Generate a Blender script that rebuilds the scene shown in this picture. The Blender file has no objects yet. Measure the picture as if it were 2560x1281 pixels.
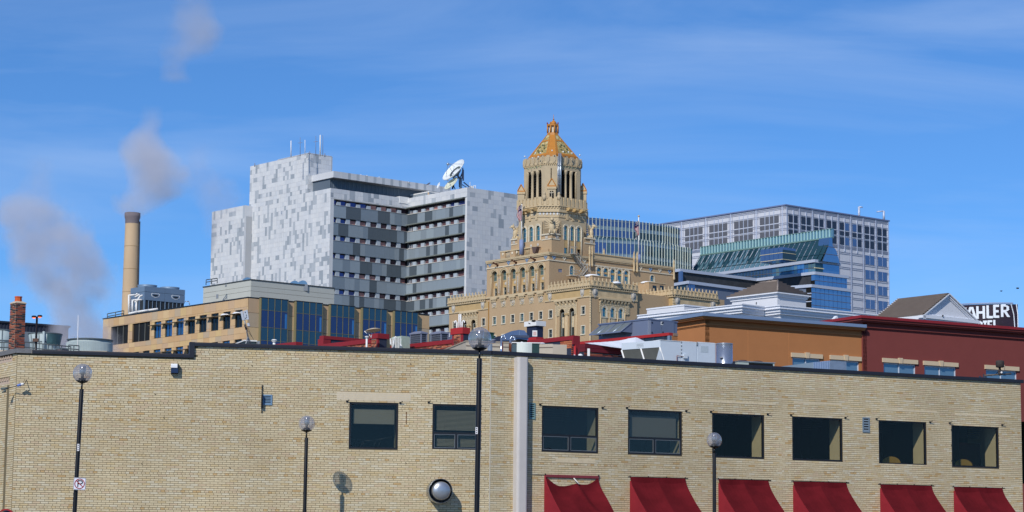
import bpy, bmesh, math, random
from mathutils import Vector, Matrix
R_ = math.radians
PI = math.pi
sc = bpy.context.scene
# ------------------------------------------------------------------ camera
FPX, CX, CY = 5769.0, 1280.0, 640.5          # focal length in pixels of the 2560 px wide photograph
PITCH, ROLL = R_(7.67), R_(0.54)
CAM = Vector((0.0, 0.0, 1.7))
cr_, sr_, cp_, sp_ = math.cos(ROLL), math.sin(ROLL), math.cos(PITCH), math.sin(PITCH)
MC = Matrix(((1, 0, 0), (0, -sp_, -cp_), (0, cp_, -sp_))) @ Matrix(((cr_, -sr_, 0), (sr_, cr_, 0), (0, 0, 1)))
cd = bpy.data.cameras.new("camera")
cam = bpy.data.objects.new("camera", cd)
sc.collection.objects.link(cam)
cam.matrix_world = Matrix.Translation(CAM) @ MC.to_4x4()
cd.sensor_width = 36.0
cd.lens = FPX / 2560.0 * 36.0
cd.clip_start = 0.5
cd.clip_end = 20000.0
sc.camera = cam
# ------------------------------------------------------------------ light
SUN_EL, SUN_LEFT = R_(35.5), R_(24)            # sun behind the camera, to its left
sdir = Vector((-math.sin(SUN_LEFT) * math.cos(SUN_EL), -math.cos(SUN_LEFT) * math.cos(SUN_EL), math.sin(SUN_EL)))
sl = bpy.data.lights.new("sun", 'SUN')
sl.energy = 3.6
sl.angle = R_(0.5)
sl.color = (1.0, 0.95, 0.87)
so = bpy.data.objects.new("sun", sl)
sc.collection.objects.link(so)
so.rotation_euler = sdir.to_track_quat('Z', 'Y').to_euler()
so.location = (-60, -90, 110)
world = bpy.data.worlds.new("World")
sc.world = world
world.use_nodes = True
wn, wl = world.node_tree.nodes, world.node_tree.links
wn.clear()
wo = wn.new('ShaderNodeOutputWorld')
bg = wn.new('ShaderNodeBackground')
bg.inputs['Strength'].default_value = 0.108
sky = wn.new('ShaderNodeTexSky')
sky.sky_type = 'NISHITA'
sky.sun_disc = False
sky.sun_elevation = SUN_EL
sky.sun_rotation = math.atan2(sdir.x, sdir.y)
sky.altitude = 2500
sky.air_density = 1.0
sky.dust_density = 0.0
sky.ozone_density = 4.0
tc = wn.new('ShaderNodeTexCoord')
# thin cirrus streaks: stretched noise in the direction of view, on the whole sky
mp = wn.new('ShaderNodeMapping')
mp.inputs['Rotation'].default_value = (0, R_(-9), R_(10))
mp.inputs['Scale'].default_value = (2.2, 2.2, 15.0)
nz = wn.new('ShaderNodeTexNoise')
nz.inputs['Scale'].default_value = 1.6
nz.inputs['Detail'].default_value = 7
nz.inputs['Roughness'].default_value = 0.55
nz.inputs['Distortion'].default_value = 0.6
rp = wn.new('ShaderNodeValToRGB')
rp.color_ramp.elements[0].position = 0.42
rp.color_ramp.elements[0].color = (0, 0, 0, 1)
rp.color_ramp.elements[1].position = 0.74
rp.color_ramp.elements[1].color = (1, 1, 1, 1)
mlt = wn.new('ShaderNodeMath'); mlt.operation = 'MULTIPLY'; mlt.inputs[1].default_value = 0.32
tint = wn.new('ShaderNodeMix'); tint.data_type = 'RGBA'; tint.blend_type = 'MULTIPLY'
tint.inputs['Factor'].default_value = 1.0
tint.inputs[7].default_value = (0.51, 0.83, 1.12, 1)      # the deep blue of a cold clear day
mx = wn.new('ShaderNodeMix'); mx.data_type = 'RGBA'
mx.inputs[7].default_value = (4.6, 6.0, 8.6, 1)
wl.new(tc.outputs['Generated'], mp.inputs['Vector'])
wl.new(mp.outputs['Vector'], nz.inputs['Vector'])
wl.new(nz.outputs['Fac'], rp.inputs['Fac'])
wl.new(rp.outputs['Color'], mlt.inputs[0])
wl.new(sky.outputs['Color'], tint.inputs[6])
wl.new(tint.outputs[2], mx.inputs[6])
wl.new(mlt.outputs[0], mx.inputs[0])
wl.new(mx.outputs[2], bg.inputs['Color'])
wl.new(bg.outputs['Background'], wo.inputs['Surface'])
vs = sc.view_settings
vs.view_transform = 'Standard'
vs.look = 'None'
vs.exposure = 0.0
vs.gamma = 1.0
vs.use_curve_mapping = False
sc.render.engine = 'CYCLES'

# ------------------------------------------------------------------ helpers
def ray(px, py):
    d = MC @ Vector(((px - CX) / FPX, -(py - CY) / FPX, -1.0))
    return d
def at(px, py, D):
    d = ray(px, py)
    return CAM + d * (D / d.y)
def atz(px, py, z):
    d = ray(px, py)
    return CAM + d * ((z - CAM.z) / d.z)
def ppm(D):
    return FPX / D

class Face:
    """vertical plane: x to the right along it, y into the wall, z up"""
    def __init__(s, P, deg):
        s.O = Vector((P.x, P.y, 0)); s.a = R_(deg)
        s.u = Vector((math.cos(s.a), math.sin(s.a), 0)); s.n = Vector((-math.sin(s.a), math.cos(s.a), 0))
    def hit(s, px, py, dy=0.0):
        d = ray(px, py)
        t = (s.O + s.n * dy - CAM).dot(s.n) / d.dot(s.n)
        p = CAM + d * t
        return ((p - s.O).dot(s.u), p.z)
    def w(s, x, y=0.0, z=0.0):
        return s.O + s.u * x + s.n * y + Vector((0, 0, z))
    def M(s, x=0.0, y=0.0, z=0.0):
        return Matrix.Translation(s.w(x, y, z)) @ Matrix.Rotation(s.a, 4, 'Z')
    def off(s, x, y):
        f = Face(s.w(x, y), 0); f.a, f.u, f.n = s.a, s.u, s.n
        return f
LA, RA = -50.0, 40.0        # the downtown street grid

def lin(c):
    return tuple(((v / 255.0) / 12.92 if v <= 10 else (((v / 255.0) + 0.055) / 1.055) ** 2.4) for v in c)
MATS = {}
def mat(name, rgb, rough=0.8, metal=0.0, var=0.0, vs_=1.0, bump=0.0, bs=20.0, spec=0.3, emit=None, es=0.0, stretch=None, var2=0.0, v2s=0.15, coat=0.0):
    """procedural surface: rgb is 0-255 sRGB albedo, var = brightness mottling, var2 = broad stains"""
    if name in MATS:
        return MATS[name]
    m = bpy.data.materials.new(name); m.use_nodes = True
    nt = m.node_tree; N, L = nt.nodes, nt.links
    b = N['Principled BSDF']
    c = lin(rgb)
    b.inputs['Base Color'].default_value = (*c, 1)
    b.inputs['Roughness'].default_value = rough
    b.inputs['Metallic'].default_value = metal
    b.inputs['Specular IOR Level'].default_value = spec
    if coat: b.inputs['Coat Weight'].default_value = coat
    if emit:
        b.inputs['Emission Color'].default_value = (*lin(emit), 1)
        b.inputs['Emission Strength'].default_value = es
    if var or bump or var2:
        t = N.new('ShaderNodeTexCoord'); src = t.outputs['Object']
        if stretch:
            q = N.new('ShaderNodeMapping'); q.inputs['Scale'].default_value = stretch
            L.new(src, q.inputs['Vector']); src = q.outputs['Vector']
    if var or var2:
        n = N.new('ShaderNodeTexNoise'); n.inputs['Scale'].default_value = vs_; n.inputs['Detail'].default_value = 5
        n.inputs['Roughness'].default_value = 0.65
        L.new(src, n.inputs['Vector'])
        mr = N.new('ShaderNodeMapRange')
        mr.inputs[1].default_value = 0.25; mr.inputs[2].default_value = 0.75
        mr.inputs[3].default_value = 1 - var; mr.inputs[4].default_value = 1 + var
        L.new(n.outputs['Fac'], mr.inputs[0]); v = mr.outputs[0]
        if var2:
            n2 = N.new('ShaderNodeTexNoise'); n2.inputs['Scale'].default_value = v2s; n2.inputs['Detail'].default_value = 3
            L.new(t.outputs['Object'], n2.inputs['Vector'])
            m2 = N.new('ShaderNodeMapRange')
            m2.inputs[1].default_value = 0.3; m2.inputs[2].default_value = 0.7
            m2.inputs[3].default_value = 1 - var2; m2.inputs[4].default_value = 1 + var2
            L.new(n2.outputs['Fac'], m2.inputs[0])
            mm = N.new('ShaderNodeMath'); mm.operation = 'MULTIPLY'
            L.new(v, mm.inputs[0]); L.new(m2.outputs[0], mm.inputs[1]); v = mm.outputs[0]
        h = N.new('ShaderNodeVectorMath'); h.operation = 'SCALE'
        h.inputs[0].default_value = c
        L.new(v, h.inputs['Scale']); L.new(h.outputs[0], b.inputs['Base Color'])
    if bump:
        n = N.new('ShaderNodeTexNoise'); n.inputs['Scale'].default_value = bs; n.inputs['Detail'].default_value = 4
        L.new(src, n.inputs['Vector'])
        u = N.new('ShaderNodeBump'); u.inputs['Strength'].default_value = bump; u.inputs['Distance'].default_value = 0.05
        L.new(n.outputs['Fac'], u.inputs['Height']); L.new(u.outputs[0], b.inputs['Normal'])
    MATS[name] = m
    return m
def glassmat(name, tintc, refl=0.12, rough=0.02, rc=(255, 255, 255), k=.6, milk=0.0):
    """a clear pane: see-through, reflecting more at grazing angles"""
    if name in MATS: return MATS[name]
    m = bpy.data.materials.new(name); m.use_nodes = True
    N, L = m.node_tree.nodes, m.node_tree.links
    N.clear()
    o = N.new('ShaderNodeOutputMaterial'); t = N.new('ShaderNodeBsdfTransparent'); g = N.new('ShaderNodeBsdfGlossy')
    t.inputs['Color'].default_value = (*lin(tintc), 1); g.inputs['Roughness'].default_value = rough
    g.inputs['Color'].default_value = (*lin(rc), 1)
    lw = N.new('ShaderNodeLayerWeight'); lw.inputs['Blend'].default_value = 0.35
    a = N.new('ShaderNodeMath'); a.operation = 'MULTIPLY_ADD'; a.inputs[1].default_value = k; a.inputs[2].default_value = refl
    a.use_clamp = True
    x = N.new('ShaderNodeMixShader')
    L.new(lw.outputs['Facing'], a.inputs[0]); L.new(a.outputs[0], x.inputs[0])
    L.new(g.outputs[0], x.inputs[2]); L.new(x.outputs[0], o.inputs['Surface'])
    if milk:
        df = N.new('ShaderNodeBsdfDiffuse'); df.inputs['Color'].default_value = (.8, .8, .85, 1)
        x2 = N.new('ShaderNodeMixShader'); x2.inputs[0].default_value = milk
        L.new(t.outputs[0], x2.inputs[1]); L.new(df.outputs[0], x2.inputs[2]); L.new(x2.outputs[0], x.inputs[1])
    else: L.new(t.outputs[0], x.inputs[1])
    MATS[name] = m
    return m
def bluepane(name, rgb, rough=0.06, metal=0.75, wob=0.02, bs=0.5):
    """tinted reflective curtain-wall glass"""
    if name in MATS: return MATS[name]
    m = mat(name, rgb, rough=rough, metal=metal, bump=wob, bs=bs, spec=0.5, var=0.10, vs_=0.25)
    return m

class MB:
    def __init__(s):
        s.v, s.f, s.m, s.sm = [], [], [], []
    def quad(s, a, b, c, d, m=0, sm=False):
        i = len(s.v); s.v += [tuple(a), tuple(b), tuple(c), tuple(d)]; s.f.append((i, i + 1, i + 2, i + 3)); s.m.append(m); s.sm.append(sm)
        return s
    def poly(s, pts, m=0):
        i = len(s.v); s.v += [tuple(p) for p in pts]; s.f.append(tuple(range(i, i + len(pts)))); s.m.append(m); s.sm.append(False)
        return s
    def box(s, x0, x1, y0, y1, z0, z1, m=0):
        i = len(s.v)
        s.v += [(x0, y0, z0), (x1, y0, z0), (x1, y1, z0), (x0, y1, z0), (x0, y0, z1), (x1, y0, z1), (x1, y1, z1), (x0, y1, z1)]
        for q in ((0, 1, 5, 4), (1, 2, 6, 5), (2, 3, 7, 6), (3, 0, 4, 7), (4, 5, 6, 7), (3, 2, 1, 0)):
            s.f.append(tuple(i + k for k in q)); s.m.append(m); s.sm.append(False)
        return s
    def prism(s, pts, y0, y1, m=0, caps=True):
        """pts: outline in x,z seen from the front, counter-clockwise"""
        n = len(pts); i = len(s.v)
        s.v += [(p[0], y0, p[1]) for p in pts] + [(p[0], y1, p[1]) for p in pts]
        if caps:
            s.f.append(tuple(range(i, i + n))); s.f.append(tuple(range(i + 2 * n - 1, i + n - 1, -1))); s.m += [m, m]; s.sm += [False, False]
        for k in range(n):
            k2 = (k + 1) % n
            s.f.append((i + k2, i + k, i + n + k, i + n + k2)); s.m.append(m); s.sm.append(False)
        return s
    def hprism(s, pts, z0, z1, m=0, top=True, pts2=None):
        """pts: plan outline in x,y counter-clockwise from above; pts2: outline at the top"""
        n = len(pts); i = len(s.v); p2 = pts2 or pts
        s.v += [(p[0], p[1], z0) for p in pts] + [(p[0], p[1], z1) for p in p2]
        if top:
            s.f.append(tuple(range(i + n, i + 2 * n))); s.m.append(m); s.sm.append(False)
            s.f.append(tuple(range(i + n - 1, i - 1, -1))); s.m.append(m); s.sm.append(False)
        for k in range(n):
            k2 = (k + 1) % n
            s.f.append((i + k, i + k2, i + n + k2, i + n + k)); s.m.append(m); s.sm.append(False)
        return s
    def lathe(s, c, prof, n=16, m=0, sm=True, axis='z', cap=True):
        i = len(s.v)
        for (r, z) in prof:
            for k in range(n):
                a = 2 * PI * k / n
                if axis == 'z': s.v.append((c[0] + r * math.cos(a), c[1] + r * math.sin(a), c[2] + z))
                elif axis == 'y': s.v.append((c[0] + r * math.cos(a), c[1] - z, c[2] + r * math.sin(a)))
                else: s.v.append((c[0] + z, c[1] + r * math.cos(a), c[2] + r * math.sin(a)))
        for j in range(len(prof) - 1):
            for k in range(n):
                k2 = (k + 1) % n
                s.f.append((i + j * n + k, i + j * n + k2, i + (j + 1) * n + k2, i + (j + 1) * n + k)); s.m.append(m); s.sm.append(sm)
        if cap:
            s.f.append(tuple(i + k for k in reversed(range(n)))); s.m.append(m); s.sm.append(False)
            q = i + (len(prof) - 1) * n
            s.f.append(tuple(q + k for k in range(n))); s.m.append(m); s.sm.append(False)
        return s
    def tube(s, p0, p1, r, n=8, m=0, r1=None):
        p0, p1 = Vector(p0), Vector(p1); d = (p1 - p0)
        if d.length < 1e-6: return s
        d.normalize(); a = d.orthogonal().normalized(); b = d.cross(a); i = len(s.v); r1 = r if r1 is None else r1
        for (p, rr) in ((p0, r), (p1, r1)):
            for k in range(n):
                t = 2 * PI * k / n
                s.v.append(tuple(p + a * (rr * math.cos(t)) + b * (rr * math.sin(t))))
        for k in range(n):
            k2 = (k + 1) % n
            s.f.append((i + k, i + k2, i + n + k2, i + n + k)); s.m.append(m); s.sm.append(n > 5)
        s.f.append(tuple(i + k for k in reversed(range(n)))); s.f.append(tuple(i + n + k for k in range(n))); s.m += [m, m]; s.sm += [False, False]
        return s
    def path(s, pts, r, n=8, m=0):
        for a, b in zip(pts[:-1], pts[1:]): s.tube(a, b, r, n, m)
        for p in pts[1:-1]: s.ball(p, r * 1.02, m, n, 4)
        return s
    def ball(s, c, r, m=0, n=12, k=8, sx=1, sy=1, sz=1):
        pr = [(max(1e-4, r * math.sin(PI * j / k)), -r * math.cos(PI * j / k)) for j in range(k + 1)]
        i = len(s.v); s.lathe((0, 0, 0), pr, n, m, True, 'z', False)
        for q in range(i, len(s.v)):
            x, y, z = s.v[q]; s.v[q] = (c[0] + x * sx, c[1] + y * sy, c[2] + z * sz)
        return s
    def wall(s, x0, x1, z0, z1, holes=(), y=0.0, dep=0.3, m=0, mr=None):
        """a wall front with real openings and their reveals; holes (x0,x1,z0,z1[,'a' for an arched head])"""
        mr = m if mr is None else mr
        hs = [h for h in holes if h[1] > x0 and h[0] < x1 and h[3] > z0 and h[2] < z1]
        xs = sorted(set([x0, x1] + [min(max(v, x0), x1) for h in hs for v in h[:2]]))
        zs = sorted(set([z0, z1] + [min(max(v, z0), z1) for h in hs for v in h[2:4]]))
        for a, b in zip(xs[:-1], xs[1:]):
            if b - a < 1e-6: continue
            start = None; cx = (a + b) / 2
            for c, d in zip(zs[:-1], zs[1:]):
                if d - c < 1e-6: continue
                cz = (c + d) / 2
                hole = any(h[0] < cx < h[1] and h[2] < cz < h[3] for h in hs)
                if not hole:
                    if start is None: start = c
                    end = d
                if hole and start is not None:
                    s.quad((a, y, start), (b, y, start), (b, y, end), (a, y, end), m); start = None
            if start is not None: s.quad((a, y, start), (b, y, start), (b, y, end), (a, y, end), m)
        for h in hs:
            a, b, c, d = h[:4]; y1 = y + dep
            if len(h) > 4:
                r = (b - a) / 2; cx = (a + b) / 2; zc = d - r; n = 8
                arc = [(cx - r * math.cos(PI * k / n), zc + r * math.sin(PI * k / n)) for k in range(n + 1)]
                for k in range(n):
                    p, q = arc[k], arc[k + 1]
                    s.quad((p[0], y, p[1]), (q[0], y, q[1]), (q[0], y, d), (p[0], y, d), m)
                    s.quad((q[0], y, q[1]), (p[0], y, p[1]), (p[0], y1, p[1]), (q[0], y1, q[1]), mr)
                top = zc
            else:
                top = d
                s.quad((b, y, d), (a, y, d), (a, y1, d), (b, y1, d), mr)
            s.quad((a, y, c), (b, y, c), (b, y1, c), (a, y1, c), mr)
            s.quad((a, y1, c), (a, y1, top), (a, y, top), (a, y, c), mr)
            s.quad((b, y, c), (b, y, top), (b, y1, top), (b, y1, c), mr)
        return s
    def xform(s, M, i0=0):
        for q in range(i0, len(s.v)): s.v[q] = tuple(M @ Vector(s.v[q]))
        return s
    def mesh(s, name, mats):
        me = bpy.data.meshes.new(name)
        me.from_pydata(s.v, [], s.f)
        if not isinstance(mats, (list, tuple)): mats = [mats]
        for q in mats: me.materials.append(q)
        me.polygons.foreach_set('material_index', s.m)
        me.polygons.foreach_set('use_smooth', s.sm)
        me.update()
        return me
WM = {}
COL = sc.collection
def link(name, me, parent=None, M=None):
    o = bpy.data.objects.new(name, me)
    M = M if M is not None else (WM[parent] if parent else Matrix())
    COL.objects.link(o)
    if parent:
        o.parent = parent; o.matrix_basis = WM[parent].inverted() @ M
    else: o.matrix_basis = M
    WM[o] = M
    return o
def root(name, P, label, cat, group=None, ang=0.0):
    o = link(name, None, None, Matrix.Translation(Vector(P)) @ Matrix.Rotation(ang, 4, 'Z'))
    o.empty_display_size = 0.5
    o['label'] = label; o['category'] = cat
    if group: o['group'] = group
    return o
def tag(o, label=None, cat=None, group=None, kind=None):
    if label: o['label'] = label
    if cat: o['category'] = cat
    if group: o['group'] = group
    if kind: o['kind'] = kind
    return o
def part(name, mb, mats, parent, F=None, x=0, y=0, z=0, M=None):
    me = mb.mesh(name, mats) if isinstance(mb, MB) else mb
    if M is None and F is not None: M = F.M(x, y, z)
    return link(name, me, parent, M)
def stuff(o, label=None):
    o['kind'] = 'stuff'
    if label: o['label'] = label
    return o
def clone(o, M, label=None, group=None, parent=None):
    """copy a thing with its parts and sub-parts"""
    c = o.copy(); COL.objects.link(c); WM[c] = M
    if parent: c.parent = parent; c.matrix_basis = WM[parent].inverted() @ M
    else: c.matrix_basis = M
    if label: c['label'] = label
    if group: c['group'] = group
    for ch in list(o.children):
        rel = WM[o].inverted() @ WM[ch]
        clone(ch, M @ rel, parent=c)
    return c
random.seed(7)
# ================================================================== materials used all over
m_mortar = mat('mortar', (112, 102, 80), rough=0.95, var=0.12, vs_=6, var2=0.08, v2s=0.5)
m_mortar_pale = mat('pale_mortar', (196, 188, 170), rough=0.95, var=0.1, vs_=4)
BT = [mat('buff_brick_%d' % i, c, rough=0.85, var=0.09, vs_=9, var2=0.13, v2s=0.28) for i, c in enumerate(
    [(203, 188, 155), (198, 181, 147), (206, 195, 168), (199, 179, 139), (198, 178, 147), (190, 161, 116)])]
BTW = [38, 30, 12, 9, 7, 1]
m_coping = mat('black_metal_coping', (34, 34, 42), rough=0.38, spec=0.5, var=0.12, vs_=3)
m_stonecap = mat('grey_stone_coping', (112, 113, 116), rough=0.9, var=0.16, vs_=8, bump=0.3)
m_black = mat('black_paint', (22, 22, 24), rough=0.35, spec=0.5, var=0.1, vs_=5)
m_frame = mat('dark_bronze_frame', (26, 27, 31), rough=0.4, spec=0.5)
m_white = mat('white_paint', (226, 226, 224), rough=0.55, var=0.05, vs_=4)
m_grey = mat('grey_metal', (150, 154, 158), rough=0.45, metal=0.3, var=0.08, vs_=3)
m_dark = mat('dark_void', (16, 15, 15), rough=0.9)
m_glass = glassmat('window_glass', (222, 224, 222), 0.02, k=.14); m_glass2 = glassmat('clear_window_glass', (238, 238, 234), 0.008, k=.05)
m_globe = glassmat('globe_glass', (236, 236, 240), 0.04, k=.5, milk=.16)
m_roof = mat('roof_membrane', (120, 118, 114), rough=0.95, var=0.15, vs_=0.6)
m_snow = mat('snow', (238, 241, 246), rough=0.7, bump=0.3, bs=4)

# ================================================================== ground
g = MB(); g.quad((-3000, -600, 0), (3000, -600, 0), (3000, 6000, 0), (-3000, 6000, 0))
tag(part('ground', g, mat('ground_asphalt', (92, 91, 88), rough=0.95, var=0.15, vs_=0.4), None), kind='structure')

KP = at(1228, 886.8, 80)
F1 = Face(KP, 11.5)
F2 = Face(KP, 26.2)
zc = KP.z
g = MB(); g.quad((-60, 20, 0.004), (60, 20, 0.004), (60, 66, 0.004), (-60, 66, 0.004))
tag(part('street', g, mat('street_asphalt', (62, 62, 63), rough=0.9, var=0.2, vs_=1.5), None), kind='structure')
g = MB(); g.box(-60, 60, 66, 71, 0, 0.12); 
tag(part('pavement', g, mat('pavement_concrete', (168, 164, 155), rough=0.95, var=0.12, vs_=1), None), kind='structure')

# ================================================================== the long buff brick building
BB = root('brick_building', (KP.x, KP.y, 0), 'long low building of buff brick with black roof edge in the foreground', 'building')
xl = F1.hit(43.0, 900)[0]                     # left corner of the front
xr = F2.hit(2551.5, 990)[0]                   # right corner
xs = F1.hit(485, 880)[0]                      # the step in the roof edge
zl = F1.hit(280, 890)[1]                      # lower roof edge on the left
x78 = F1.hit(80, 880)[0]
FL = Face(F1.w(xl), -58)                      # return wall at the left corner
zbot = 2.4
W = {}
def rect(F, a, b, c, d):
    x0, z1 = F.hit(a, b); x1, z0 = F.hit(c, d)
    return (x0, x1, z0, z1)
wins1 = [rect(F1, 874, 1006, 994, 1124.5), rect(F1, 1082, 1010, 1202, 1127)]
wins2 = [rect(F2, 1355, 1015, 1495.5, 1134), rect(F2, 1570, 1023, 1705, 1140), rect(F2, 1780, 1032, 1911, 1148),
         rect(F2, 1980, 1040.5, 2107, 1155), rect(F2, 2196, 1049.5, 2317, 1165), rect(F2, 2378, 1061.5, 2498, 1171.5)]
# mortar backing with the real openings
w = MB(); w.wall(xl, 0, zbot, zl, wins1, 0, 0.11); w.wall(xs, 0, zl, zc, (), 0, 0.11)
w.wall(xl, 0, 0, zbot, ())
part('wall', w, m_mortar, BB, F1)
w = MB(); w.wall(0, xr, zbot, zc, wins2, 0, 0.11); w.wall(0, xr, 0, zbot)
part('wall', w, m_mortar, BB, F2)
w = MB(); w.wall(-9, 0, 0, zl + 0.1)
part('wall', w, m_mortar, BB, FL)
FRr = Face(F2.w(xr), 116)
w = MB(); w.wall(0, 14, 0, zc)
part('wall', w, BT[1], BB, FRr)
# roof deck
A, B_, Cc, Dd = F1.w(xl, .2), F2.w(xr, .2), F2.w(xr, 16), F1.w(xl, 16)
g = MB(); g.poly([(p.x - KP.x, p.y - KP.y, zc - 0.55) for p in (A, KP + Vector((0, .2, 0)), B_, Cc, Dd)])
part('roof', g, m_roof, BB, M=WM[BB])

COURSE, LEN = 0.0737, 0.2655
def tone(): return random.choices(range(6), BTW)[0]
brick_me = {}
def brick_mesh(t, half=False):
    k = (t, half)
    if k not in brick_me:
        L = LEN * (0.5 if half else 1.0)
        brick_me[k] = MB().box(0.006, L - 0.006, -0.014, 0.004, 0.0065, COURSE - 0.0065).mesh('brick', BT[t])
    return brick_me[k]
def lay(F, x0, x1, z0, ztop, holes, single=0, seamless=None, zoff=0.0, top_fn=None):
    """courses of stretchers with a row of headers every eighth course; 'single' of them as separate parts"""
    st = MB(); n = 0; row = 0; z = ztop - COURSE
    cells = []
    while z > z0:
        hdr = (row % 8 == 2)
        L = LEN / 2 if hdr else LEN
        off = (0.0 if row % 2 else L / 2) if not hdr else L * 0.3
        x = x0 - off
        while x < x1:
            a, b = max(x, x0), min(x + L, x1)
            if b - a > 0.03:
                segs = [(a, b)]
                for h in holes:
                    if h[2] < z + COURSE * .5 < h[3]:
                        ns = []
                        for (p, q) in segs:
                            if q <= h[0] or p >= h[1]: ns.append((p, q)); continue
                            if h[0] - p > 0.03: ns.append((p, h[0]))
                            if q - h[1] > 0.03: ns.append((h[1], q))
                        segs = ns
                for (p, q) in segs:
                    if top_fn and z + COURSE > top_fn((p + q) / 2) + 0.01: continue
                    cells.append((p, q, z, hdr, abs((q - p) - L) < 1e-4))
            x += L
        z -= COURSE; row += 1
    if single:
        cells.sort(key=lambda c: (round((c[0] - x0) / 0.8), -c[2]))
    for (p, q, z, hdr, full) in cells:
        t = tone()
        if hdr and random.random() < 0.3: t = random.choice((3, 4, 5))
        if single and full and n < single:
            part('brick', brick_mesh(t, hdr), None, BB, F, p, 0, z); n += 1
        else:
            d = random.uniform(-0.003, 0.003)
            st.box(p + 0.006, q - 0.006, -0.014 + d, 0.004, z + 0.0065, z + COURSE - 0.0065, t)
    return st
top1 = lambda x: zl if x < xs else zc
for (F, x0, x1, hs, sg, tf) in ((F1, xl, 0, wins1, 220, top1), (F2, 0, xr, wins2, 0, None)):
    st = lay(F, x0, x1, zbot, zc, hs, sg, top_fn=tf)
    stuff(part('brickwork', st, BT, BB, F), 'courses of buff brick beyond the nearest ones')
st = lay(FL, -3.2, -0.02, zbot, zl, [(-0.86, -0.62, 0, zl - 1.05), (-3.2, -0.42, zl - 0.24, zl - 0.02), (-3.2, -0.62, zl - 0.98, zl - 0.72)], 0)
stuff(part('brickwork', st, BT, BB, FL), 'brick courses on the left return wall')
# recessed strip and toothed bands on the return wall
m_pink = mat('pinkish_stone_trim', (190, 170, 152), rough=0.9, var=0.1, vs_=5)
g = MB()
g.box(-3.2, -0.42, -0.02, 0, zl - 0.24, zl - 0.13); g.box(-3.2, -0.62, -0.02, 0, zl - 0.98, zl - 0.87)
for k in range(12):
    for (x0, zz) in ((-0.5, zl - 0.13), (-0.7, zl - 0.87)):
        x = x0 - k * 0.24
        g.prism([(x - 0.16, zz), (x, zz), (x, zz + 0.11)], -0.05, 0)
part('toothed_band', g, m_pink, BB, FL)
# pale repaired mortar: patch above the first window and the vertical seam at the bend
g = MB()
x0, z1 = F1.hit(842, 980); x1, z0 = F1.hit(1026, 1003)
g.box(x0, x1, -0.0165, 0, z0, z1)
part('mortar_patch', g, mat('patch_mortar', (205, 196, 178), rough=0.95, var=0.06, vs_=3), BB, F1)
bricks = MB()
for r_ in range(4):
    z = z1 - (r_ + 1) * COURSE
    x = x0 - (0.13 if r_ % 2 else 0)
    while x < x1:
        a, b = max(x, x0) + 0.008, min(x + LEN, x1) - 0.008
        if b - a > 0.04: bricks.box(a, b, -0.021, -0.015, z + 0.008, z + COURSE - 0.008)
        x += LEN
part('patched_bricks', bricks, mat('patched_brick', (203, 189, 163), rough=0.9, var=0.08, vs_=5), BB, F1)
g = MB(); g.box(-0.035, 0.005, -0.02, 0, zbot, zc - 0.02)
part('mortar_seam', g, m_mortar_pale, BB, F2)
for (a, b, c, d) in ((1990, 1003, 2100, 1012), (2205, 1022, 2330, 1031), (2390, 1033, 2520, 1044), (1760, 1001, 1935, 1013), (1395, 1146, 1480, 1158)):
    x0, z1 = F2.hit(a, b); x1, z0 = F2.hit(c, d)
    nrow = max(1, int(round((z1 - z0) / COURSE))); g = MB()
    for k in range(nrow):
        z = z1 - (k + 1) * COURSE; x = x0 + random.uniform(-.2, 0)
        while x < x1: g.box(x + .004, x + LEN - .004, -0.0185, 0, z + 0.003, z + COURSE - 0.002); x += LEN
    part('pale_brick_lintel', g, mat('pale_brick', (205, 190, 160), rough=0.9, var=0.1, vs_=4), BB, F2)
# stained bricks column under the old downpipe / scars
m_scar = mat('dark_stain', (92, 84, 70), rough=0.95)
g = MB()
for (px, py) in ((388, 986), (350, 1048), (527, 1173), (575, 1170), (410, 1045), (630, 900+14), (1027, 911), (62, 1103), (125, 1102), (355, 1160), (1015, 1158)):
    x, z = F1.hit(px, py); g.prism([(x - .03, z + .03), (x - .015, z - .02), (x + .03, z - .04), (x + .01, z + .01)], -0.0195, -0.012)
part('wall_scars', g, m_scar, BB, F1)
# black metal roof edge
def coping(F, x0, x1, z, name='roof_edge', h=0.13, mt=None):
    g = MB(); g.prism([(0, 0)] * 0 or [(-0.09, z - 0.0), (-0.09, z + h * .62), (-0.075, z + h), (0.3, z + h + .02), (0.3, z)], x0, x1)
    M = F.M() @ Matrix.Rotation(PI / 2, 4, 'Z')
    # prism runs along its own y: rotate so that it runs along the wall
    g.v = [(y, x, zz) for (x, y, zz) in g.v]
    part(name, g, mt or m_coping, BB, F)
xx = xs
jn = [xs] + [xs + (0 - xs) * k / 3 for k in (1, 2, 3)]
for a, b in zip(jn[:-1], jn[1:]): coping(F1, a, b - 0.006, zc)
jn = [xr * k / 6 for k in range(7)]
for a, b in zip(jn[:-1], jn[1:]): coping(F2, a + 0.003, b - (0.003 if b < xr else -0.1), zc)
coping(F1, x78, xs + 0.0, zl)
g = MB(); g.box(xs - 0.16, xs + 0.012, -0.095, 0.3, zl + 0.02, zc + 0.135)
part('roof_edge_step', g, m_coping, BB, F1)
g = MB(); g.box(xl - 0.08, x78 - 0.01, -0.09, 0.35, zl + 0.005, zl + 0.16)
part('stone_coping', g, m_stonecap, BB, F1)
g = MB(); g.box(-9, 0.07, -0.09, 0.35, zl + 0.005, zl + 0.155)
part('stone_coping', g, m_stonecap, BB, FL)

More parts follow.
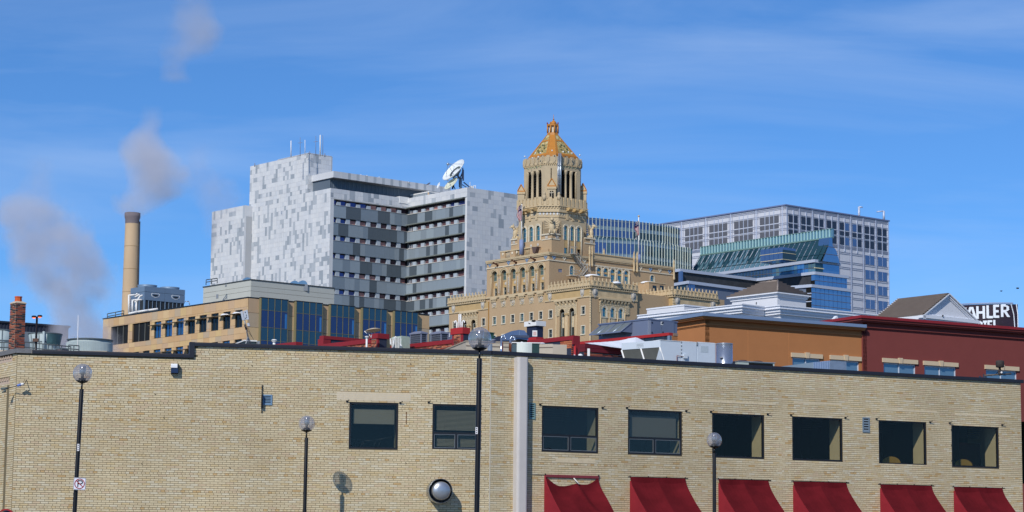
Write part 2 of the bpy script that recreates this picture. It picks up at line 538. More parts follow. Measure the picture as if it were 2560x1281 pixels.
# ---- windows of the brick building
m_jamb = mat('cream_plaster_jamb', (190, 178, 144), rough=0.9, var=0.06, vs_=3)
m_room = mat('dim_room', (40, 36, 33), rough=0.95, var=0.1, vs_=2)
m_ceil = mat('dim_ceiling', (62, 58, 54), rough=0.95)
m_blind = mat('roller_blind', (170, 165, 148), rough=0.9, var=0.04, vs_=4)
m_yellow = mat('yellow_board', (150, 122, 54), rough=0.7)
def big_window(F, r, kind, idx):
    x0, x1, z0, z1 = r; W_, H_ = x1 - x0, z1 - z0; t = 0.065
    f = MB()
    f.box(x0, x0 + t, 0.02, 0.1, z0, z1); f.box(x1 - t, x1, 0.02, 0.1, z0, z1)
    f.box(x0 + t, x1 - t, 0.02, 0.1, z0, z0 + t); f.box(x0 + t, x1 - t, 0.02, 0.1, z1 - t, z1)
    panes = []
    if kind == 'split':
        zt = z0 + H_ * 0.37; xm = x0 + W_ * 0.5
        f.box(x0 + t, x1 - t, 0.025, 0.09, zt - 0.04, zt + 0.03)
        f.box(xm - 0.05, xm + 0.03, 0.025, 0.09, z0 + t, zt - 0.04)
        panes = [(x0 + t, x1 - t, zt + 0.03, z1 - t), (x0 + t, xm - 0.05, z0 + t, zt - 0.04), (xm + 0.03, x1 - t, z0 + t, zt - 0.04)]
    else:
        panes = [(x0 + t, x1 - t, z0 + t, z1 - t)]
    wd = part('window', f, m_frame, BB, F)
    for (a, b, c, d) in panes:
        g = MB(); g.box(a, b, 0.055, 0.061, c, d); part('pane', g, m_glass if idx < 4 else m_glass2, wd, F)
    if kind == 'split':
        g = MB()
        for (a, b, c, d) in panes[1:]:
            tt = 0.022
            g.box(a, b, 0.03, 0.054, c, c + tt); g.box(a, b, 0.03, 0.054, d - tt, d); g.box(a, a + tt, 0.03, 0.054, c + tt, d - tt); g.box(b - tt, b, 0.03, 0.054, c + tt, d - tt)
        part('sash', g, mat('sash_aluminium', (120, 124, 126), rough=0.4, metal=0.4), wd, F)
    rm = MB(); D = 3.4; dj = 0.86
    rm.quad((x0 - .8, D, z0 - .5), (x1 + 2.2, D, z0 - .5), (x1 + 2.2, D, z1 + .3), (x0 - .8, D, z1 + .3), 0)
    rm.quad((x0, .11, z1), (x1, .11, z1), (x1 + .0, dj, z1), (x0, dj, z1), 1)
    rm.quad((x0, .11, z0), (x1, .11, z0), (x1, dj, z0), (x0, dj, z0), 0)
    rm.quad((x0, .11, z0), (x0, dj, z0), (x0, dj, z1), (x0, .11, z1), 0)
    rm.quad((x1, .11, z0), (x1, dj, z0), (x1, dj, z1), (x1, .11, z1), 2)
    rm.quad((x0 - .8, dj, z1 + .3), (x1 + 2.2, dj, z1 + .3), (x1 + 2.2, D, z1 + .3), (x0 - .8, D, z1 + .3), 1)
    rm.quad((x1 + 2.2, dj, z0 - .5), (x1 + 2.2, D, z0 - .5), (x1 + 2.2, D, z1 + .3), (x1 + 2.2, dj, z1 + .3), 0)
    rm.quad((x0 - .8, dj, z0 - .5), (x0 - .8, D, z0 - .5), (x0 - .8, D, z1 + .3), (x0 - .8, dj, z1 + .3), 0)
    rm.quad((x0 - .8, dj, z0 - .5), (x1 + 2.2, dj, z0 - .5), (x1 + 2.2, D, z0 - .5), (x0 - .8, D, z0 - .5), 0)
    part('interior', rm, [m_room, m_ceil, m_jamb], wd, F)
    if idx == 0:
        g = MB(); g.box(x0 + .16, x1 - .1, .2, .21, z1 - H_ * .45, z1 - .2); part('blind', g, m_blind, wd, F)
        g = MB(); g.path([(x0 + .1, .5, z0 + .38), (x0 + .6, .5, z0 + .3), (x0 + 1.0, .5, z0 + .33), (x1 - .15, .5, z0 + .45)], .03)
        for k in (.25, .45, .5, .9, 1.05): g.tube((x0 + k + .12, .5, z0 + .34), (x0 + k, .5, z0 + .02), .012)
        part('table', g, m_black, wd, F)
    if idx == 1:
        g = MB(); z = z1 - .24
        while z > z0 + .1:
            if not (z0 + H_ * .33 < z < z0 + H_ * .42): g.quad((x0 + .16, .17, z), (x1 - .08, .17, z), (x1 - .08, .2, z + .034), (x0 + .16, .2, z + .034))
            z -= .043
        part('slatted_blind', g, m_blind, wd, F)
    if idx == 3:
        g = MB(); g.box(x0 + .15, x1 - .14, .2, .21, z0 + H_ * .4, z1 - .2); part('blind', g, mat('grey_blind', (140, 137, 128), rough=0.9), wd, F)
    if idx in (6, 7):
        g = MB(); n = 10; cx, rr = (x0 + x1) / 2 + .12, .42
        pts = [(cx + rr * math.cos(PI * k / n), z0 + .12 + .24 * math.sin(PI * k / n)) for k in range(n + 1)]
        g.prism(pts, .9, .93); part('chair_back', g, m_yellow, wd, F)
    if idx == 7:
        g = MB(); g.box(x0 + .2, x1 + 1.5, 2.6, 2.65, z0 - .4, z1 - .5); part('partition', g, mat('dark_red_wall', (92, 44, 32), rough=0.9), wd, F)
    if idx in (2, 4, 5, 6, 7):
        g = MB(); zz = z1 - .3
        for k in range(6): g.box(x0 - .5, x1 + 1.6, 2.7 - k * .05, 2.72 - k * .05, zz + k * .08, zz + .03 + k * .08)
        part('ceiling_slats', g, m_ceil, wd, F)
    return wd
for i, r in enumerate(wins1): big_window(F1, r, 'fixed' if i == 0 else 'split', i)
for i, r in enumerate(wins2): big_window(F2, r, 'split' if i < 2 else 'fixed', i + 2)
# awning brackets left on the wall by the window heads
def hook(F, px, py, s=1):
    x, z = F.hit(px, py); g = MB(); g.box(x - .03, x + .03, -.05, 0, z - .03, z + .03); g.tube((x, -.05, z), (x + .07 * s, -.12, z + .05), .012)
    part('bracket', g, m_black, BB, F)
for (px, py) in ((867, 1004), (1000, 1008), (1071, 1006)): hook(F1, px, py)
for (px, py) in ((1349, 1012), (1505, 1020), (1566, 1020), (1714, 1028), (1776, 1030), (1918, 1036), (1976, 1038), (2112, 1045), (2190, 1048), (2324, 1056), (2373, 1058), (2504, 1063)): hook(F2, px, py)
g = MB(); x, z = F1.hit(1015, 1030); x2, z2 = F1.hit(1017, 1060); g.box(x, x + .02, -.03, 0, z2, z)
part('rusty_strap', g, mat('rust', (120, 84, 50), rough=.9), BB, F1)

# ---- white square duct down the wall
x0, z1 = F2.hit(1285, 893); x1, _ = F2.hit(1312, 893)
g = MB(); n = 7; r = .1; Wd = (x1 - x0) + .0; dp = .34
pl = [(x0, 0), (x0, -dp + r)] + [(x0 + r - r * math.cos(PI / 2 * k / n), -dp + r - r * math.sin(PI / 2 * k / n)) for k in range(1, n)] + [(x0 + r, -dp), (x1 - r, -dp)] + [(x1 - r + r * math.sin(PI / 2 * k / n), -dp + r - r * math.cos(PI / 2 * k / n)) for k in range(1, n)] + [(x1, -dp + r), (x1, 0)]
g.hprism(pl, 0.1, z1 - .02)
o = part('duct', g, mat('white_duct', (196, 191, 187), rough=0.7, var=0.05, vs_=2, var2=.05, v2s=.8), None, F2)
tag(o, 'tall pale square-section duct with rounded edges running down the buff brick wall', 'duct')
g = MB(); z = F2.hit(1300, 1094)[1]; 
# ---- louvred vents
def vent(F, a, b, c, d, n, mtc, label):
    x0, z1 = F.hit(a, b); x1, z0 = F.hit(c, d)
    rt = root('louvre_vent', F.w(x0, 0, z0), label, 'vent', 'louvred vents in the brick wall', F.a)
    m1 = mat('vent_' + mtc, {'blue': (112, 142, 170), 'grey': (122, 138, 150), 'green': (120, 150, 152)}[mtc], rough=.5, metal=.2, var=.08, vs_=6)
    g = MB(); t = (x1 - x0) * .16
    g.box(x0, x0 + t, -.045, 0, z0, z1); g.box(x1 - t, x1, -.045, 0, z0, z1); g.box(x0 + t, x1 - t, -.045, 0, z0, z0 + t); g.box(x0 + t, x1 - t, -.045, 0, z1 - t, z1)
    part('frame', g, m1, rt, F)
    g = MB(); g.box(x0 + t, x1 - t, -.017, -.016, z0 + t, z1 - t); part('back', g, m_dark, rt, F)
    h = (z1 - z0 - 2 * t) / n
    for k in range(n):
        z = z0 + t + h * k
        g = MB(); g.quad((x0 + t, -.045, z), (x1 - t, -.045, z), (x1 - t, -.02, z + h * .55), (x0 + t, -.02, z + h * .55)); part('slat', g, m1, rt, F)
vent(F1, 657, 987, 680, 1013.5, 5, 'blue', 'small blue-grey louvred vent beside the dark vertical bar on the wall')
vent(F2, 1322, 1008, 1337, 1049, 7, 'green', 'pale green louvred vent half hidden right of the tall pale duct')
vent(F2, 2155, 1043.5, 2173, 1082, 5, 'grey', 'narrow grey louvred vent between two windows on the right of the wall')
# dark vertical bar next to the first vent
x, z1 = F1.hit(655, 962); _, z0 = F1.hit(655, 1033)
g = MB(); g.path([(x, -.05, z1), (x, -.09, z0 + .25), (x, -.05, z0)], .013, 6)
g.box(x - .02, x + .035, -.16, -.0, z0 + .18, z0 + .62); g.box(x - .025, x - .01, -.2, -.02, z0 + .2, z0 + .5)
for k in range(9): g.box(x - .02, x + .02, -.07, -.03, z1 - .1 - k * .09, z1 - .07 - k * .09)
tag(part('sign_bracket', g, m_black, None, F1), 'thin dark vertical iron bracket standing out of the brick wall', 'bracket')
# ---- wall floodlight
x0, z1 = F1.hit(427, 910.5); x1, z0 = F1.hit(445.5, 935)
rt = root('wall_light', F1.w((x0 + x1) / 2, 0, z0), 'box-shaped wall light with white top and dark lower half under the roof step', 'wall light', None, F1.a)
zz = z0 + (z1 - z0) * .58
g = MB(); g.box(x0 + .01, x1, -.2, -.0, z0, zz - .01); g.box(x1 - .045, x1 + .0, -.2, 0, zz, z1); part('housing', g, m_black, rt, F1)
g = MB(); n = 6; pts = [(0, zz), (-.2, zz)] + [(-.2 + .06 * (1 - math.cos(PI / 2 * k / n)), z1 - .06 + .06 * math.sin(PI / 2 * k / n)) for k in range(n + 1)] + [(0, z1)]
g.prism(pts, x0, x1 - .045); g.v = [(b, a, c) for (a, b, c) in g.v]; part('cover', g, mat('white_plastic', (232, 234, 240), rough=.3), rt, F1)
g = MB(); g.box(x0, x0 + .012, -.19, -.0, z0 - .01, zz); g.box(x0 + .012, x1 - .02, -.215, -.2, z0 + .01, zz - .02); part('lens', g, mat('dark_blue_lens', (30, 38, 72), rough=.15, spec=.6), rt, F1)
# ---- round chrome exhaust hood
cx, cz = F1.hit(1094, 1229)
rt = root('exhaust_hood', F1.w(cx, 0, cz), 'round metal exhaust hood with a domed cap sticking out of the wall', 'exhaust hood', None, F1.a)
m_steel = mat('brushed_steel', (168, 172, 176), rough=.28, metal=.9, var=.06, vs_=3, bump=.05, bs=6)
Rr = .415
fo = MB(); fo.lathe((0, 0, 0), [(Rr * .8, 0), (Rr * .97, .03), (Rr, .1), (Rr, .62), (Rr * .975, .63), (Rr * .965, .61), (Rr * .96, .12), (Rr * .5, .1)], 40, 0, True, 'y', False)
part('collar', fo, m_steel, rt, M=WM[rt])
g = MB(); g.lathe((0, 0, 0), [(Rr * .3, .05), (Rr * .55, .3), (Rr * .74, .4), (Rr * .76, .72), (Rr * .74, .79), (Rr * .66, .83), (Rr * .3, .86), (1e-3, .865)], 40, 0, True, 'y', False)
part('cap', g, mat('cap_steel', (176, 180, 186), rough=.35, metal=.75, var=.04, vs_=4), rt, M=WM[rt])
g = MB(); g.lathe((0, 0, 0), [(Rr * .94, .1), (1e-3, .1)], 32, 0, False, 'y', False); part('back', g, m_dark, rt, M=WM[rt])

# ---- awnings
m_awn = mat('red_awning_cloth', (94, 21, 28), rough=.92, var=.14, vs_=2.5, var2=.16, v2s=1.3, spec=.1, bump=.5, bs=2.5)  # broad mottling puts the shade of the folds into the colour
m_awn2 = mat('red_awning_side_lit', (138, 40, 50), rough=.92, var=.1, vs_=2.5, spec=.1)  # same cloth, with the brighter side facet put into its colour
PROF = [(0.0, 0.0), (-.05, -.14), (-.17, -.32), (-.40, -.56), (-.72, -.86), (-1.1, -1.18), (-1.5, -1.5), (-1.52, -1.78)]
def awning(a, b, c, label):
    x0, z = F2.hit(a, b); x1, _ = F2.hit(c, b)
    rt = root('awning', F2.w((x0 + x1) / 2, 0, z), label, 'awning', 'red cloth awnings over the ground floor windows', F2.a)
    g = MB(); nx = 14; rs = random.Random(int(a))
    def P(i, j):
        t = i / nx; y, zz = PROF[j]
        sag = -.06 * math.sin(PI * ((t * 2) % 1.0)) * (1 if 0 < j < 6 else 0)
        return (x0 + (x1 - x0) * t, y - .03 - sag * .8 + rs.uniform(-.004, .004), z + zz + sag)
    pts = [[P(i, j) for i in range(nx + 1)] for j in range(len(PROF))]
    for j in range(len(PROF) - 1):
        for i in range(nx): g.quad(pts[j][i], pts[j][i + 1], pts[j + 1][i + 1], pts[j + 1][i], 0, False)
    part('cloth', g, m_awn, rt, F2)
    for x, s in ((x0, 1), (x1, -1)):
        g = MB(); pr = [(x + s * .02 * (0 if k in (0, 7) else 1), y - .03, z + zz) for k, (y, zz) in enumerate(PROF)]
        for k in range(1, 7): g.quad((x, -.02, z + PROF[k][1]), pr[k], pr[k + 1], (x, -.02, z + PROF[k + 1][1]))
        part('side_cloth', g, m_awn2, rt, F2)
    g = MB(); g.tube((x0 - .08, -.02, z + .01), (x1 + .12, -.02, z + .01), .014, 6)
    for x in (x0, x0 + (x1 - x0) * .33, x0 + (x1 - x0) * .66, x1): g.ball((x, -.03, z + .03), .022, 0, 6, 4)
    part('rail', g, m_black, rt, F2)
awning(1574, 1193, 1712, 'intact red awning, second from the left, beside the torn one')
awning(1795, 1198.5, 1920, 'red awning directly behind the rightmost globe street lamp')
awning(1981.5, 1204, 2115, 'red awning third from the right under the dark bare windows')
awning(2199, 1211.5, 2328, 'red awning second from the right end of the brick wall')
awning(2383, 1218, 2505, 'rightmost red awning next to the corner of the brick wall')
# the torn one: cloth hangs in swags from its rail
x0, z = F2.hit(1362, 1188); x1, _ = F2.hit(1495, 1188)
rt = root('awning', F2.w((x0 + x1) / 2, 0, z), 'torn red awning with cloth sagging below its bare rail, leftmost of the row', 'awning', 'red cloth awnings over the ground floor windows', F2.a)
g = MB(); g.box(x0, x1, -.07, -.01, z - .075, z + .02); part('rail', g, mat('faded_red_batten', (122, 52, 60), rough=.8, var=.12, vs_=5), rt, F2)
g = MB(); g.tube((x0 - .5 + .0, -.02, z + .0), (x0, -.02, z + .0), .015, 6); g.ball((x0, -.05, z + .02), .03, 0, 6, 4); g.ball((x1, -.05, z + .02), .04, 0, 6, 4); part('bracket', g, m_black, rt, F2)
g = MB(); nx, ny = 36, 16
def topedge(t):
    if t < .02 : return 0
    if t < .58: u = t / .58; return .44 * math.sin(PI * min(u, .5)) if u < .5 else .44 - (.44 - .29) * ((u - .5) / .5) ** 1.5
    u = (t - .58) / .42; return .29 + .1 * math.sin(PI * u * .9) - .33 * u ** 2.2
P = []
for j in range(ny + 1):
    row = []
    v = j / ny
    for i in range(nx + 1):
        t = i / nx; te = topedge(t) * (1 - v) ** 1.1
        k = min(len(PROF) - 2.001, v * (len(PROF) - 1.0)); kk = int(k); fr = k - kk
        y = PROF[kk][0] * (1 - fr) + PROF[kk + 1][0] * fr; zz = PROF[kk][1] * (1 - fr) + PROF[kk + 1][1] * fr
        fold = .05 * math.sin(9 * (t - .55) + 6 * v) * math.sin(PI * v) + .06 * math.exp(-((t - .62 - .25 * (v - .4)) / .06) ** 2) * math.sin(PI * v)
        dr = max(0, te)
        row.append((x0 + (x1 - x0) * t, -.04 + y * .95 - fold * .9 - .12 * dr, z - .03 + zz * (1 - 0) - dr * .8 + fold * .5))
    P.append(row)
for j in range(ny):
    for i in range(nx): g.quad(P[j][i], P[j][i + 1], P[j + 1][i + 1], P[j + 1][i], 0, True)
part('cloth', g, m_awn, rt, F2)
g = MB(); pr = [(x0, y * .95 - .04, z + zz) for (y, zz) in PROF]
for k in range(0, 7): g.quad((x0 - .03, -.02, z + PROF[k][1]), pr[k], pr[k + 1], (x0 - .03, -.02, z + PROF[k + 1][1]))
part('side_cloth', g, m_awn2, rt, F2)
g = MB(); xm, zm = F2.hit(1432, 1196); xn, zn = F2.hit(1441, 1211); g.tube((xm, -.07, zm), (xn, -.2, zn), .02, 6); part('strap', g, m_white, rt, F2)

# ================================================================== street lamps
def make_lamp(P, s, h, label, lean=0.0):
    """h: height of the globe centre above ground, s: size of the lantern"""
    M = Matrix.Translation((P.x, P.y, 0)) @ Matrix.Rotation(lean, 4, 'Y')
    rt = root('street_lamp', (P.x, P.y, 0), label, 'street lamp', 'globe street lamps in front of the brick wall')
    rt.matrix_basis = M; WM[rt] = M
    G = .285 * s; z = h
    g = MB(); g.lathe((0, 0, 0), [(.1 * s, 0), (.1 * s, .05), (.062, .06), (.062, z - G * 1.68), (.055, z - G * 1.66)], 16); part('pole', g, m_pole, rt, M=M)
    g = MB(); g.tube((0, 0, z - G * 1.68), (0, 0, z - G * .98), .027 * s, 10); part('stem', g, m_pole, rt, M=M)
    g = MB(); g.lathe((0, 0, z), [(.03 * s, -G * 1.06), (G * .3, -G * 1.0), (G * .62, -G * .82), (G * .66, -G * .76), (G * .4, -G * .72), (G * .38, -G * .5), (.001, -G * .48)], 24); part('fitter', g, m_pole, rt, M=M)
    g = MB(); g.ball((0, 0, z), G, 0, 36, 24); part('globe', g, m_globe, rt, M=M)
    g = MB(); g.tube((0, 0, z - G * .5), (0, 0, z - G * .12), G * .16, 12); part('socket', g, m_pole, rt, M=M)
    g = MB(); g.lathe((0, 0, z), [(G * .16, -G * .14), (G * .3, -G * .1), (G * .33, 0), (G * .34, G * .6), (G * .3, G * .66)], 20, cap=False); part('refractor', g, glassmat('refractor_glass', (170, 182, 182), .12, .15), rt, M=M)
    g = MB(); g.lathe((0, 0, z), [(G * .34, G * .6), (G * .36, G * .7), (G * .3, G * .78), (.001, G * .8)], 20); part('lamp_cap', g, m_cap, rt, M=M)
    g = MB(); g.ball((0, 0, z + G * .22), G * .17, 0, 12, 8, 1, 1, 1.5); part('bulb', g, mat('frosted_bulb', (235, 235, 235), rough=.2), rt, M=M)
    return rt
m_pole = mat('black_lamp_pole', (20, 21, 21), rough=.3, spec=.5, var=.15, vs_=3)
m_cap = mat('lamp_cap_metal', (150, 156, 166), rough=.3, metal=.6)
def lamp_at(px, py, D, gpx, label, lean=0.0):
    p = at(px, py, D); s = gpx / 2 / ppm(D) / .285
    return make_lamp(Vector((p.x - math.sin(lean) * p.z, p.y, 0)), s, p.z / math.cos(lean), label, lean), p
L1, p1 = lamp_at(206.5, 934, 66, 48, 'globe street lamp carrying the no parking sign, leftmost', R_(1.35))
L2, p2 = lamp_at(767, 1059.5, 76.6, 42, 'globe street lamp standing before the blank wall left of the first window', R_(.2))
L3, p3 = lamp_at(1199.5, 848, 55, 58.5, 'tallest globe street lamp rising above the roof edge beside the pale duct', R_(.35))
L4, p4 = lamp_at(1785.5, 1101, 77, 38.5, 'globe street lamp in front of the dark window on the right', R_(0.0))
# no-parking sign on the first lamp
ps = at(199, 1210, 65.86)
F = Face(Vector((ps.x, ps.y, 0)), 3.0)
rt = root('parking_sign', ps, 'square white no parking sign with a crossed P on the leftmost lamp pole', 'sign', None, F.a)
rt.matrix_basis = WM[rt] = WM[rt] @ Matrix.Rotation(R_(1.4), 4, 'Y')
S = 15.2 / ppm(65.86); MS = WM[rt]
def rr(h, r, n=6):
    o = []
    for (cx, cz, a0) in ((h - r, -h + r, -90), (h - r, h - r, 0), (-h + r, h - r, 90), (-h + r, -h + r, 180)):
        for k in range(n + 1):
            a = R_(a0 + 90 * k / n); o.append((cx + r * math.cos(a), cz + r * math.sin(a)))
    return o
g = MB(); g.prism(rr(S, S * .16), -.002, .006); part('plate', g, mat('sign_white', (222, 224, 236), rough=.35), rt, M=MS)
def ring(h, r, t, y, n=6):
    g = MB(); a, b = rr(h, r, n), rr(h - t, r - t * .8, n)
    for k in range(len(a)):
        k2 = (k + 1) % len(a); g.quad((a[k][0], y, a[k][1]), (a[k2][0], y, a[k2][1]), (b[k2][0], y, b[k2][1]), (b[k][0], y, b[k][1]))
    return g
part('border', ring(S * .965, S * .15, S * .05, -.0035), mat('sign_border', (38, 48, 62), rough=.4), rt, M=MS)
def strip(pts, t, y):
    g = MB()
    for (a, b) in zip(pts[:-1], pts[1:]):
        d = Vector((b[0] - a[0], b[1] - a[1])); 
        if d.length < 1e-9: continue
        d.normalize(); q = Vector((-d.y, d.x)) * t / 2; e = d * t * .2
        g.quad((a[0] - e.x + q.x, y, a[1] - e.y + q.y), (a[0] - e.x - q.x, y, a[1] - e.y - q.y), (b[0] + e.x - q.x, y, b[1] + e.y - q.y), (b[0] + e.x + q.x, y, b[1] + e.y + q.y))
    return g
pp = [(-.27, -.52), (-.27, .5), (.2, .5)] + [(.2 + .25 * math.sin(PI * k / 8), .25 + .25 * math.cos(PI * k / 8)) for k in range(1, 9)] + [(-.27, .0)]
part('letter', strip([(a * S, b * S) for a, b in pp], S * .17, -.005), mat('sign_black', (16, 16, 18), rough=.4), rt, M=MS)
m_red = mat('sign_red', (150, 16, 22), rough=.4)
part('circle', ring(S * .84, S * .84, S * .13, -.0065, 12), m_red, rt, M=MS)
part('slash', strip([(-.56 * S, .5 * S), (.56 * S, -.5 * S)], S * .13, -.008), m_red, rt, M=MS)
# number stickers on the poles
def sticker(L, px, py, D, w, h, label):
    p = at(px, py, D - .07); g = MB(); g.box(-w / 2, w / 2, -.003, .002, -h / 2, h / 2, 0)
    g2 = MB()
    for k in range(3): g2.box(-w * .25, w * .2, -.0045, -.0032, h * (.22 - .3 * k), h * (.38 - .3 * k))
    o = part('sticker', g, mat('sticker_white', (226, 226, 230), rough=.5), L, M=Matrix.Translation(p)); o['label'] = label
    part('sticker_marks', g2, m_black, o, M=Matrix.Translation(p))
sticker(L1, 195.5, 1119, 66, .06, .2, 'white sticker')
sticker(L3, 1191.5, 1077, 55, .055, .16, 'white number sticker')

# ---- service cable with insulators at the left corner
a, b, c = at(-12, 974, 76.6), at(20, 971, 76.6), at(62, 959, 76.6)
rt = root('cable_anchor', F1.w(F1.hit(64, 962)[0], 0, F1.hit(64, 962)[1]), 'cable anchor with grey insulators and blue clamp at the left corner of the wall', 'cable anchor')
g = MB(); g.path([a, b, at(40, 966, 76.5), c, F1.w(F1.hit(66, 955)[0], 0, F1.hit(66, 950)[1])], .012, 6); part('cable', g, m_black, rt, M=Matrix())
g = MB(); g.tube(at(3, 972.5, 76.6), at(19, 971, 76.6), .045, 10, 0, .04); g.ball(at(12, 978, 76.6), .05); g.ball(at(7, 981, 76.6), .03); part('insulator', g, mat('weathered_insulator', (88, 98, 98), rough=.5, var=.3, vs_=30), rt, M=Matrix())
g = MB(); g.tube(at(43, 965, 76.5), at(55, 961, 76.55), .04, 10, 0, .05); part('clamp', g, mat('blue_clamp', (90, 120, 190), rough=.3), rt, M=Matrix())
g = MB(); g.ball(at(56, 961, 76.5), .055, 0, 10, 6, 1.2, 1, .8); part('white_tie', g, m_white, rt, M=Matrix())
# ---- dark dome with a red rim just entering the picture at the bottom left
p = at(20, 1296, 60)
g = MB(); g.lathe((0, 0, 0), [(.26, -.25), (.25, 0), (.19, .13), (.08, .2), (.001, .215)], 20); g2 = MB(); g2.lathe((0, 0, 0), [(.262, -.25), (.262, .0), (.215, .125), (.12, .195), (.1, .2), (.19, .12), (.24, 0)], 20, cap=False)
rt = root('street_post', (p.x, p.y, 0), 'dark round-topped post with a red rim at the lower left corner', 'post')
part('head', g, mat('dark_teal', (34, 40, 56), rough=.5), rt, M=Matrix.Translation(p))
F_ = MB(); F_.prism([(-.235 + 0, -.25)] + [(-.235 * math.cos(PI * k / 14), .0 + .235 * math.sin(PI * k / 14)) for k in range(15)] + [(.235, -.25), (.2, -.25)] + [(.2 * math.cos(PI * k / 14), .2 * math.sin(PI * k / 14)) for k in range(15)] + [(-.2, -.25)], -.29, -.2)
part('rim', F_, mat('red_rim', (160, 30, 40), rough=.5), rt, M=Matrix.Translation(p))
g = MB(); g.tube((0, 0, 0), (0, 0, p.z - .2), .06, 10); part('pole', g, m_black, rt, M=Matrix.Translation((p.x, p.y, 0)))
# ================================================================== things on and behind the low roofs
class Unit:
    """a box standing in the street grid: front corner at a pixel, x along its right-hand face, y along its left-hand face"""
    def __init__(s, px, py, D, xlpx, xrpx, pyb=None, ra=RA, la=None, P=None):
        s.P = P or at(px, py, D); s.z1 = s.P.z
        s.FR = Face(s.P, ra); s.FL = Face(s.P, ra - 90 if la is None else la)
        s.wr = s.FR.hit(xrpx, py)[0] if xrpx is not None else 1.0
        s.wl = -s.FL.hit(xlpx, py)[0] if xlpx is not None else 1.0
        s.z0 = s.FR.hit(px, pyb)[1] if pyb else 0.0
        s.M = s.FR.M()
    def R(s, px, py): return s.FR.hit(px, py)
    def L(s, px, py):
        a, z = s.FL.hit(px, py); return (-a, z)
    def Rr(s, a, b, c, d):
        x0, z1 = s.R(a, b); x1, z0 = s.R(c, d); return (x0, x1, z0, z1)
    def Lr(s, a, b, c, d):
        y0, z1 = s.L(a, b); y1, z0 = s.L(c, d); return (min(y0, y1), max(y0, y1), z0, z1)
    def root(s, name, label, cat, group=None, z=None):
        o = root(name, (s.P.x, s.P.y, s.z0 if z is None else z), label, cat, group, s.FR.a)
        s.o = o; return o
    def part(s, name, mb, mats, parent=None): return part(name, mb, mats, parent or s.o, M=s.M)
    def wpx(s, x, y, z): return s.M @ Vector((x, y, z))
ROOF1, ROOF2 = zc - .55, 10.5
m_redcap = mat('red_metal_cap', (138, 38, 44), rough=.5, var=.06, vs_=2)
m_redcap2 = mat('bright_red_cap', (168, 44, 44), rough=.5, var=.06, vs_=2)
m_navy = mat('navy_membrane', (46, 54, 72), rough=.8, var=.15, vs_=2)
m_galv = mat('galvanised', (166, 178, 190), rough=.35, metal=.6, var=.1, vs_=3)
m_acgrey = mat('condenser_case', (128, 132, 150), rough=.5, metal=.1, var=.06, vs_=2)
m_beige = mat('beige_stucco', (182, 172, 156), rough=.95, var=.07, vs_=1.5, bump=.1)
m_oldbrick_m = mat('old_mortar', (196, 180, 158), rough=.95, var=.2, vs_=8)
OB = [mat('old_brick_%d' % i, c, rough=.9, var=.14, vs_=12) for i, c in enumerate([(142, 66, 48), (122, 54, 42), (160, 84, 58), (92, 48, 40), (178, 106, 72)])]
CB = [mat('chimney_brick_%d' % i, c, rough=.9, var=.14, vs_=12) for i, c in enumerate([(132, 62, 48), (70, 46, 44), (54, 42, 46), (150, 74, 52), (168, 88, 58)])]

def oldbricks(mb, face, a0, a1, z0, z1, top=None, L=.215, H=.075, rs=None, n=5, p=.004):
    """bricks on a box side: face 'L' (x=0 plane) or 'R' (y=0 plane)"""
    rs = rs or random; r = 0; z = z0
    while z + H < z1 + .03:
        a = a0 - (L / 2 if r % 2 else 0)
        while a < a1:
            p0, p1 = max(a, a0) + .006, min(a + L, a1) - .006
            if p1 - p0 > .03 and (top is None or z + H < top((p0 + p1) / 2)):
                m = rs.randrange(n); d = rs.uniform(.006, .016)
                if face == 'L': mb.box(-d, .0, p0, p1, z + .007, z + H - .007, m)
                else: mb.box(p0, p1, -d, 0, z + .007, z + H - .007, m)
            a += L
        z += H; r += 1
    return mb

# ---- the shops behind: one low block with its own roof
rt = root('shop_block', (0, 100, 0), 'low block of shops hidden behind the buff brick building', 'building')
g = MB(); g.hprism([(-30, 98.5), (8, 98.5), (8, 150), (-30, 150)], 0, ROOF2 - .2); part('wall', g, OB[0], rt, M=Matrix())
g = MB(); g.hprism([(-30.1, 98.4), (8.1, 98.4), (8.1, 150.1), (-30.1, 150.1)], ROOF2 - .2, ROOF2); part('roof', g, m_roof, rt, M=Matrix())

# ---- tall brick chimney
u = Unit(39.5, 757, 101, 27.5, 61, None)
u.wl = .5; u.wr = .5; u.z0 = ROOF2
u.root('brick_chimney', 'tall narrow chimney of red and black bricks with a terracotta pot', 'chimney')
g = MB(); g.box(.008, u.wr - .008, .008, u.wl - .008, u.z0, u.z1 - .02); u.part('mortar_core', g, m_oldbrick_m)
cm = {}
rs = random.Random(3); H = .0755; z = u.z1 - H; row = 0
while z > u.z0 + .1:
    for fc in ('L', 'R'):
        Ls = [.22, .28] if row % 2 else [.11, .22, .17]
        a = 0
        for l in Ls:
            dark = rs.random() < (.55 if z > u.z1 - .5 else .42)
            t = rs.choice((1, 2)) if dark else rs.choice((0, 3, 4))
            k = (fc, l, t)
            if k not in cm:
                b = MB()
                if fc == 'R': b.box(.011, l - .011, -.012, .01, .013, H - .013)
                else: b.box(-.012, .01, .011, l - .011, .013, H - .013)
                cm[k] = b.mesh('brick', CB[t])
            off = Vector((min(a, u.wr - l), 0, z)) if fc == 'R' else Vector((0, min(a, u.wl - l), z))
            link('brick', cm[k], u.o, u.M @ Matrix.Translation(off)); a += l
    z -= H; row += 1
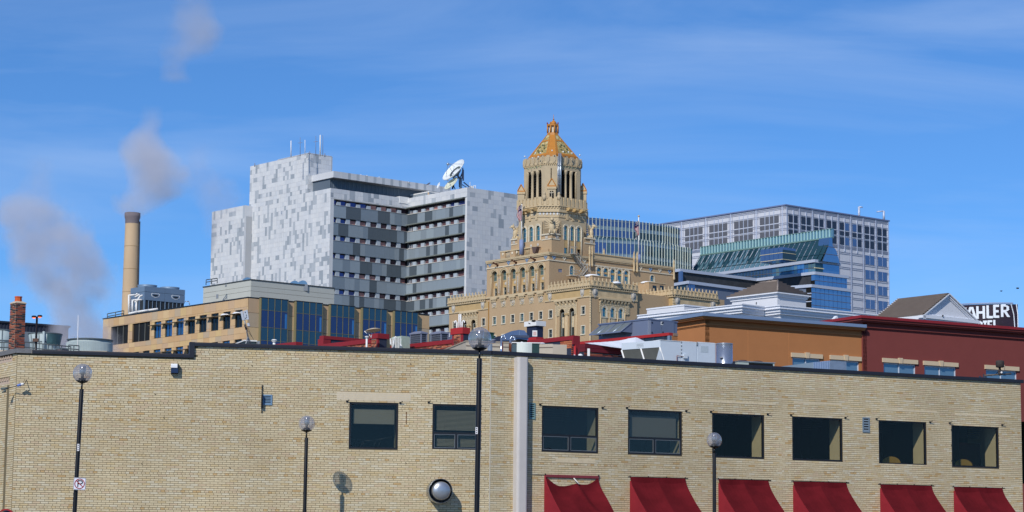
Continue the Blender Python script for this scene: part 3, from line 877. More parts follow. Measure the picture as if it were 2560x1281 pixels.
g = MB(); g.box(-.02, u.wr + .02, -.02, u.wl + .02, u.z1 - .02, u.z1 + .02); g.hprism([(-.02, -.02), (u.wr + .02, -.02), (u.wr + .02, u.wl + .02), (-.02, u.wl + .02)], u.z1 + .02, u.z1 + .09, 0, True, [(.1, .1), (u.wr - .1, .1), (u.wr - .1, u.wl - .1), (.1, u.wl - .1)]); u.part('cap', g, m_oldbrick_m)
g = MB(); c = u.wr / 2; g.lathe((c, c, u.z1 + .06), [(.175, 0), (.165, .05), (.155, .2), (.175, .21), (.175, .25), (.12, .25), (.12, .1)], 8, 0, False); u.part('chimney_pot', g, mat('terracotta', (196, 92, 50), rough=.8, var=.1, vs_=8))

# ---- cooling towers on a far roof, left edge
m_tower = mat('tower_siding', (166, 180, 182), rough=.6, var=.1, vs_=1.2)
m_tower_d = mat('tower_seam', (92, 104, 110), rough=.6)
m_teal = mat('patched_dark_plastic', (62, 92, 98), rough=.5, var=.35, vs_=2.5)
def cone_tower(px, pyt, pyb, D, wt, wb, label, n=10, seam=True):
    p = at(px, pyt, D); k = ppm(D); rt_, rb = wt / 2 / k, wb / 2 / k; h = (pyb - pyt) / k + 3
    rb2 = rb - (rt_ - rb) * (3 / max(h - 3, .1)) * .0
    rt = root('cooling_tower', (p.x, p.y, p.z - h), label, 'cooling tower', 'cooling towers on the left roof')
    M = WM[rt]
    g = MB(); hh = (pyb - pyt) / k
    g.lathe((0, 0, 0), [(rb2, 0), (rb2, 3), (rb + (rt_ - rb) * .15, 3 + hh * .3), (rt_, h), (rt_ - .1, h), (rt_ - .2, h - .6)], 28, 0, True, 'z', False)
    part('shell', g, m_tower, rt, M=M)
    for k2 in range(n):
        a = 2 * PI * (k2 + .2) / n; g = MB()
        for (r0, z0, r1, z1) in ((rb2, 0, rb2, 3), (rb2, 3, rb + (rt_ - rb) * .15, 3 + hh * .3), (rb + (rt_ - rb) * .15, 3 + hh * .3, rt_, h)):
            g.tube((r0 * math.cos(a), r0 * math.sin(a), z0), (r1 * math.cos(a), r1 * math.sin(a), z1), .045, 4)
        part('rib', g, m_tower_d, rt, M=M)
    for zz, rr_ in ((h, rt_), (3 + hh * .45, rb + (rt_ - rb) * .3)):
        g = MB(); g.lathe((0, 0, zz), [(rr_ + .02, -.06), (rr_ + .06, -.03), (rr_ + .06, .03), (rr_ - .02, .05)], 28, 0, True, 'z', False); part('hoop', g, m_tower_d, rt, M=M)
    return rt, M, rt_, rb, h, hh
rt, M, r1, r0, h, hh = cone_tower(113, 836, 876, 210, 83, 71, 'flared pale cooling tower with a torn dark patch, right of the brick chimney')
g = MB(); rs = random.Random(5); n = 7
prev = None
for k in range(n + 1):
    a = R_(-72 + 62 * k / n)
    t = (r1 * math.cos(a) * 1.008, r1 * math.sin(a) * 1.008, h - .08); b = ((r0 + .15) * math.cos(a) * 1.01, (r0 + .15) * math.sin(a) * 1.01, 3 + hh * (.35 if k % 2 else .25))
    if prev: g.quad(prev[1], b, t, prev[0])
    prev = (t, b)
part('patch', g, m_teal, rt, M=M)
g = MB(); g.tube((r1 * .12, -r1 * 1.03, 2), (r1 * .12, -r1 * 1.03, h + .1), .12, 6); part('downpipe', g, m_tower, rt, M=M)
cone_tower(3, 827, 876, 205, 62, 58, 'pale cooling tower cut by the left edge of the picture, left of the chimney', 9)
# ribbed drum
p = at(225, 851, 215); k = ppm(215); r = 54 / k; h = 25 / k + 4
rt = root('ribbed_tank', (p.x, p.y, p.z - h), 'low round tank of vertical ribbed metal beside the tan stone building', 'tank')
g = MB(); g.lathe((0, 0, 0), [(r, 0), (r, h), (r - .15, h)], 40, 0, True, 'z', False); g.lathe((0, 0, h - .25), [(r - .1, 0), (.01, .1)], 40, 0, False, 'z', False); part('shell', g, m_tower, rt, M=WM[rt])
for k2 in range(44):
    a = PI + PI * (k2 + .5) / 44; g = MB(); w_ = .09
    g.tube(((r + .06) * math.cos(a), (r + .06) * math.sin(a), 0), ((r + .06) * math.cos(a), (r + .06) * math.sin(a), h - .3), .11, 5); part('rib', g, m_tower, rt, M=WM[rt])
g = MB(); g.lathe((0, 0, h), [(r + .02, -.1), (r + .14, -.06), (r + .14, .02), (r, .04)], 40, 0, True, 'z', False); part('rim', g, m_tower_d, rt, M=WM[rt])
# dark long roof behind
u = Unit(-40, 799.5, 300, None, 172, 905, ra=36); u.wl = 12
u.root('dark_building', 'long dark-walled building behind the cooling towers at the left edge', 'building')
g = MB(); g.box(0, u.wr, 0, u.wl, 0, u.z1 - .25); u.part('wall', g, mat('dark_slate_siding', (52, 58, 74), rough=.8, var=.2, vs_=.4))
g = MB(); g.box(-.2, u.wr + .2, -.2, u.wl, u.z1 - .25, u.z1); u.part('roof_edge', g, mat('dark_edge', (40, 44, 56), rough=.6))
g = MB()
for k in range(0, 26): g.box(k * u.wr / 26, k * u.wr / 26 + .15, -.08, 0, 0, u.z1 - .25)
u.part('wall_ribs', g, mat('dark_slate_rib', (44, 50, 64), rough=.8))
u2 = u.R(30, 828)[1]
g = MB(); g.box(0.4, u.wr * .55, -.3, 0, 10, u2); u.part('pale_base', g, mat('pale_grey_siding', (120, 130, 140), rough=.8, var=.1, vs_=.5))
# roof under the towers and railings in front of them
g = MB(); a = at(-40, 880, 196); b = at(262, 886, 196)
rt = root('plant_building', (a.x, a.y, 0), 'plain plant building carrying the cooling towers at the left edge', 'building')
zt = at(100, 884, 200).z
g.hprism([(a.x - 3, 197), (b.x, 197), (b.x + 3, 240), (a.x - 8, 240)], 0, zt); part('wall', g, m_beige, rt, M=Matrix())
def railing(pts, label, D_ok=None, r=.03, posts=6, h=1.05, mt=None, mid=2):
    rt = root('roof_railing', pts[0], label, 'railing'); g = MB()
    for a, b in zip(pts[:-1], pts[1:]):
        a, b = Vector(a), Vector(b)
        for k in range(mid): part('rail', MB().tube(a + Vector((0, 0, h * (1 - k * .45))), b + Vector((0, 0, h * (1 - k * .45))), r, 6), mt or m_rail, rt, M=Matrix())
        for k in range(posts + 1):
            q = a.lerp(b, k / posts); part('post', MB().tube(q, q + Vector((0, 0, h)), r, 6), mt or m_rail, rt, M=Matrix())
    return rt
m_rail = mat('grey_railing', (84, 92, 96), rough=.5, metal=.3)
railing([at(-4, 885, 150), at(60, 884, 150), at(176, 896, 150)], 'grey pipe railing across the front of the flared cooling towers', posts=5, r=.035, h=.75)
railing([at(171, 884, 150), at(197, 886, 150)], 'short stretch of grey railing in front of the ribbed tank', posts=2, r=.035, h=.55)
# twin-head lamp with lit lamps
p = at(92.5, 792, 130); zb = 9.0
rt = root('twin_lamp', (p.x, p.y, zb), 'tall thin pole with two lit orange lamp heads near the brick chimney', 'lamp pole')
g = MB(); g.lathe((p.x, p.y, 0), [(.09, zb), (.06, p.z)], 10); part('pole', g, m_black, rt, M=Matrix())
m_lit = mat('sodium_lamp', (255, 150, 80), emit=(255, 110, 50), es=2.2)
for dx, dz, dy in ((-.125, -.03, -.2), (.12, .05, .2)):
    c = Vector((p.x + dx * 1.0, p.y + dy, p.z + dz)); s_ = 1.0
    g = MB(); g.lathe(c, [(.13, -.05), (.14, -.03), (.14, .03), (.1, .06), (.01, .07)], 16, 0, False); g.v = [(c.x + (v[0] - c.x) * 1.0, v[1], v[2]) for v in g.v]
    h_ = part('lamp_head', g, m_black, rt, M=Matrix())
    g = MB(); g.lathe(c, [(.01, -.1), (.06, -.09), (.095, -.05)], 12, 0, True); part('lit_lens', g, m_lit, h_, M=Matrix())
g = MB(); pz = at(92, 850, 130); g.box(p.x - .16, p.x + .16, p.y - .2, p.y - .08, pz.z - .12, pz.z + .06); part('junction_box', g, mat('brown_box', (92, 70, 60), rough=.7), rt, M=Matrix())
# whip aerial
p = at(195.5, 788, 160); q = at(194, 884, 160)
tag(part('whip_aerial', MB().tube((q.x, q.y, q.z - 1), (p.x, p.y, p.z), .045, 6, 0, .02), m_white, None), 'thin white whip aerial standing left of the tan stone building', 'aerial')
# small shed bits between towers
g = MB(); a = at(58, 868, 170); g.box(0, 1.0, 0, 1, 0, .8)
u = Unit(150, 870, 190, 140, 170, 884); u.root('roof_shed', 'low pinkish rooftop hatch between the cooling tower and the ribbed tank', 'roof hatch')
g = MB(); g.box(0, u.wr, 0, u.wl, u.z0 - 1, u.z1 - .1); u.part('body', g, mat('pinkish_panel', (150, 132, 134), rough=.8))
g = MB(); g.box(-.05, u.wr + .05, -.05, u.wl + .05, u.z1 - .1, u.z1); u.part('lid', g, m_tower_d)

# ---- panel antenna on a tripod
D = 98; P0 = at(619, 858, D)
rt = root('antenna_mast', (P0.x, P0.y, P0.z - .2), 'leaning tripod mast carrying two pale panel antennas before the tan building', 'antenna')
top = at(608, 785, D); mid = at(620, 843, D)
part('mast', MB().tube(top, mid, .028, 8), m_grey, rt, M=Matrix())
part('mast_clamp', MB().tube(at(612.5, 812, D), at(616, 824, D), .045, 8), m_black, rt, M=Matrix())
for px in (614, 621.5, 629): part('leg', MB().tube(mid, at(px, 862, D + (px - 621) * .05), .025, 6), m_grey, rt, M=Matrix())
m_ant = mat('antenna_panel', (172, 180, 192), rough=.5, var=.06, vs_=6)
def slab(pts, D, t, n, m, rt, px=0):
    a = [at(x, y, D) for x, y in pts]; g = MB(); b = [q + Vector((0, t, 0)) for q in a]
    g.poly(a); g.poly(list(reversed(b)))
    for k in range(len(a)): k2 = (k + 1) % len(a); g.quad(a[k], a[k2], b[k2], b[k])
    return part(n, g, m, rt, M=Matrix())
pn = slab([(608, 778), (618.5, 774.8), (622, 799), (611.5, 800)], D - .2, .09, 'panel', m_ant, rt)
slab([(600.8, 779.5), (606.5, 777.5), (611, 801), (605.5, 801)], D - .05, .09, 'panel', m_ant, rt)
for (x, y) in ((613, 781), (615.5, 788), (616, 793), (613.5, 796)): part('port', MB().ball(at(x, y, D - .22), .02, 0, 6, 4), m_black, pn, M=Matrix())
slab([(617, 808), (623, 808), (624.5, 815.5), (619, 816)], D - .1, .15, 'amplifier', m_ant, rt)
part('cable', MB().path([at(618, 816, D - .1), at(625, 832, D), at(634, 850, D)], .008, 5), m_black, rt, M=Matrix())
part('cable', MB().path([at(610, 800, D), at(616, 822, D - .05), at(629, 842, D)], .008, 5), m_black, rt, M=Matrix())
# dark dished unit behind it
u = Unit(612, 850.5, 101, 590, 640, 866, ra=20); u.z0 = ROOF2
u.root('roof_unit', 'dark teal rooftop unit with a pale rim at the foot of the antenna tripod', 'roof unit')
g = MB(); g.box(0, u.wr, 0, u.wl, u.z0, u.z1 - .05); u.part('body', g, mat('dark_teal_case', (52, 68, 74), rough=.7, var=.1, vs_=2))
g = MB(); g.box(-.04, u.wr + .04, -.04, u.wl + .04, u.z1 - .05, u.z1); u.part('rim', g, m_white)
g = MB(); g.box(u.wr + .02, u.wr + .1, -.3, .1, u.z1 - .9, u.z1 - .05); u.part('switch_box', g, m_grey)
# mushroom vents
def mushroom(px, py, D, s, label, gp='mushroom vents on the roofs'):
    p = at(px, py, D); rt = root('mushroom_vent', (p.x, p.y, p.z - .5), label, 'roof vent', gp); g = MB(); w_ = s / 2 / ppm(D)
    part('stack', MB().tube((p.x, p.y, p.z - 1.2), (p.x, p.y, p.z - w_ * .3), w_ * .45, 10), m_white, rt, M=Matrix())
    part('cap', MB().lathe((p.x, p.y, p.z), [(w_ * .5, -w_ * .28), (w_ * .98, -w_ * .2), (w_, -.1 * w_), (w_ * .7, w_ * .15), (.01, w_ * .28)], 16), m_white, rt, M=Matrix())
    part('skirt', MB().lathe((p.x, p.y, p.z - w_ * .5), [(w_ * .5, -w_ * .2), (w_ * .8, -w_ * .16), (w_ * .8, -w_ * .04), (w_ * .4, w_ * .05)], 16), m_white, rt, M=Matrix())
mushroom(685.5, 850.5, 99, 15, 'small pale mushroom vent in front of the blue glass bays', 'x') ; 
mushroom(917, 842, 112, 11, 'finned pale vent beside the first red pier', 'x')

# ---- parapet walls with red caps
def pwall(label, u_args, ylen, zc_, cap_h, slope_px=None, pier=None, depth=.35, brick=True, mcap=None):
    pass
def redwall(u, label, y0, y1, h, cap=.22, t=.35, bz=None, core=m_oldbrick_m, mcap=None, brk=True, bx0=None, bx1=None):
    """wall running along y (the left-hand direction) whose lit side faces left; origin at its near end"""
    mcap = mcap or m_redcap
    g = MB(); g.box(0, t, y0, y1, ROOF2, h - cap); w_ = u.part('wall', g, core)
    if brk:
        b = MB(); oldbricks(b, 'L', y0 if bx0 is None else bx0, y1 if bx1 is None else bx1, h - cap - .9, h - cap); stuff(u.part('brickwork', b, OB))
    g = MB(); g.box(-.05, t + .05, y0, y1, h - cap, h); u.part('cap', g, mcap)
# second wall: from its pier at (950,846) back to (805,866)
u = Unit(946, 845, 114, 802, None); u.wr = .35; y1 = u.wl
u.root('parapet_wall', 'old brick parapet wall with sloping red cap ending in the leftmost brick pier', 'parapet wall', 'red-capped brick parapet walls on the shop roofs', z=ROOF2)
h = u.z1
redwall(u, '', .55, y1, h)
z_p = u.R(946, 834)[1]
g = MB(); g.box(-.04, .5, -.02, .56, ROOF2, z_p - .25); u.part('pier', g, m_redcap)
g = MB(); g.box(-.046, -.03, .12, .5, ROOF2, z_p - .25); u.part('mortar', g, m_oldbrick_m); b = MB(); oldbricks(b, 'L', .12, .5, h - 1.2, z_p - .25, L=.19); b.v = [(x - .045, y, z) for x, y, z in b.v]; stuff(u.part('brickwork', b, OB))
g = MB(); g.box(-.1, .62, -.08, .62, z_p - .25, z_p + .0); u.part('pier_cap', g, m_redcap)
g = MB(); g.box(.05, .5, -.035, -.02, ROOF2, z_p - .25); u.part('membrane', g, m_navy)
# rear return of the same roof: cross parapet
u = Unit(808, 839.5, 128, 802, 960); u.wl = .5
u.root('parapet_wall', 'dark cross parapet with a thin red cap behind the leftmost brick pier', 'parapet wall', 'red-capped brick parapet walls on the shop roofs', z=ROOF2)
g = MB(); g.box(.55, u.wr, 0, .3, ROOF2, u.z1 - .18); u.part('wall', g, m_navy)
g = MB(); g.box(.0, u.wr, -.05, .35, u.z1 - .18, u.z1); u.part('cap', g, m_redcap)
g = MB(); g.box(0, .5, -.03, .5, ROOF2, u.z1 - .18); u.part('pier', g, m_redcap)
# small first red gable left
u = Unit(742, 855, 112, 690, None); u.wr = .3
u.root('parapet_wall', 'short red parapet end peeping over the roof edge left of the others', 'parapet wall', 'red-capped brick parapet walls on the shop roofs', z=ROOF2)
g = MB(); g.box(0, .3, 0, u.wl, ROOF2, u.z1 - .2); u.part('wall', g, m_redcap); g = MB(); g.box(-.05, .35, 0, u.wl, u.z1 - .2, u.z1); u.part('cap', g, m_redcap)
# third wall with the tall pier and four white pipes
u = Unit(1158, 846, 110, 978, None); y1 = u.wl
u.root('parapet_wall', 'brick parapet wall with long red cap rising to the tall pier with four white pipes', 'parapet wall', 'red-capped brick parapet walls on the shop roofs', z=ROOF2)
h = u.z1 + .0
redwall(u, '', .8, y1, h, cap=.2)
zp = u.R(1157, 819)[1]
g = MB(); g.box(-.04, .3, -.02, .8, ROOF2, zp - .3); u.part('pier', g, m_redcap)
g = MB(); g.box(-.046, -.03, .16, .66, ROOF2, zp - .32); u.part('mortar', g, m_oldbrick_m); b = MB(); oldbricks(b, 'L', .16, .66, h - 1.1, zp - .32, L=.2); b.v = [(x - .045, y, z) for x, y, z in b.v]; stuff(u.part('brickwork', b, OB))
g = MB(); g.box(-.1, .36, -.08, .86, zp - .3, zp); u.part('pier_cap', g, m_redcap2)
g = MB(); g.box(.0, .28, -.04, -.02, ROOF2, zp - .3); u.part('membrane', g, m_navy)
for k, (px, pyt, hk) in enumerate(((1142.5, 803, -1), (1147.5, 786, 0), (1151.5, 786, 0), (1155.5, 802, 1))):
    q = u.M @ Vector((.13, .72 - k * .17, zp)); g = MB(); zt = at(px, pyt, q.y).z; x = at(px, 815, q.y).x
    pp = [Vector((x, q.y, zp - .1)), Vector((x, q.y, zt))]
    if hk: pp[-1].z -= .06; pp += [Vector((x + hk * .06, q.y, zt + .0)), Vector((x + hk * .1, q.y, zt - .02)), Vector((x + hk * .11, q.y, zt - .12))]
    g.path(pp, .033, 8); part('white_pipe', g, m_white, u.o, M=Matrix())
# fourth wall
u = Unit(1434, 839.5, 108, 1285, None); y1 = u.wl; h = u.z1
u.root('parapet_wall', 'parapet wall with red cap, patch of orange bricks and a boxed red end beside the snow', 'parapet wall', 'red-capped brick parapet walls on the shop roofs', z=ROOF2)
redwall(u, '', 0, y1, h, cap=.2, core=m_navy, brk=False)
b = MB(); oldbricks(b, 'L', .1, .95, h - .58, h - .2, L=.4, H=.09); stuff(u.part('brickwork', b, [OB[4], OB[2], OB[4], OB[2], OB[4]]))
g = MB(); g.box(-.07, .36, -.05, .02, h - .42, h + .005); g.box(.06, .3, -.08, .1, ROOF2, h - .42); u.part('end_box', g, m_redcap)
g = MB(); g.tube((-.02, -.12, ROOF2), (-.02, -.12, h - .5), .06, 8); u.part('red_downpipe', g, m_redcap2)
b = MB()
for k in range(9): b.box(-.04, .06, .02, .12, h - .55 - k * .09, h - .5 - k * .09, k % 3)
stuff(u.part('brickwork', b, OB))
# fifth: thin long red cap over dark glass
u = Unit(1675, 832, 112, 1446, 1694); h = u.z1
u.root('parapet_wall', 'long thin red cap over dark glazing running up to the ochre building', 'parapet wall', 'red-capped brick parapet walls on the shop roofs', z=ROOF2)
g = MB(); g.box(0, .1, 0, u.wl, ROOF2, h - .14); u.part('glazing', g, mat('dark_blue_glazing', (54, 66, 78), rough=.25, metal=.3, var=.2, vs_=.8))
g = MB(); g.box(-.06, .2, -.0, u.wl, h - .14, h); u.part('cap', g, m_redcap2)
for k in range(9):
    y = .35 + k * u.wl / 9.2; g = MB(); g.box(-.03, 0, y, y + .12, ROOF2, h - .14); u.part('mullion', g, m_navy)
g = MB(); g.box(-.04, .12, .0, .14, ROOF2, h - .14); u.part('corner_post', g, m_galv)
g = MB(); g.box(.2, u.wr, -.02, .2, h - .14, h + .0); u.part('tan_cap', g, mat('tan_cap', (150, 128, 112), rough=.8)); 
g = MB(); g.box(.12, u.wr, 0, .2, ROOF2, h - .14); u.part('ochre_return', g, mat('ochre_stucco', (176, 118, 74), rough=.95, var=.05, vs_=1.2, bump=.08, bs=8))
# dark red parapet lower right and its bricks
u = Unit(1460, 861, 97, None, 1556); u.wl = .3; h = u.z1
u.root('parapet_wall', 'dark red boarded parapet below the snow bank with old bricks under it', 'parapet wall', 'red-capped brick parapet walls on the shop roofs', z=ROOF1)
g = MB(); g.box(0, u.wr + .6, 0, .3, ROOF1, h - .5); u.part('wall', g, m_oldbrick_m)
b = MB(); oldbricks(b, 'R', 0, u.wr + .6, h - .8, h - .32, L=.3); stuff(u.part('brickwork', b, OB))
for k in range(2):
    g = MB(); g.box(0, u.wr + .05, -.06, .32, h - .3 + k * .155, h - .3 + k * .155 + .147); u.part('board', g, mat('dark_red_board', (104, 30, 40), rough=.6, var=.06, vs_=2))
p = at(1471.5, 872, 92); g = MB(); g.box(p.x - .05, p.x + .05, p.y - .03, p.y + .03, ROOF1, p.z); tag(part('white_post', g, m_white, None), 'short white post standing on the roof before the dark red boards', 'post')
p = at(1451, 886, 90); g = MB(); g.lathe((p.x, p.y, p.z), [(.1, -.5), (.1, -.05), (.07, 0), (.001, .02)], 12); tag(part('white_dome_vent', g, m_white, None), 'small white domed vent low behind the roof edge left of the white post', 'roof vent')
p = at(1436, 889, 88); g = MB(); g.ball((p.x, p.y, p.z - .02), .05, 0, 8, 6); tag(part('snow_lump', g, m_snow, None), 'tiny lump of snow on the black roof edge', 'snow')
# snow lying on the roof beyond
g = MB(); nx, ny = 26, 12; rs = random.Random(2)
P = []
for j in range(ny + 1):
    row = []
    for i in range(nx + 1):
        t, v = i / nx, j / ny; px = 1462 + (1612 - 1462) * t
        ytop = 858 - 12 * (t ** 1.3) - 4.5 * math.exp(-((t - .82) / .16) ** 2); ytop += 9 * max(0, t - .86) / .14
        ybot = 858 + 22 * t
        p = at(px, ybot * (1 - v) + ytop * v, 97.5 + 7 * v * (1 if t > .02 else .1)); p.z += .02 * math.sin(7 * t * 3 + v * 5) * math.sin(PI * v) + rs.uniform(-.006, .006)
        row.append(tuple(p))
    P.append(row)
for j in range(ny):
    for i in range(nx): g.quad(P[j][i], P[j][i + 1], P[j + 1][i + 1], P[j + 1][i], 0, True)
tag(part('snow_bank', g, m_snow, None), 'drift of white snow lying on the roof behind the dark red boards', 'snow')

# ---- air conditioners on the shop roof
def ac_box(label, px, py, D, xl, xr, mt, side='slats', gp='air conditioning units on the shop roof', name='condenser', roundtop=True, ra=RA):
    u = Unit(px, py, D, xl, xr, ra=ra); u.z0 = u.z1 - 1.25; u.root(name, label, 'air conditioner', gp)
    g = MB(); g.box(.02, u.wr - .02, .02, u.wl - .02, u.z0, u.z1 - .1); u.part('coil', g, mat('condenser_coil', (74, 78, 88), rough=.6, var=.25, vs_=5))
    for (a, b) in ((0, 0), (u.wr - .05, 0), (0, u.wl - .05), (u.wr - .05, u.wl - .05)):
        g = MB(); g.box(a, a + .05, b, b + .05, u.z0, u.z1 - .1); u.part('corner_post', g, mt)
    n = 12
    for k in range(n):
        z = u.z0 + (u.z1 - .12 - u.z0) * k / n
        g = MB(); g.box(.05, u.wr - .05, -.004, .02, z, z + .02); g.box(-.004, .02, .05, u.wl - .05, z, z + .02); u.part('grille_bar', g, mat('grille_bar', (104, 108, 120), rough=.5))
    g = MB(); a, b = u.wr, u.wl
    g.hprism([(-.03, -.03), (a + .03, -.03), (a + .03, b + .03), (-.03, b + .03)], u.z1 - .1, u.z1 - .03)
    g.hprism([(-.03, -.03), (a + .03, -.03), (a + .03, b + .03), (-.03, b + .03)], u.z1 - .03, u.z1 + .05, 0, True, [(a * .25, b * .25), (a * .75, b * .25), (a * .75, b * .75), (a * .25, b * .75)])
    u.part('top', g, mt); return u
ac_box('left one of two large grey condensers behind the long red cap', 1053, 829.5, 116, 1025, 1068, m_acgrey)
ac_box('right one of two large grey condensers, next to the pier with white pipes', 1103, 829.5, 117, 1077, 1121, m_acgrey)
u = Unit(1121, 831, 119, 1118, 1131); u.z0 = u.z1 - 1.2; u.root('electric_cabinet', 'narrow blue-grey cabinet between the grey condenser and the pier', 'cabinet'); g = MB(); g.box(0, u.wr, 0, u.wl, u.z0, u.z1); u.part('body', g, m_acgrey); g = MB(); g.box(.05, .09, -.02, 0, u.z1 - .25, u.z1 - .05); u.part('handle', g, m_white)
u = Unit(1003, 840, 112, 979, 1024.5); u.z0 = u.z1 - 1.0; u.root('old_air_conditioner', 'pale green old air conditioner with open vertical fins and hanging white pipes', 'air conditioner')
m_green = mat('pale_green_case', (168, 182, 168), rough=.6, var=.08, vs_=3)
g = MB(); g.box(.03, u.wr - .03, .03, u.wl - .03, u.z0, u.z1 - .08); u.part('core', g, mat('dark_green_core', (74, 86, 84), rough=.8))
for k in range(9): g = MB(); x = u.wr * (k + .3) / 9; g.box(x, x + .05, -.01, .03, u.z0, u.z1 - .08); u.part('fin', g, m_green)
for k in range(6): g = MB(); y = u.wl * (k + .3) / 6; g.box(-.02, .03, y, y + .035, u.z0, u.z1 - .08); u.part('fin', g, m_white)
g = MB(); n = 6; g.prism([(0, u.z1 - .1), (u.wr, u.z1 - .1), (u.wr, u.z1 - .04), (u.wr - .06, u.z1), (.06, u.z1), (0, u.z1 - .04)], 0, u.wl); u.part('lid', g, m_green)
for (a, b, c, d) in ((986, 843, 983, 868), (1000, 860, 1004, 866)): part('white_pipe', MB().tube(at(a, b, 111.5), at(c, d, 111.3), .03, 8), m_white, u.o, M=Matrix())
part('pipe_elbow', MB().path([at(986, 846, 111.5), at(988.5, 842.5, 111.5), at(992, 845, 111.5)], .03), m_white, u.o, M=Matrix())
slab([(974.5, 847), (977.5, 846), (978.5, 862), (975, 861)], 112, .2, 'meter', m_white, u.o)
# satellite dish seen edge on with its support, by the leftmost pier
p = at(933, 828, 113)
rt = root('small_dish', (p.x, p.y, p.z - .6), 'beige satellite dish lying nearly flat beside the leftmost brick pier', 'satellite dish')
g = MB(); prof = [(r * .39, .10 * (r ** 2) - .1) for r in (0.003, .2, .4, .6, .8, 1.0)] + [(.4, .0), (.38, .02)]
Md = Matrix.Translation(p + Vector((0, 0, .03))) @ Matrix.Rotation(R_(172), 4, 'X') @ Matrix.Rotation(R_(8), 4, 'Y')
g.lathe((0, 0, 0), prof, 28, 0, True, 'z', False); part('dish', g, mat('beige_dish', (200, 186, 160), rough=.6), rt, M=Md)
part('arm', MB().tube(at(911, 828.5, 113), at(918, 835, 113), .02, 6), m_white, rt, M=Matrix()); part('arm', MB().tube(at(911, 828.5, 113), at(925, 831, 113), .015, 6), m_white, rt, M=Matrix())
part('strut', MB().tube(at(921, 833, 113), at(928, 845, 113), .018, 6), m_white, rt, M=Matrix()); part('strut', MB().tube(at(930, 832, 113), at(928, 845, 113), .018, 6), m_white, rt, M=Matrix())
p = at(879, 852, 116); g = MB(); g.lathe((p.x, p.y, p.z - .12), [(.12, -1), (.12, 0), (.115, .04), (.06, .1), (.001, .115)], 16); tag(part('dome_skylight', g, m_galv, None), 'small shiny metal dome behind the sloping red cap on the left', 'skylight')

# ---- middle cluster behind the tallest lamp
u = Unit(1240, 862, 100, None, 1352); u.P = at(1163, 872, 99)
u = Unit(1420, 862, 104, None, None)
m_b2 = m_beige
b1 = Unit(1165, 868, 99.5, None, 1296, ra=14); b1.wl = 6; b1.z1 = b1.R(1240, 857)[1]
b1.root('stucco_penthouse', 'low beige stucco penthouse behind the tallest globe lamp', 'penthouse')
g = MB(); g.box(0, b1.wr, 0, 6, ROOF2 - .5, b1.z1); b1.part('wall', g, m_beige)
g = MB(); g.box(-.03, b1.wr, -.03, 6, b1.z1, b1.z1 + .05); b1.part('edge', g, mat('beige_trim', (166, 152, 134), rough=.8))
g = MB(); zz = b1.R(1240, 868)[1]; g.box(0, b1.wr, -.02, 0, zz, zz + .035); b1.part('ledge', g, mat('brown_trim', (120, 108, 98), rough=.8))
b2 = Unit(1380, 860, 98, 1345, 1418, ra=20); b2.root('stucco_box', 'beige stucco box below the orange bricks of the parapet', 'penthouse', z=ROOF1)
b2 = Unit(1382, 861.5, 98, 1348, 1417, la=-82, ra=8)
b2.o = bpy.data.objects.get('stucco_box')
fl = b2.FL
g = MB(); g.box(0, b2.wr, 0, .6, ROOF1, b2.z1); b2.part('wall', g, m_beige)
f = Face(b2.P, -14); w_ = -f.hit(1345, 870)[0]
g = MB(); g.box(-w_, 0, 0, 1.2, ROOF1, b2.z1 + .02); part('wall', g, m_beige, b2.o, f)
g = MB(); zz = f.hit(1365, 868)[1]; g.box(-w_, 0, -.02, 0, zz - .03, zz); part('seam', g, mat('brown_trim', (120, 108, 98)), b2.o, f)
# white curved unit with dark green sides
u = Unit(1292, 858, 93, None, 1330, ra=4); u.z0 = ROOF1
u.root('rooftop_unit', 'white curved-front rooftop unit with dark green side grilles', 'air conditioner')
z1 = u.z1; wr = u.wr; g = MB(); n = 8
pl = [(wr * k / n, -.1 * math.sin(PI * k / n)) for k in range(n + 1)] + [(wr, .6), (0, .6)]
g.hprism(pl, u.z0, z1); u.part('front', g, mat('white_enamel', (214, 220, 212), rough=.4))
g = MB(); x2 = u.R(1348.5, 870)[0]; g.box(wr + .005, x2, .02, .6, u.z0, z1 - .03); u.part('side_grille', g, mat('dark_green_grille', (34, 62, 62), rough=.7, var=.2, vs_=20))
g = MB(); x3 = u.R(1281, 870)[0]; g.box(x3, -.005, .03, .6, u.z0, z1 - .04); u.part('side_grille', g, mat('slate_grille', (74, 92, 100), rough=.7))
g = MB(); g.box(x3 - .02, x2 + .05, .0, .65, z1, z1 + .035); u.part('lid', g, m_white)
p = at(1355, 859, 94); g = MB(); g.ball((p.x, p.y, p.z), .11, 0, 12, 6, 1.2, 1, .3); part('snow_patch', g, m_snow, u.o, M=Matrix())
# rusty stack top, silver goosenecks, pipe
p = at(1278, 858, 94); g = MB(); g.lathe((p.x, p.y, p.z - .35), [(.07, -1), (.07, .02), (.1, .04), (.1, .3), (.075, .35), (.05, .35)], 14); tag(part('rusty_stack', g, mat('rusty_metal', (104, 58, 38), rough=.9, var=.3, vs_=18), None), 'short rusty flue left of the white curved unit', 'flue')
def goose(px, py, pyb, D, r, label, dirx=1):
    p = at(px, py, D); q = at(px, pyb, D); rt = root('gooseneck_vent', (q.x, q.y, ROOF1), label, 'roof vent', 'silver gooseneck vents behind the tallest lamp')
    R0 = r * 1.9; pts = [Vector((q.x, q.y, q.z - 1)), Vector((p.x, p.y, p.z - R0))] + [Vector((p.x + R0 * (1 - math.cos(a)) * dirx, p.y, p.z - R0 + R0 * math.sin(a))) for a in [PI * k / 8 for k in range(1, 8)]] + [Vector((p.x + 2 * R0 * dirx, p.y, p.z - R0 * 1.7))]
    part('pipe', MB().path(pts, r, 12), mat('bright_steel', (190, 200, 214), rough=.22, metal=.85), rt, M=Matrix())
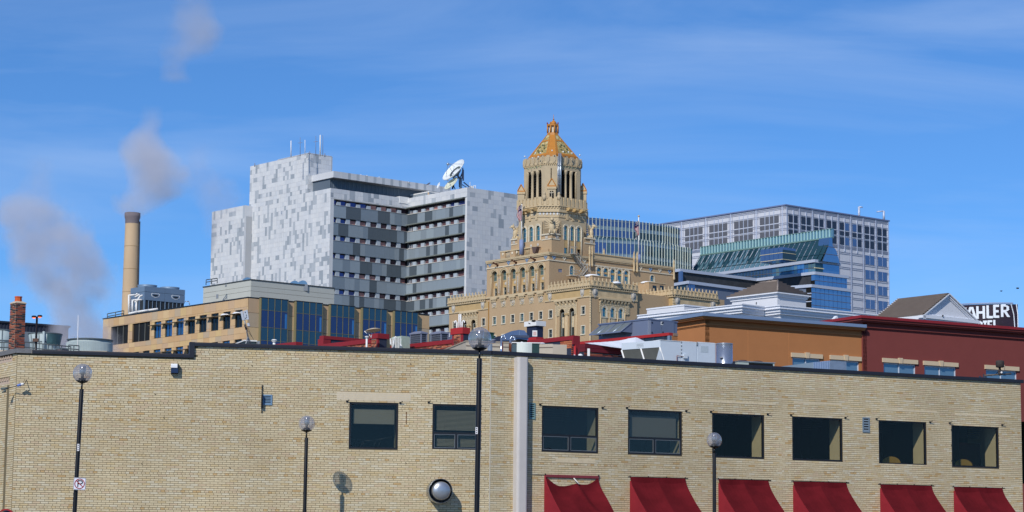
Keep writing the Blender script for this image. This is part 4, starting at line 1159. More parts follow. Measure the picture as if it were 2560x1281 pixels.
goose(1253.5, 841, 856, 96, .045, 'left silver gooseneck vent on a thin rusty pipe', 1)
p = at(1257, 856, 96); tag(part('thin_pipe', MB().tube((p.x, p.y, ROOF1), (p.x, p.y, p.z), .018, 8), mat('rusty_metal', (104, 58, 38)), None), 'thin rusty pipe standing before the beige penthouse', 'pipe')
goose(1276, 843, 853, 97, .05, 'right silver gooseneck vent by the black machinery', 1)
p = at(1225, 860, 92); g = MB(); g.tube((p.x, p.y, ROOF1), (p.x, p.y, p.z), .095, 16); tag(part('fat_pipe', g, m_galv, None), 'fat grey pipe rising right of the tallest lamp globe', 'pipe')
rt = root('louvred_cowl', at(1234, 855, 95), 'stack of dark louvre rings right of the tallest lamp globe', 'roof vent')
for k in range(3): p = at(1233 - k * .5, 850 + k * 3.3, 95); part('ring', MB().lathe(p, [(.09, -.03), (.13, -.02), (.13, 0), (.07, .025)], 14), m_acgrey, rt, M=Matrix())
u = Unit(1192, 828, 122, 1170, 1235); u.z0 = u.z1 - 1.9; u.root('green_cabinet', 'dark green rooftop cabinet partly seen through the tallest lamp globe', 'cabinet'); g = MB(); g.box(0, u.wr, 0, u.wl, u.z0, u.z1 - .05); u.part('body', g, mat('dark_green_paint', (54, 90, 78), rough=.6, var=.1, vs_=1)); g = MB(); g.box(-.03, u.wr + .03, -.03, u.wl + .03, u.z1 - .05, u.z1); u.part('lid', g, mat('dark_green_paint', (54, 90, 78)))
# blue curved hood
p = at(1283, 845, 112)
rt = root('blue_hood', (p.x, p.y, ROOF2), 'shiny blue-grey curved ventilation hood left of the navy stair box', 'ventilation hood')
m_bh = mat('blue_grey_sheet', (108, 126, 156), rough=.3, metal=.5, var=.06, vs_=1)
g = MB(); f = Face(Vector((p.x, p.y, 0)), 12)
pts = []
for (px, py) in ((1243, 851), (1254, 839), (1270, 832.5), (1288, 829.5), (1301, 831), (1307, 838), (1310.5, 849)): x, z = f.hit(px, py); pts.append((x, z))
xb, zb = f.hit(1311, 856); xa, za = f.hit(1243, 856)
g.prism([(xa, za)] + [(xb, zb)] + list(reversed(pts)), -.9, .9); part('shell', g, m_bh, rt, f)
g = MB()
x, z = f.hit(1288, 830); x2, z2 = f.hit(1289.3, 843); g.box(x, x + .02, -.91, -.9, z2, z - .03); part('seam', g, m_galv, rt, f)
g = MB(); a, b = f.hit(1268, 845), f.hit(1312, 850); g.box(a[0], b[0], -.98, .4, b[1], a[1] + .05); part('lip', g, mat('slate_hood', (82, 92, 112), rough=.4, metal=.3), rt, f)
g = MB(); a, b = f.hit(1236, 845), f.hit(1270, 866); g.box(a[0], b[0], -.85, .2, b[1] - .6, a[1]); part('throat', g, mat('dark_navy_duct', (42, 46, 68), rough=.6), rt, f)
u = Unit(1296, 848, 104, 1288, 1318); u.z0 = ROOF2; u.root('black_machine', 'black machinery with a bright fitting beneath the blue curved hood', 'machinery'); g = MB(); g.box(0, u.wr, 0, u.wl, u.z0, u.z1); u.part('body', g, m_dark)
g = MB(); g.ball((u.wr * .3, -.06, u.z1 - .16), .05, 0, 10, 6, 1.6, 1, 1); u.part('fitting', g, m_white)
# navy stair box with white cap and red base
u = Unit(1341, 812, 118, 1317, 1358); u.z0 = ROOF2; u.root('stair_box', 'navy blue box with overhanging white cap and red base above the parapet', 'penthouse')
zr = u.R(1341, 843)[1]
g = MB(); g.box(0, u.wr, 0, u.wl, zr, u.z1 - .06); u.part('wall', g, mat('navy_panel', (38, 46, 70), rough=.55, var=.06, vs_=1.5))
g = MB(); g.box(-.02, u.wr + .02, -.02, u.wl + .02, u.z0, zr); u.part('base', g, m_redcap2)
zt = u.R(1341, 802.5)[1]; g = MB(); g.box(-.1, u.wr + .1, -.1, u.wl + .1, u.z1 - .06, zt); u.part('cap', g, m_white)
p = at(1321, 808, 117); part('spout', MB().tube(p, at(1326, 810.5, 117), .025, 6), m_black, u.o, M=Matrix())
p = at(1337, 834, 116); g = MB(); g.box(p.x - .12, p.x + .12, p.y, p.y + .08, p.z - .15, p.z + .15); nb = part('notice_box', g, m_white, u.o, M=Matrix())
g = MB(); g.box(p.x - .08, p.x + .08, p.y - .006, p.y - .002, p.z - .1, p.z + .09); part('notice', g, mat('pale_notice', (206, 176, 170), rough=.8), nb, M=Matrix())
p2 = at(1334, 803, 117); tag(part('cap_fitting', MB().ball((p2.x, p2.y, p2.z), .08, 0, 10, 6, 1.5, 1, .7), m_dark, None), 'small dark fitting on the white cap of the navy box', 'fitting')

# ---- grey-blue air handler with weather hood
u = Unit(1620, 797.5, 128, 1497, 1693); u.z0 = ROOF2
u.root('air_handler', 'long blue-grey air handler with a sloping mesh hood and double doors', 'air handler')
m_ah = mat('blue_grey_case', (112, 122, 146), rough=.5, metal=.1, var=.05, vs_=.8)
zlo = u.L(1497, 812)[1]
g = MB(); g.box(0, u.wr, 0, u.wl, u.z0, u.z1 - .05); u.part('case', g, m_ah)
g = MB(); g.box(-.04, u.wr + .04, -.04, u.wl + .04, u.z1 - .05, u.z1 + .02); u.part('lid', g, mat('blue_grey_lid', (100, 112, 140), rough=.5))
x0 = u.R(1641, 820)[0]; g = MB(); g.box(0, u.R(1628, 820)[0] + 0, -.02, 0, u.z0, u.z1 - .05); u.part('corner_strip', g, mat('pale_strip', (150, 156, 172), rough=.5))
for (a, b) in ((1626, 1652), (1653, 1685)):
    r = u.Rr(a, 802, b, 843); g = MB(); g.box(r[0], r[1], -.035, 0, r[2] - .5, r[3]); dd = u.part('door', g, m_ah)
    for zz in (r[3] - .15, r[2] + .15): g = MB(); g.box(r[0] + .05, r[0] + .13, -.06, -.035, zz, zz + .09); u.part('hinge', g, m_navy, dd)
r = u.Rr(1651, 804.5, 1656.5, 813.5); g = MB(); g.box(r[0], r[1], -.045, -.036, r[2], r[3]); sg = u.part('notice', g, m_white)
g = MB(); cx, cz = (r[0] + r[1]) / 2, (r[2] + r[3]) / 2; g.lathe((cx, -.048, cz), [(.055, 0), (.055, .004)], 12, 0, False, 'y'); u.part('symbol', g, m_black, sg)
y0, y1 = u.L(1581, 812)[0], u.L(1503, 812)[0]; zt = u.z1 - .12; zb_ = u.L(1545, 836)[1]; dout = .9
for k in range(4):
    a, b = y0 + (y1 - y0) * k / 4, y0 + (y1 - y0) * (k + 1) / 4
    g = MB(); g.quad((-.03, a + .02, zt), (-.03, b - .02, zt), (-dout, b - .02, zb_), (-dout, a + .02, zb_)); g.quad((-.01, a + .02, zt), (-.01, b - .02, zt), (-dout + .02, b - .02, zb_), (-dout + .02, a + .02, zb_)); u.part('mesh_panel', g, mat('filter_mesh', (106, 114, 116), rough=.7, var=.06, vs_=30))
for k in range(5):
    a = y0 + (y1 - y0) * k / 4; g = MB(); g.tube((-.03, a, zt + .01), (-dout - .01, a, zb_), .035, 6); u.part('hood_bar', g, m_galv if k in (1, 3) else m_ah)
g = MB(); g.box(-dout - .02, -dout + .03, y0, y1, zb_ - .04, zb_ + .03); g.poly([(-.02, y0, zt), (-dout, y0, zb_), (-.02, y0, zb_)]); g.poly([(-.02, y1, zt), (-dout, y1, zb_), (-.02, y1, zb_)]); u.part('hood_side', g, m_ah)
u2 = u; 
for (px, py) in ((1503, 833), (1505, 838)): r = u.L(px, py); g = MB(); g.ball((-.02, r[0], r[1]), .05, 0, 8, 6); u.part('knob', g, m_white)

# ---- big white air handler with snow, steel drum
u = Unit(1651, 851, 93, 1554, 1789, ra=30, la=-42); u.z0 = ROOF1
u.root('white_air_handler', 'large white air handler with slanted intake screens just behind the roof edge', 'air handler')
m_wah = mat('white_case', (196, 206, 216), rough=.45, var=.04, vs_=1, spec=.4)
yl = u.wl; z1 = u.z1; zs = u.FL.hit(1600, 869)[1]
fL = u.FL
# body with the slanted lower front: profile extruded along the left-hand face
n_ = fL.n
g = MB(); g.box(-yl, 0, 0, .8, ROOF1, z1)
part('case', MB().box(-yl, -.02, .75, 2.0, ROOF1, z1 - .01), m_wah, u.o, fL)
zb2 = fL.hit(1600, 872)[1]
g = MB(); g.box(-yl, 0, 0, .75, zb2, z1); part('fascia', g, m_wah, u.o, fL)
for k in range(2):
    a, b = -yl + yl * k / 2, -yl + yl * (k + 1) / 2
    g = MB(); g.quad((a + .05, .02, zb2), (b - .05, .02, zb2), (b - .05 + .25, .75, ROOF1), (a + .05 + .25, .75, ROOF1)); part('intake_screen', g, mat('intake_screen', (96, 98, 94), rough=.6, var=.15, vs_=2.5), u.o, fL)
for k in range(3):
    a = -yl + yl * k / 2; a = min(a, -.03); g = MB(); g.tube((a, 0, zb2), (a + .25, .72, ROOF1), .035, 6); part('screen_bar', g, m_white, u.o, fL)
g = MB(); g.box(-.03, u.wr, 0, .03, ROOF1, z1)
x1 = u.R(1655, 890)[0]
g = MB(); xs_ = u.R(1664, 899)[0]
g.prism([(0, z1), (0, zb2), (xs_ * 1.1, ROOF1), (u.wr, ROOF1), (u.wr, z1)][::-1], 0, 1.6); u.part('side', g, m_wah)
g = MB(); g.box(-.02, u.wr + .02, -.02, 1.7, z1, z1 + .02); u.part('lid', g, m_white)
for (a, b, c, d) in ((1704, 853, 1741, 903), (1743, 855, 1787, 905)):
    r = u.Rr(a, b, c, d); g = MB(); g.box(r[0], r[1] , -.015, 0, ROOF1 + .1, r[3]); dd = u.part('door', g, m_wah)
r = u.Rr(1751, 865, 1770, 882); g = MB(); g.box(r[0], r[1], -.022, -.016, r[2], r[3]); u.part('label_plate', g, mat('faded_plate', (176, 188, 196), rough=.6, var=.08, vs_=10))
r = u.Rr(1740, 856, 1743, 864); g = MB(); g.box(r[0], r[1], -.05, -.016, r[2], r[3]); u.part('latch', g, m_grey)
for k in range(5): r = u.R(1703, 856 + k * 9); g = MB(); g.box(r[0] - .02, r[0] + .02, -.03, 0, r[1] - .03, r[1] + .03); u.part('hinge', g, m_grey)
r = u.Rr(1707, 886, 1716, 897); g = MB(); g.box(r[0], r[1], -.1, 0, r[2], r[3]); bx = u.part('switch_box', g, m_wah)
g = MB(); g.tube((r[0], -.05, r[3] - .1), (r[0] - .32, -.05, r[3] - .08), .012, 6); g.tube((r[0] - .32, -.05, r[3] - .08), (r[0] - .32, -.05, ROOF1), .015, 6); u.part('conduit', g, mat('red_brown_conduit', (120, 70, 66), rough=.6))
# illegible raised plate on the fascia
lx0, lz1 = fL.hit(1592, 860.5); lx1, lz0 = fL.hit(1609.5, 868)
g = MB(); rs = random.Random(9)
for k in range(6):
    x = lx0 + (lx1 - lx0) * (k + .15) / 6; w2 = (lx1 - lx0) / 6 * .6
    g.box(x, x + .01, -.01, 0, lz0, lz1); g.box(x, x + w2, -.01, 0, lz1 - .012, lz1); g.box(x, x + w2, -.01, 0, (lz0 + lz1) / 2, (lz0 + lz1) / 2 + .01)
    if k % 2: g.box(x, x + w2, -.01, 0, lz0, lz0 + .012)
part('faded_marks', g, mat('faded_mark', (150, 158, 164), rough=.7), u.o, fL)
p = at(1811, 860, 96); rr_ = 20.5 / ppm(96)
rt = root('steel_drum', (p.x, p.y, ROOF1), 'polished steel drum-shaped duct right of the white air handler', 'duct')
g = MB(); g.lathe((p.x, p.y, 0), [(rr_, ROOF1), (rr_, p.z), (rr_ * .96, p.z), (.01, p.z - .02)], 32); part('shell', g, mat('polished_duct', (188, 196, 208), rough=.25, metal=.8, var=.03, vs_=2), rt, M=Matrix())
for pz in (860, ): g = MB(); g.lathe((p.x, p.y, p.z), [(rr_ + .003, -.03), (rr_ + .012, -.02), (rr_ + .012, 0), (rr_, .01)], 32, cap=False); part('rim', g, m_galv, rt, M=Matrix())
q = at(1803, 894, 95.6); g = MB(); g.box(q.x - .05, q.x + .06, p.y - rr_ - .05, p.y - rr_ + .05, q.z - .02, q.z + .03); part('clip', g, m_grey, rt, M=Matrix())
# low pale units and galvanised duct
u = Unit(1845, 904, 96, 1810, 1936, ra=24); u.z0 = ROOF1; u.root('low_roof_unit', 'low pale green-grey unit with two brown fan covers beside the steel drum', 'roof unit')
g = MB(); g.box(0, u.wr, 0, 1.2, u.z0, u.z1); u.part('case', g, mat('pale_grey_green', (168, 178, 172), rough=.6, var=.06, vs_=2))
g = MB(); g.box(-.03, u.wr + .03, -.03, 1.25, u.z1, u.z1 + .03); u.part('lid', g, m_grey)
for k in range(2):
    g = MB(); cx = u.wr * (.28 + .42 * k); g.lathe((cx, .5, u.z1 + .03), [(.26, 0), (.25, .04), (.15, .08), (.01, .09)], 18); u.part('fan_cover', g, mat('brown_fan_cover', (74, 42, 34), rough=.7))
r = u.Rr(1872, 906, 1932, 912); g = MB(); g.box(r[0], r[1], -.01, 0, r[2] - .3, r[3] - .02); u.part('grille', g, m_dark)
u = Unit(2075, 902, 97, None, 2116, ra=26); u.z0 = ROOF1; u.root('galvanised_duct', 'galvanised duct with a long tapering transition before the ochre wall', 'duct')
z1 = u.z1; f = u.FR; xa, za = f.hit(2034, 906); xb, zb3 = f.hit(1950, 917)
g = MB(); g.box(0, u.wr, 0, .9, u.z0, z1); u.part('box', g, mat('galv_a', (136, 152, 172), rough=.5, metal=.4, var=.15, vs_=3))
g = MB(); g.prism([(xa, u.z0), (0, u.z0), (0, z1), (xa, za)], .02, .85); u.part('ribbed_section', g, mat('galv_b', (160, 178, 204), rough=.4, metal=.5, var=.05, vs_=3))
for k in range(7): g = MB(); x = xa + (0 - xa) * k / 7; zz = za + (z1 - za) * k / 7; g.box(x, x + .03, 0, .02, u.z0, zz); u.part('rib', g, mat('galv_b', (160, 178, 204)))
g = MB(); g.prism([(xb, u.z0), (xa, u.z0), (xa, za), (xb, zb3)], .03, .8); u.part('taper', g, mat('galv_c', (150, 168, 182), rough=.5, metal=.3, var=.06, vs_=2))
# floodlight on the right of the roof
p = at(2500, 918, 91.5)
rt = root('roof_floodlight', (p.x, p.y, p.z - .6), 'dark weathered floodlight on the roof edge before the red building', 'floodlight')
g = MB(); g.lathe((0, 0, 0), [(.13, -.02), (.165, .0), (.165, .2), (.15, .25), (.1, .26)], 20); part('hood', g, mat('weathered_black', (62, 56, 54), rough=.8, var=.3, vs_=12), rt, M=Matrix.Translation(p - Vector((0, 0, .0))))
part('neck', MB().path([p + Vector((-.02, 0, 0)), p + Vector((.0, 0, -.12)), p + Vector((-.05, 0, -.2)), p + Vector((.02, 0, -.34))], .05, 8), mat('weathered_black', (62, 56, 54)), rt, M=Matrix())
part('bracket', MB().tube(at(2461, 939, 91.5), at(2528, 935, 91.8), .03, 6), mat('weathered_wood', (104, 92, 80), rough=.9), rt, M=Matrix())
part('cable', MB().path([at(2469, 939, 91.5), at(2480, 940, 91.5), at(2490, 935, 91.5), at(2495, 930, 91.4)], .012, 5), m_black, rt, M=Matrix())
part('fitting', MB().ball(at(2504, 932, 91.3), .045, 0, 8, 6), m_white, rt, M=Matrix())
rt = root('roof_pipes', at(2455, 945, 91.3), 'little cluster of dark pipe stubs on the roof edge left of the floodlight', 'pipes')
for (a, b, r) in ((2450, 941, .045), (2459, 935, .02), (2462, 941, .07), (2455, 943, .03)):
    q = at(a, b, 91.3); part('stub', MB().tube((q.x, q.y, zc - .3), q, r, 8), m_navy, rt, M=Matrix())
# ================================================================== tan stone building with glass bays
T = Unit(621, 743.5, 300, 260, 1065)
T.root('tan_stone_building', 'tan stone-clad office block with narrow windows and five blue glass bays', 'building', z=0)
zT = T.z1
m_T = [mat('tan_stone_%d' % i, c, rough=.85, var=.05, vs_=.8, var2=.03) for i, c in enumerate([(200, 168, 128), (207, 178, 136), (193, 164, 132), (203, 174, 126), (184, 164, 138), (197, 162, 120)])]
m_joint = mat('stone_joint', (140, 118, 92), rough=.95)
Lf = T.FL
wins = []
xsT = [(815, 903, 690, 930), (967, 1058, 668, 910), (1125, 1217, 645, 888), (1285, 1376, 625, 868), (1443, 1537, 603, 848), (1607, 1702, 578, 825), (1773, 1868, 555, 803), (1940, 2035, 532, 783)]
def zc5(X, Y): return (240 + X / 5.565, 680 + Y / 5.565)
for (a, b, c, d) in xsT:
    p, q = zc5(a, c + 8), zc5(b, d - 12); x0, z1 = Lf.hit(*p); x1, z0 = Lf.hit(q[0], q[1]); wins.append((x0, x1, z0, z1))
z0a = sum(w[2] for w in wins) / 8; z1a = sum(w[3] for w in wins) / 8
wins = [(w[0], w[1], z0a, z1a) for w in wins]
fl_ = z1a - Lf.hit(*zc5(1010, 1060))[1]                      # storey height
big = []
for (a, b, c, d) in ((213, 442, 768, 990), (510, 747, 725, 955)):
    x0, z1 = Lf.hit(*zc5(a, c)); x1, z0 = Lf.hit(*zc5(b, d)); big.append((x0, x1, z0, z1))
zb0, zb1 = (big[0][2] + big[1][2]) / 2, (big[0][3] + big[1][3]) / 2
big = [(b[0], b[1], zb0, zb1) for b in big]
ex = Lf.hit(*zc5(655, 1100))[0]; dx = wins[1][0] - wins[0][0]
row2 = [(w[0], w[1], w[2] - fl_, w[3] - fl_) for w in wins] + [(wins[0][0] - dx * k, wins[0][1] - dx * k, z0a - fl_, z1a - fl_) for k in (1, 2, 3)]
row3 = [(w[0], w[1], w[2] - fl_, w[3] - fl_) for w in row2]
holes = wins + big + row2 + row3
g = MB(); g.wall(-T.wl, 0, 0, zT, holes, 0, .25); part('wall', g, m_joint, T.o, Lf)
g = MB(); g.hprism([(.4, .3), (T.wr, .3), (T.wr, 20), (.4, 20)], 0, zT - .4); g.hprism([(.3, .31), (T.wr, .31), (T.wr, T.wl), (.3, T.wl)], zT - .9, zT - .45); T.part('core', g, m_joint)
# stone panels, one by one
pm = {}
rs = random.Random(11)
def clip(segs, h):
    ns = []
    for (p, q) in segs:
        if q <= h[0] or p >= h[1]: ns.append((p, q)); continue
        if h[0] - p > .08: ns.append((p, h[0]))
        if q - h[1] > .08: ns.append((h[1], q))
    return ns
rows = [zT - .12]
pw, ph = 1.48, 1.14
z = zT - .1; npan = 0; st = MB()
while z > 8:
    z2 = z - ph; x = -T.wl + .01
    while x < -.05:
        b = min(x + pw, 0)
        # split vertically round the openings
        cuts = sorted(set([z2, z] + [v for h in holes if h[0] < b and h[1] > x for v in h[2:4] if z2 < v < z]))
        for c, d in zip(cuts[:-1], cuts[1:]):
            segs = [(x, b)]
            for h in holes:
                if h[2] < (c + d) / 2 < h[3]: segs = clip(segs, h)
            for (p, q) in segs:
                t = rs.choices(range(6), [30, 18, 18, 12, 12, 10])[0]
                if d - c > .9 and q - p > 1.2 and npan < 230 and z > Lf.hit(400, 905)[1]:
                    g = MB(); g.box(p + .012, q - .012, -.03, .0, c + .012, d - .012); part('stone_panel', g, m_T[t], T.o, Lf); npan += 1
                else: st.box(p + .012, q - .012, -.03, .0, c + .012, d - .012, t)
        x += pw
    z = z2
stuff(part('stone_panels', st, m_T, T.o, Lf), 'remaining stone panels')
g = MB(); g.box(-T.wl - .1, .05, -.08, .3, zT - .09, zT + .06); part('roof_edge', g, m_black, T.o, Lf)
m_tg = bluepane('tan_window_glass', (70, 120, 160), metal=.7); m_tgd = bluepane('dark_window_glass', (22, 28, 30), metal=.3, wob=.0)
m_louv = mat('black_louvre', (28, 28, 27), rough=.6)
fm = {}
for k, w in enumerate(wins + row2):
    W_, H_ = w[1] - w[0], w[3] - w[2]; key = 0
    if key not in fm:
        f = MB(); t = .1; f.box(0, t, .1, .2, 0, H_); f.box(W_ - t, W_, .1, .2, 0, H_); f.box(t, W_ - t, .1, .2, 0, t); f.box(t, W_ - t, .1, .2, H_ - t, H_); f.box(W_ / 2 - .03, W_ / 2 + .03, .1, .2, t, H_ - t)
        a = MB(); a.box(t, W_ / 2 - .03, .15, .17, t, H_ - t); b = MB(); b.box(W_ / 2 + .03, W_ - t, .15, .17, t, H_ - t)
        s = MB(); s.prism([(0, 0)] * 0 or [(-.55, 0), (W_ - .05, 0), (W_ - .05, .05), (-.55, .05)], -.75, .0)
        fm[key] = (f.mesh('window', mat('bronze_frame', (62, 64, 60), rough=.5)), a.mesh('pane', m_tg), b.mesh('pane', m_tg), a.mesh('pane', m_tgd), b.mesh('pane', m_tgd), s.mesh('sunshade', mat('sunshade', (128, 116, 92), rough=.7)))
    fr = fm[key]; x, z = w[0], w[2]; dk = (k % 8 >= 3 and k < 8) or k > 14
    wd = part('window', fr[0], None, T.o, Lf, x, 0, z)
    part('pane', fr[3 if dk else 1], None, wd, Lf, x, 0, z); part('pane', fr[4 if dk else 2], None, wd, Lf, x, 0, z)
    sh = part('sunshade', fr[5], None, T.o, Lf, x, 0, z + H_ * .76)
    if k in (6, 7):
        g = MB(); n = 8; g.prism([(.1, 0)] + [(W_ - .1, 0)] + [(W_ - .1 - (W_ - .2) * j / n, .2 * math.sin(PI * j / n) + .02) for j in range(n + 1)], -.6, -.1)
        part('snow_cap', g, m_snow, sh, Lf, x, 0, z + H_ * .76 + .05)
for w in big:
    for j in range(3):
        a = w[0] + (w[1] - w[0]) * j / 3; b = w[0] + (w[1] - w[0]) * (j + 1) / 3
        g = MB(); g.box(a, b, .2, .24, w[2], w[3])
        lv = part('louvre_panel', g, m_louv, T.o, Lf)
        g = MB(); g.box(b - .03, b + .03, .1, .2, w[2], w[3]); part('mullion', g, mat('grey_mullion', (110, 112, 108), rough=.6), lv, Lf)
# right-hand face: stone end, then five projecting glass bays between piers
Rf = T.FR; proj = .5; z_low = 12
m_spand = bluepane('teal_spandrel', (60, 92, 106), metal=.6, wob=.0)
m_vis = bluepane('blue_vision_glass', (64, 80, 114), metal=.7, wob=.0)
m_cur = mat('pale_curtain', (150, 180, 190), rough=.5)
m_mul = mat('bronze_mullion', (116, 112, 86), rough=.5)
m_ret = mat('tan_bay_return', (122, 116, 88), rough=.7)
bays = [(652, 720.5), (740, 807), (826, 888), (906.5, 968.5), (986.5, 1046)]
xA = 0
g = MB()
prev = 0.0
zsp = [T.R(660, 743)[1]]
ztops = Rf.off(0, -proj).hit(649, 744.5)[1]
Fb = Rf.off(0, -proj)
zz = [Fb.hit(665, 776)[1], Fb.hit(665, 819)[1], Fb.hit(665, 852)[1]]
for i, (a, b) in enumerate(bays):
    x0, x1 = Fb.hit(a, 790)[0], Fb.hit(b, 790)[0]
    g = MB(); g.box(x0 + .06, x1 - .06, .05, proj, z_low, ztops - .02); bay = part('glass_bay', g, m_dark, T.o, Fb)
    g = MB(); g.box(x0, x0 + .1, .0, proj, z_low, ztops); g.box(x1 - .1, x1, 0, proj, z_low, ztops); part('bay_side', g, m_ret, bay, Fb)
    g = MB(); g.box(x0, x1, -.02, proj, ztops - .02, ztops + .1); part('bay_roof', g, m_black, bay, Fb)
    zs = [ztops, zz[0], zz[1], zz[2], z_low]
    for k in range(4):
        p = x0 + .1 + (x1 - x0 - .2) * k / 4; q = x0 + .1 + (x1 - x0 - .2) * (k + 1) / 4
        for r in range(4):
            g = MB(); g.box(p + .03, q - .03, .0, .04, zs[r + 1] + .03, zs[r] - .03)
            part('pane', g, (m_spand, m_vis, m_spand, m_vis)[r], bay, Fb)
        if k: g = MB(); g.box(p - .035, p + .035, -.06, .03, z_low, ztops); part('mullion', g, m_mul, bay, Fb)
    for r in (1, 2, 3): g = MB(); g.box(x0 + .1, x1 - .1, -.035, .03, zs[r] - .03, zs[r] + .03); part('transom', g, m_mul, bay, Fb)
    # curtain seen at the right-hand pane
    p = x1 - .1 - (x1 - x0 - .2) / 4 * .4
    g = MB(); g.box(p, x1 - .2, -.004, -.001, zz[1] + .06, zz[0] - .3); part('curtain', g, bluepane('curtain_glass', (78, 132, 176), metal=.5), bay, Fb)
    # pier to the left of this bay
# stone on the right-hand wall behind
for (a, b) in ((621, 649), (719, 737), (805, 823), (886, 904), (966, 984), (1044, 1065)):
    x0, x1 = max(0, Rf.hit(a, 790)[0]), Rf.hit(b, 790)[0] + (0 if b < 1060 else 0)
    if a > 640: x1 += .6
    z = zT - .1; zt = 0
    while z > z_low:
        g = MB(); g.box(x0 + .0, x1, -.0 if a > 640 else -.03, .3, z - 1.9 + .02, z - .015); part('stone_panel', g, m_T[rs.choice((0, 2, 4, 1))], T.o, Rf); z -= 1.9
    g = MB(); g.box(x0 - .05, x1, -.06, .3, zT - .08, zT + .06); part('roof_edge', g, m_black, T.o, Rf)
# pale clad penthouse on its roof
m_cl = mat('pale_cladding', (186, 188, 180), rough=.55, var=.04, vs_=.5)
u = Unit(627.7, 699, 306, 509.4, 836)
u.root('clad_penthouse', 'pale grey-green clad rooftop plant room above the tan stone building', 'penthouse', z=zT - .5)
n = 4; H = u.z1 - (zT - .5); hs = [u.z1 - .1, u.R(640, 717)[1], u.R(640, 729)[1], zT - .5]
g = MB(); g.box(.05, u.wr - .05, .05, u.wl - .05, zT - .5, u.z1 - .2); u.part('core', g, m_joint)
for k in range(3):
    zt, zb = hs[k], hs[k + 1]
    for j in range(4): g = MB(); y = u.wl * j / 4; g.box(-.03, .04, y + .004, y + u.wl / 4 - .004, zb + .025, zt - .01); u.part('cladding_panel', g, m_cl)
    for j in range(5): g = MB(); x = u.wr * j / 5; g.box(x + .004, x + u.wr / 5 - .004, -.03, .04, zb + .025, zt - .01); u.part('cladding_panel', g, m_cl)
g = MB(); g.box(-.1, u.wr, -.1, u.wl + .1, u.z1 - .1, u.z1 + .05); u.part('roof_edge', g, mat('slate_edge', (70, 76, 78), rough=.6))
for (a, b, c, d) in ((541.5, 736.5, 546.5, 746), (563.5, 713, 567.5, 716.5)):
    r = u.Lr(a, b, c, d); g = MB(); g.box(-.07, -.03, r[0], r[1], r[2], r[3]); u.part('vent_grille', g, m_grey)
# half-round hoods on its roof
def hood(px, py, D, w_, h_, label):
    p = at(px, py + h_ , D); k = ppm(D); R0 = h_ / k
    rt = root('round_hood', p, label, 'roof vent', 'half-round blue hoods on the pale penthouse'); f = Face(p, 20)
    g = MB(); nn = 12; pts = [(R0 * 1.15 * math.cos(PI * j / nn), p.z - .3 + R0 * math.sin(PI * j / nn)) for j in range(nn + 1)]
    g.prism(pts, -w_ / k / 2, w_ / k / 2); g.xform(Matrix.Translation((0, 0, 0)) @ Matrix.Rotation(0, 4, 'Z')); part('hood', g, mat('blue_hood_metal', (120, 158, 188), rough=.35, metal=.4, var=.1, vs_=1), rt, f)
    g = MB(); g.box(-R0 * 1.3, R0 * 1.3, -w_ / k / 2 - .02, w_ / k / 2 + .02, p.z - 1.2, p.z - .3); part('base', g, m_grey, rt, f)
hood(617, 689, 312, 16, 9, 'left half-round blue hood peeping over the pale penthouse')
hood(736, 697, 312, 10, 9, 'dark-ended hood on the pale penthouse, middle of three')
hood(755, 697, 312, 22, 9.5, 'right blue hood with a bright band on the pale penthouse')
railing([at(515, 713, 308), at(543, 709, 308)], 'tiny railing at the left end of the pale penthouse roof', posts=2, r=.06, h=.7)
railing([at(268, 800, 345), at(309, 792, 345)], 'railing on the tan building roof in front of the smokestack', posts=2, r=.07, h=.9)

# ---- blue cooling unit with two fans and white pipes
U = Unit(362, 716, 340, 327, 463); U.z0 = zT - .6
U.root('cooling_unit', 'blue-grey cooling unit with two round fan rings and oval badges on the tan roof', 'cooling unit')
m_cu = mat('blue_grey_steel', (112, 134, 158), rough=.5, metal=.15, var=.05, vs_=.6)
zmid = U.R(380, 752)[1]; zhi = U.R(400, 733)[1]
g = MB(); g.box(.08, U.wr - .08, .08, U.wl - .08, U.z0, U.z1 - .1); U.part('core', g, mat('fill_media', (46, 52, 58), rough=.8))
for j in range(2):
    x0, x1 = U.wr * j / 2 + .02, U.wr * (j + 1) / 2 - .02
    for (zb, zt) in ((zmid + .02, zhi - .02), (zhi + .02, U.z1)):
        g = MB(); g.box(x0, x1, -.02, .1, zb, zt); pnl = U.part('case_panel', g, m_cu)
        if zb < zhi:
            cx, cz = (x0 + x1) / 2 + .1, (zb + zt) / 2 + .15; g = MB(); n = 14
            hexa = [(-.75, .2), (-.62, .34), (.62, .34), (.75, .2), (.62, -.12), (0, -.34), (-.62, -.12)]
            g.prism([(cx + a, cz + b) for a, b in reversed(hexa)], -.05, -.02); bd = U.part('badge', g, m_white, pnl)
            g = MB(); g.prism([(cx + a * .86, cz + b * .8 + .01) for a, b in reversed(hexa)], -.06, -.05); U.part('badge_face', g, m_cu, bd)
            g = MB(); g.prism([(cx + a * .6, cz + b * .45 + .0) for a, b in reversed(hexa)], -.068, -.06); U.part('badge_mark', g, mat('dark_badge', (40, 48, 56), rough=.6), bd)
    for k in range(5):
        a = x0 + (x1 - x0) * k / 5; g = MB(); g.box(a, a + (.14 if k in (0,) else .07), -.03, .1, U.z0, zmid); U.part('lower_post', g, m_cu)
for (zb, zt) in ((zmid + .02, zhi - .02), (zhi + .02, U.z1)): g = MB(); g.box(-.02, .1, .0, U.wl, zb, zt); U.part('case_panel', g, m_cu)
g = MB(); g.box(0, U.wr, 0, U.wl, U.z1 - .08, U.z1 + .02); U.part('top', g, m_cu)
for k in range(3): y = U.wl * k / 3; g = MB(); g.box(-.03, .1, y, y + .25, U.z0, zmid); U.part('lower_post', g, m_cu)
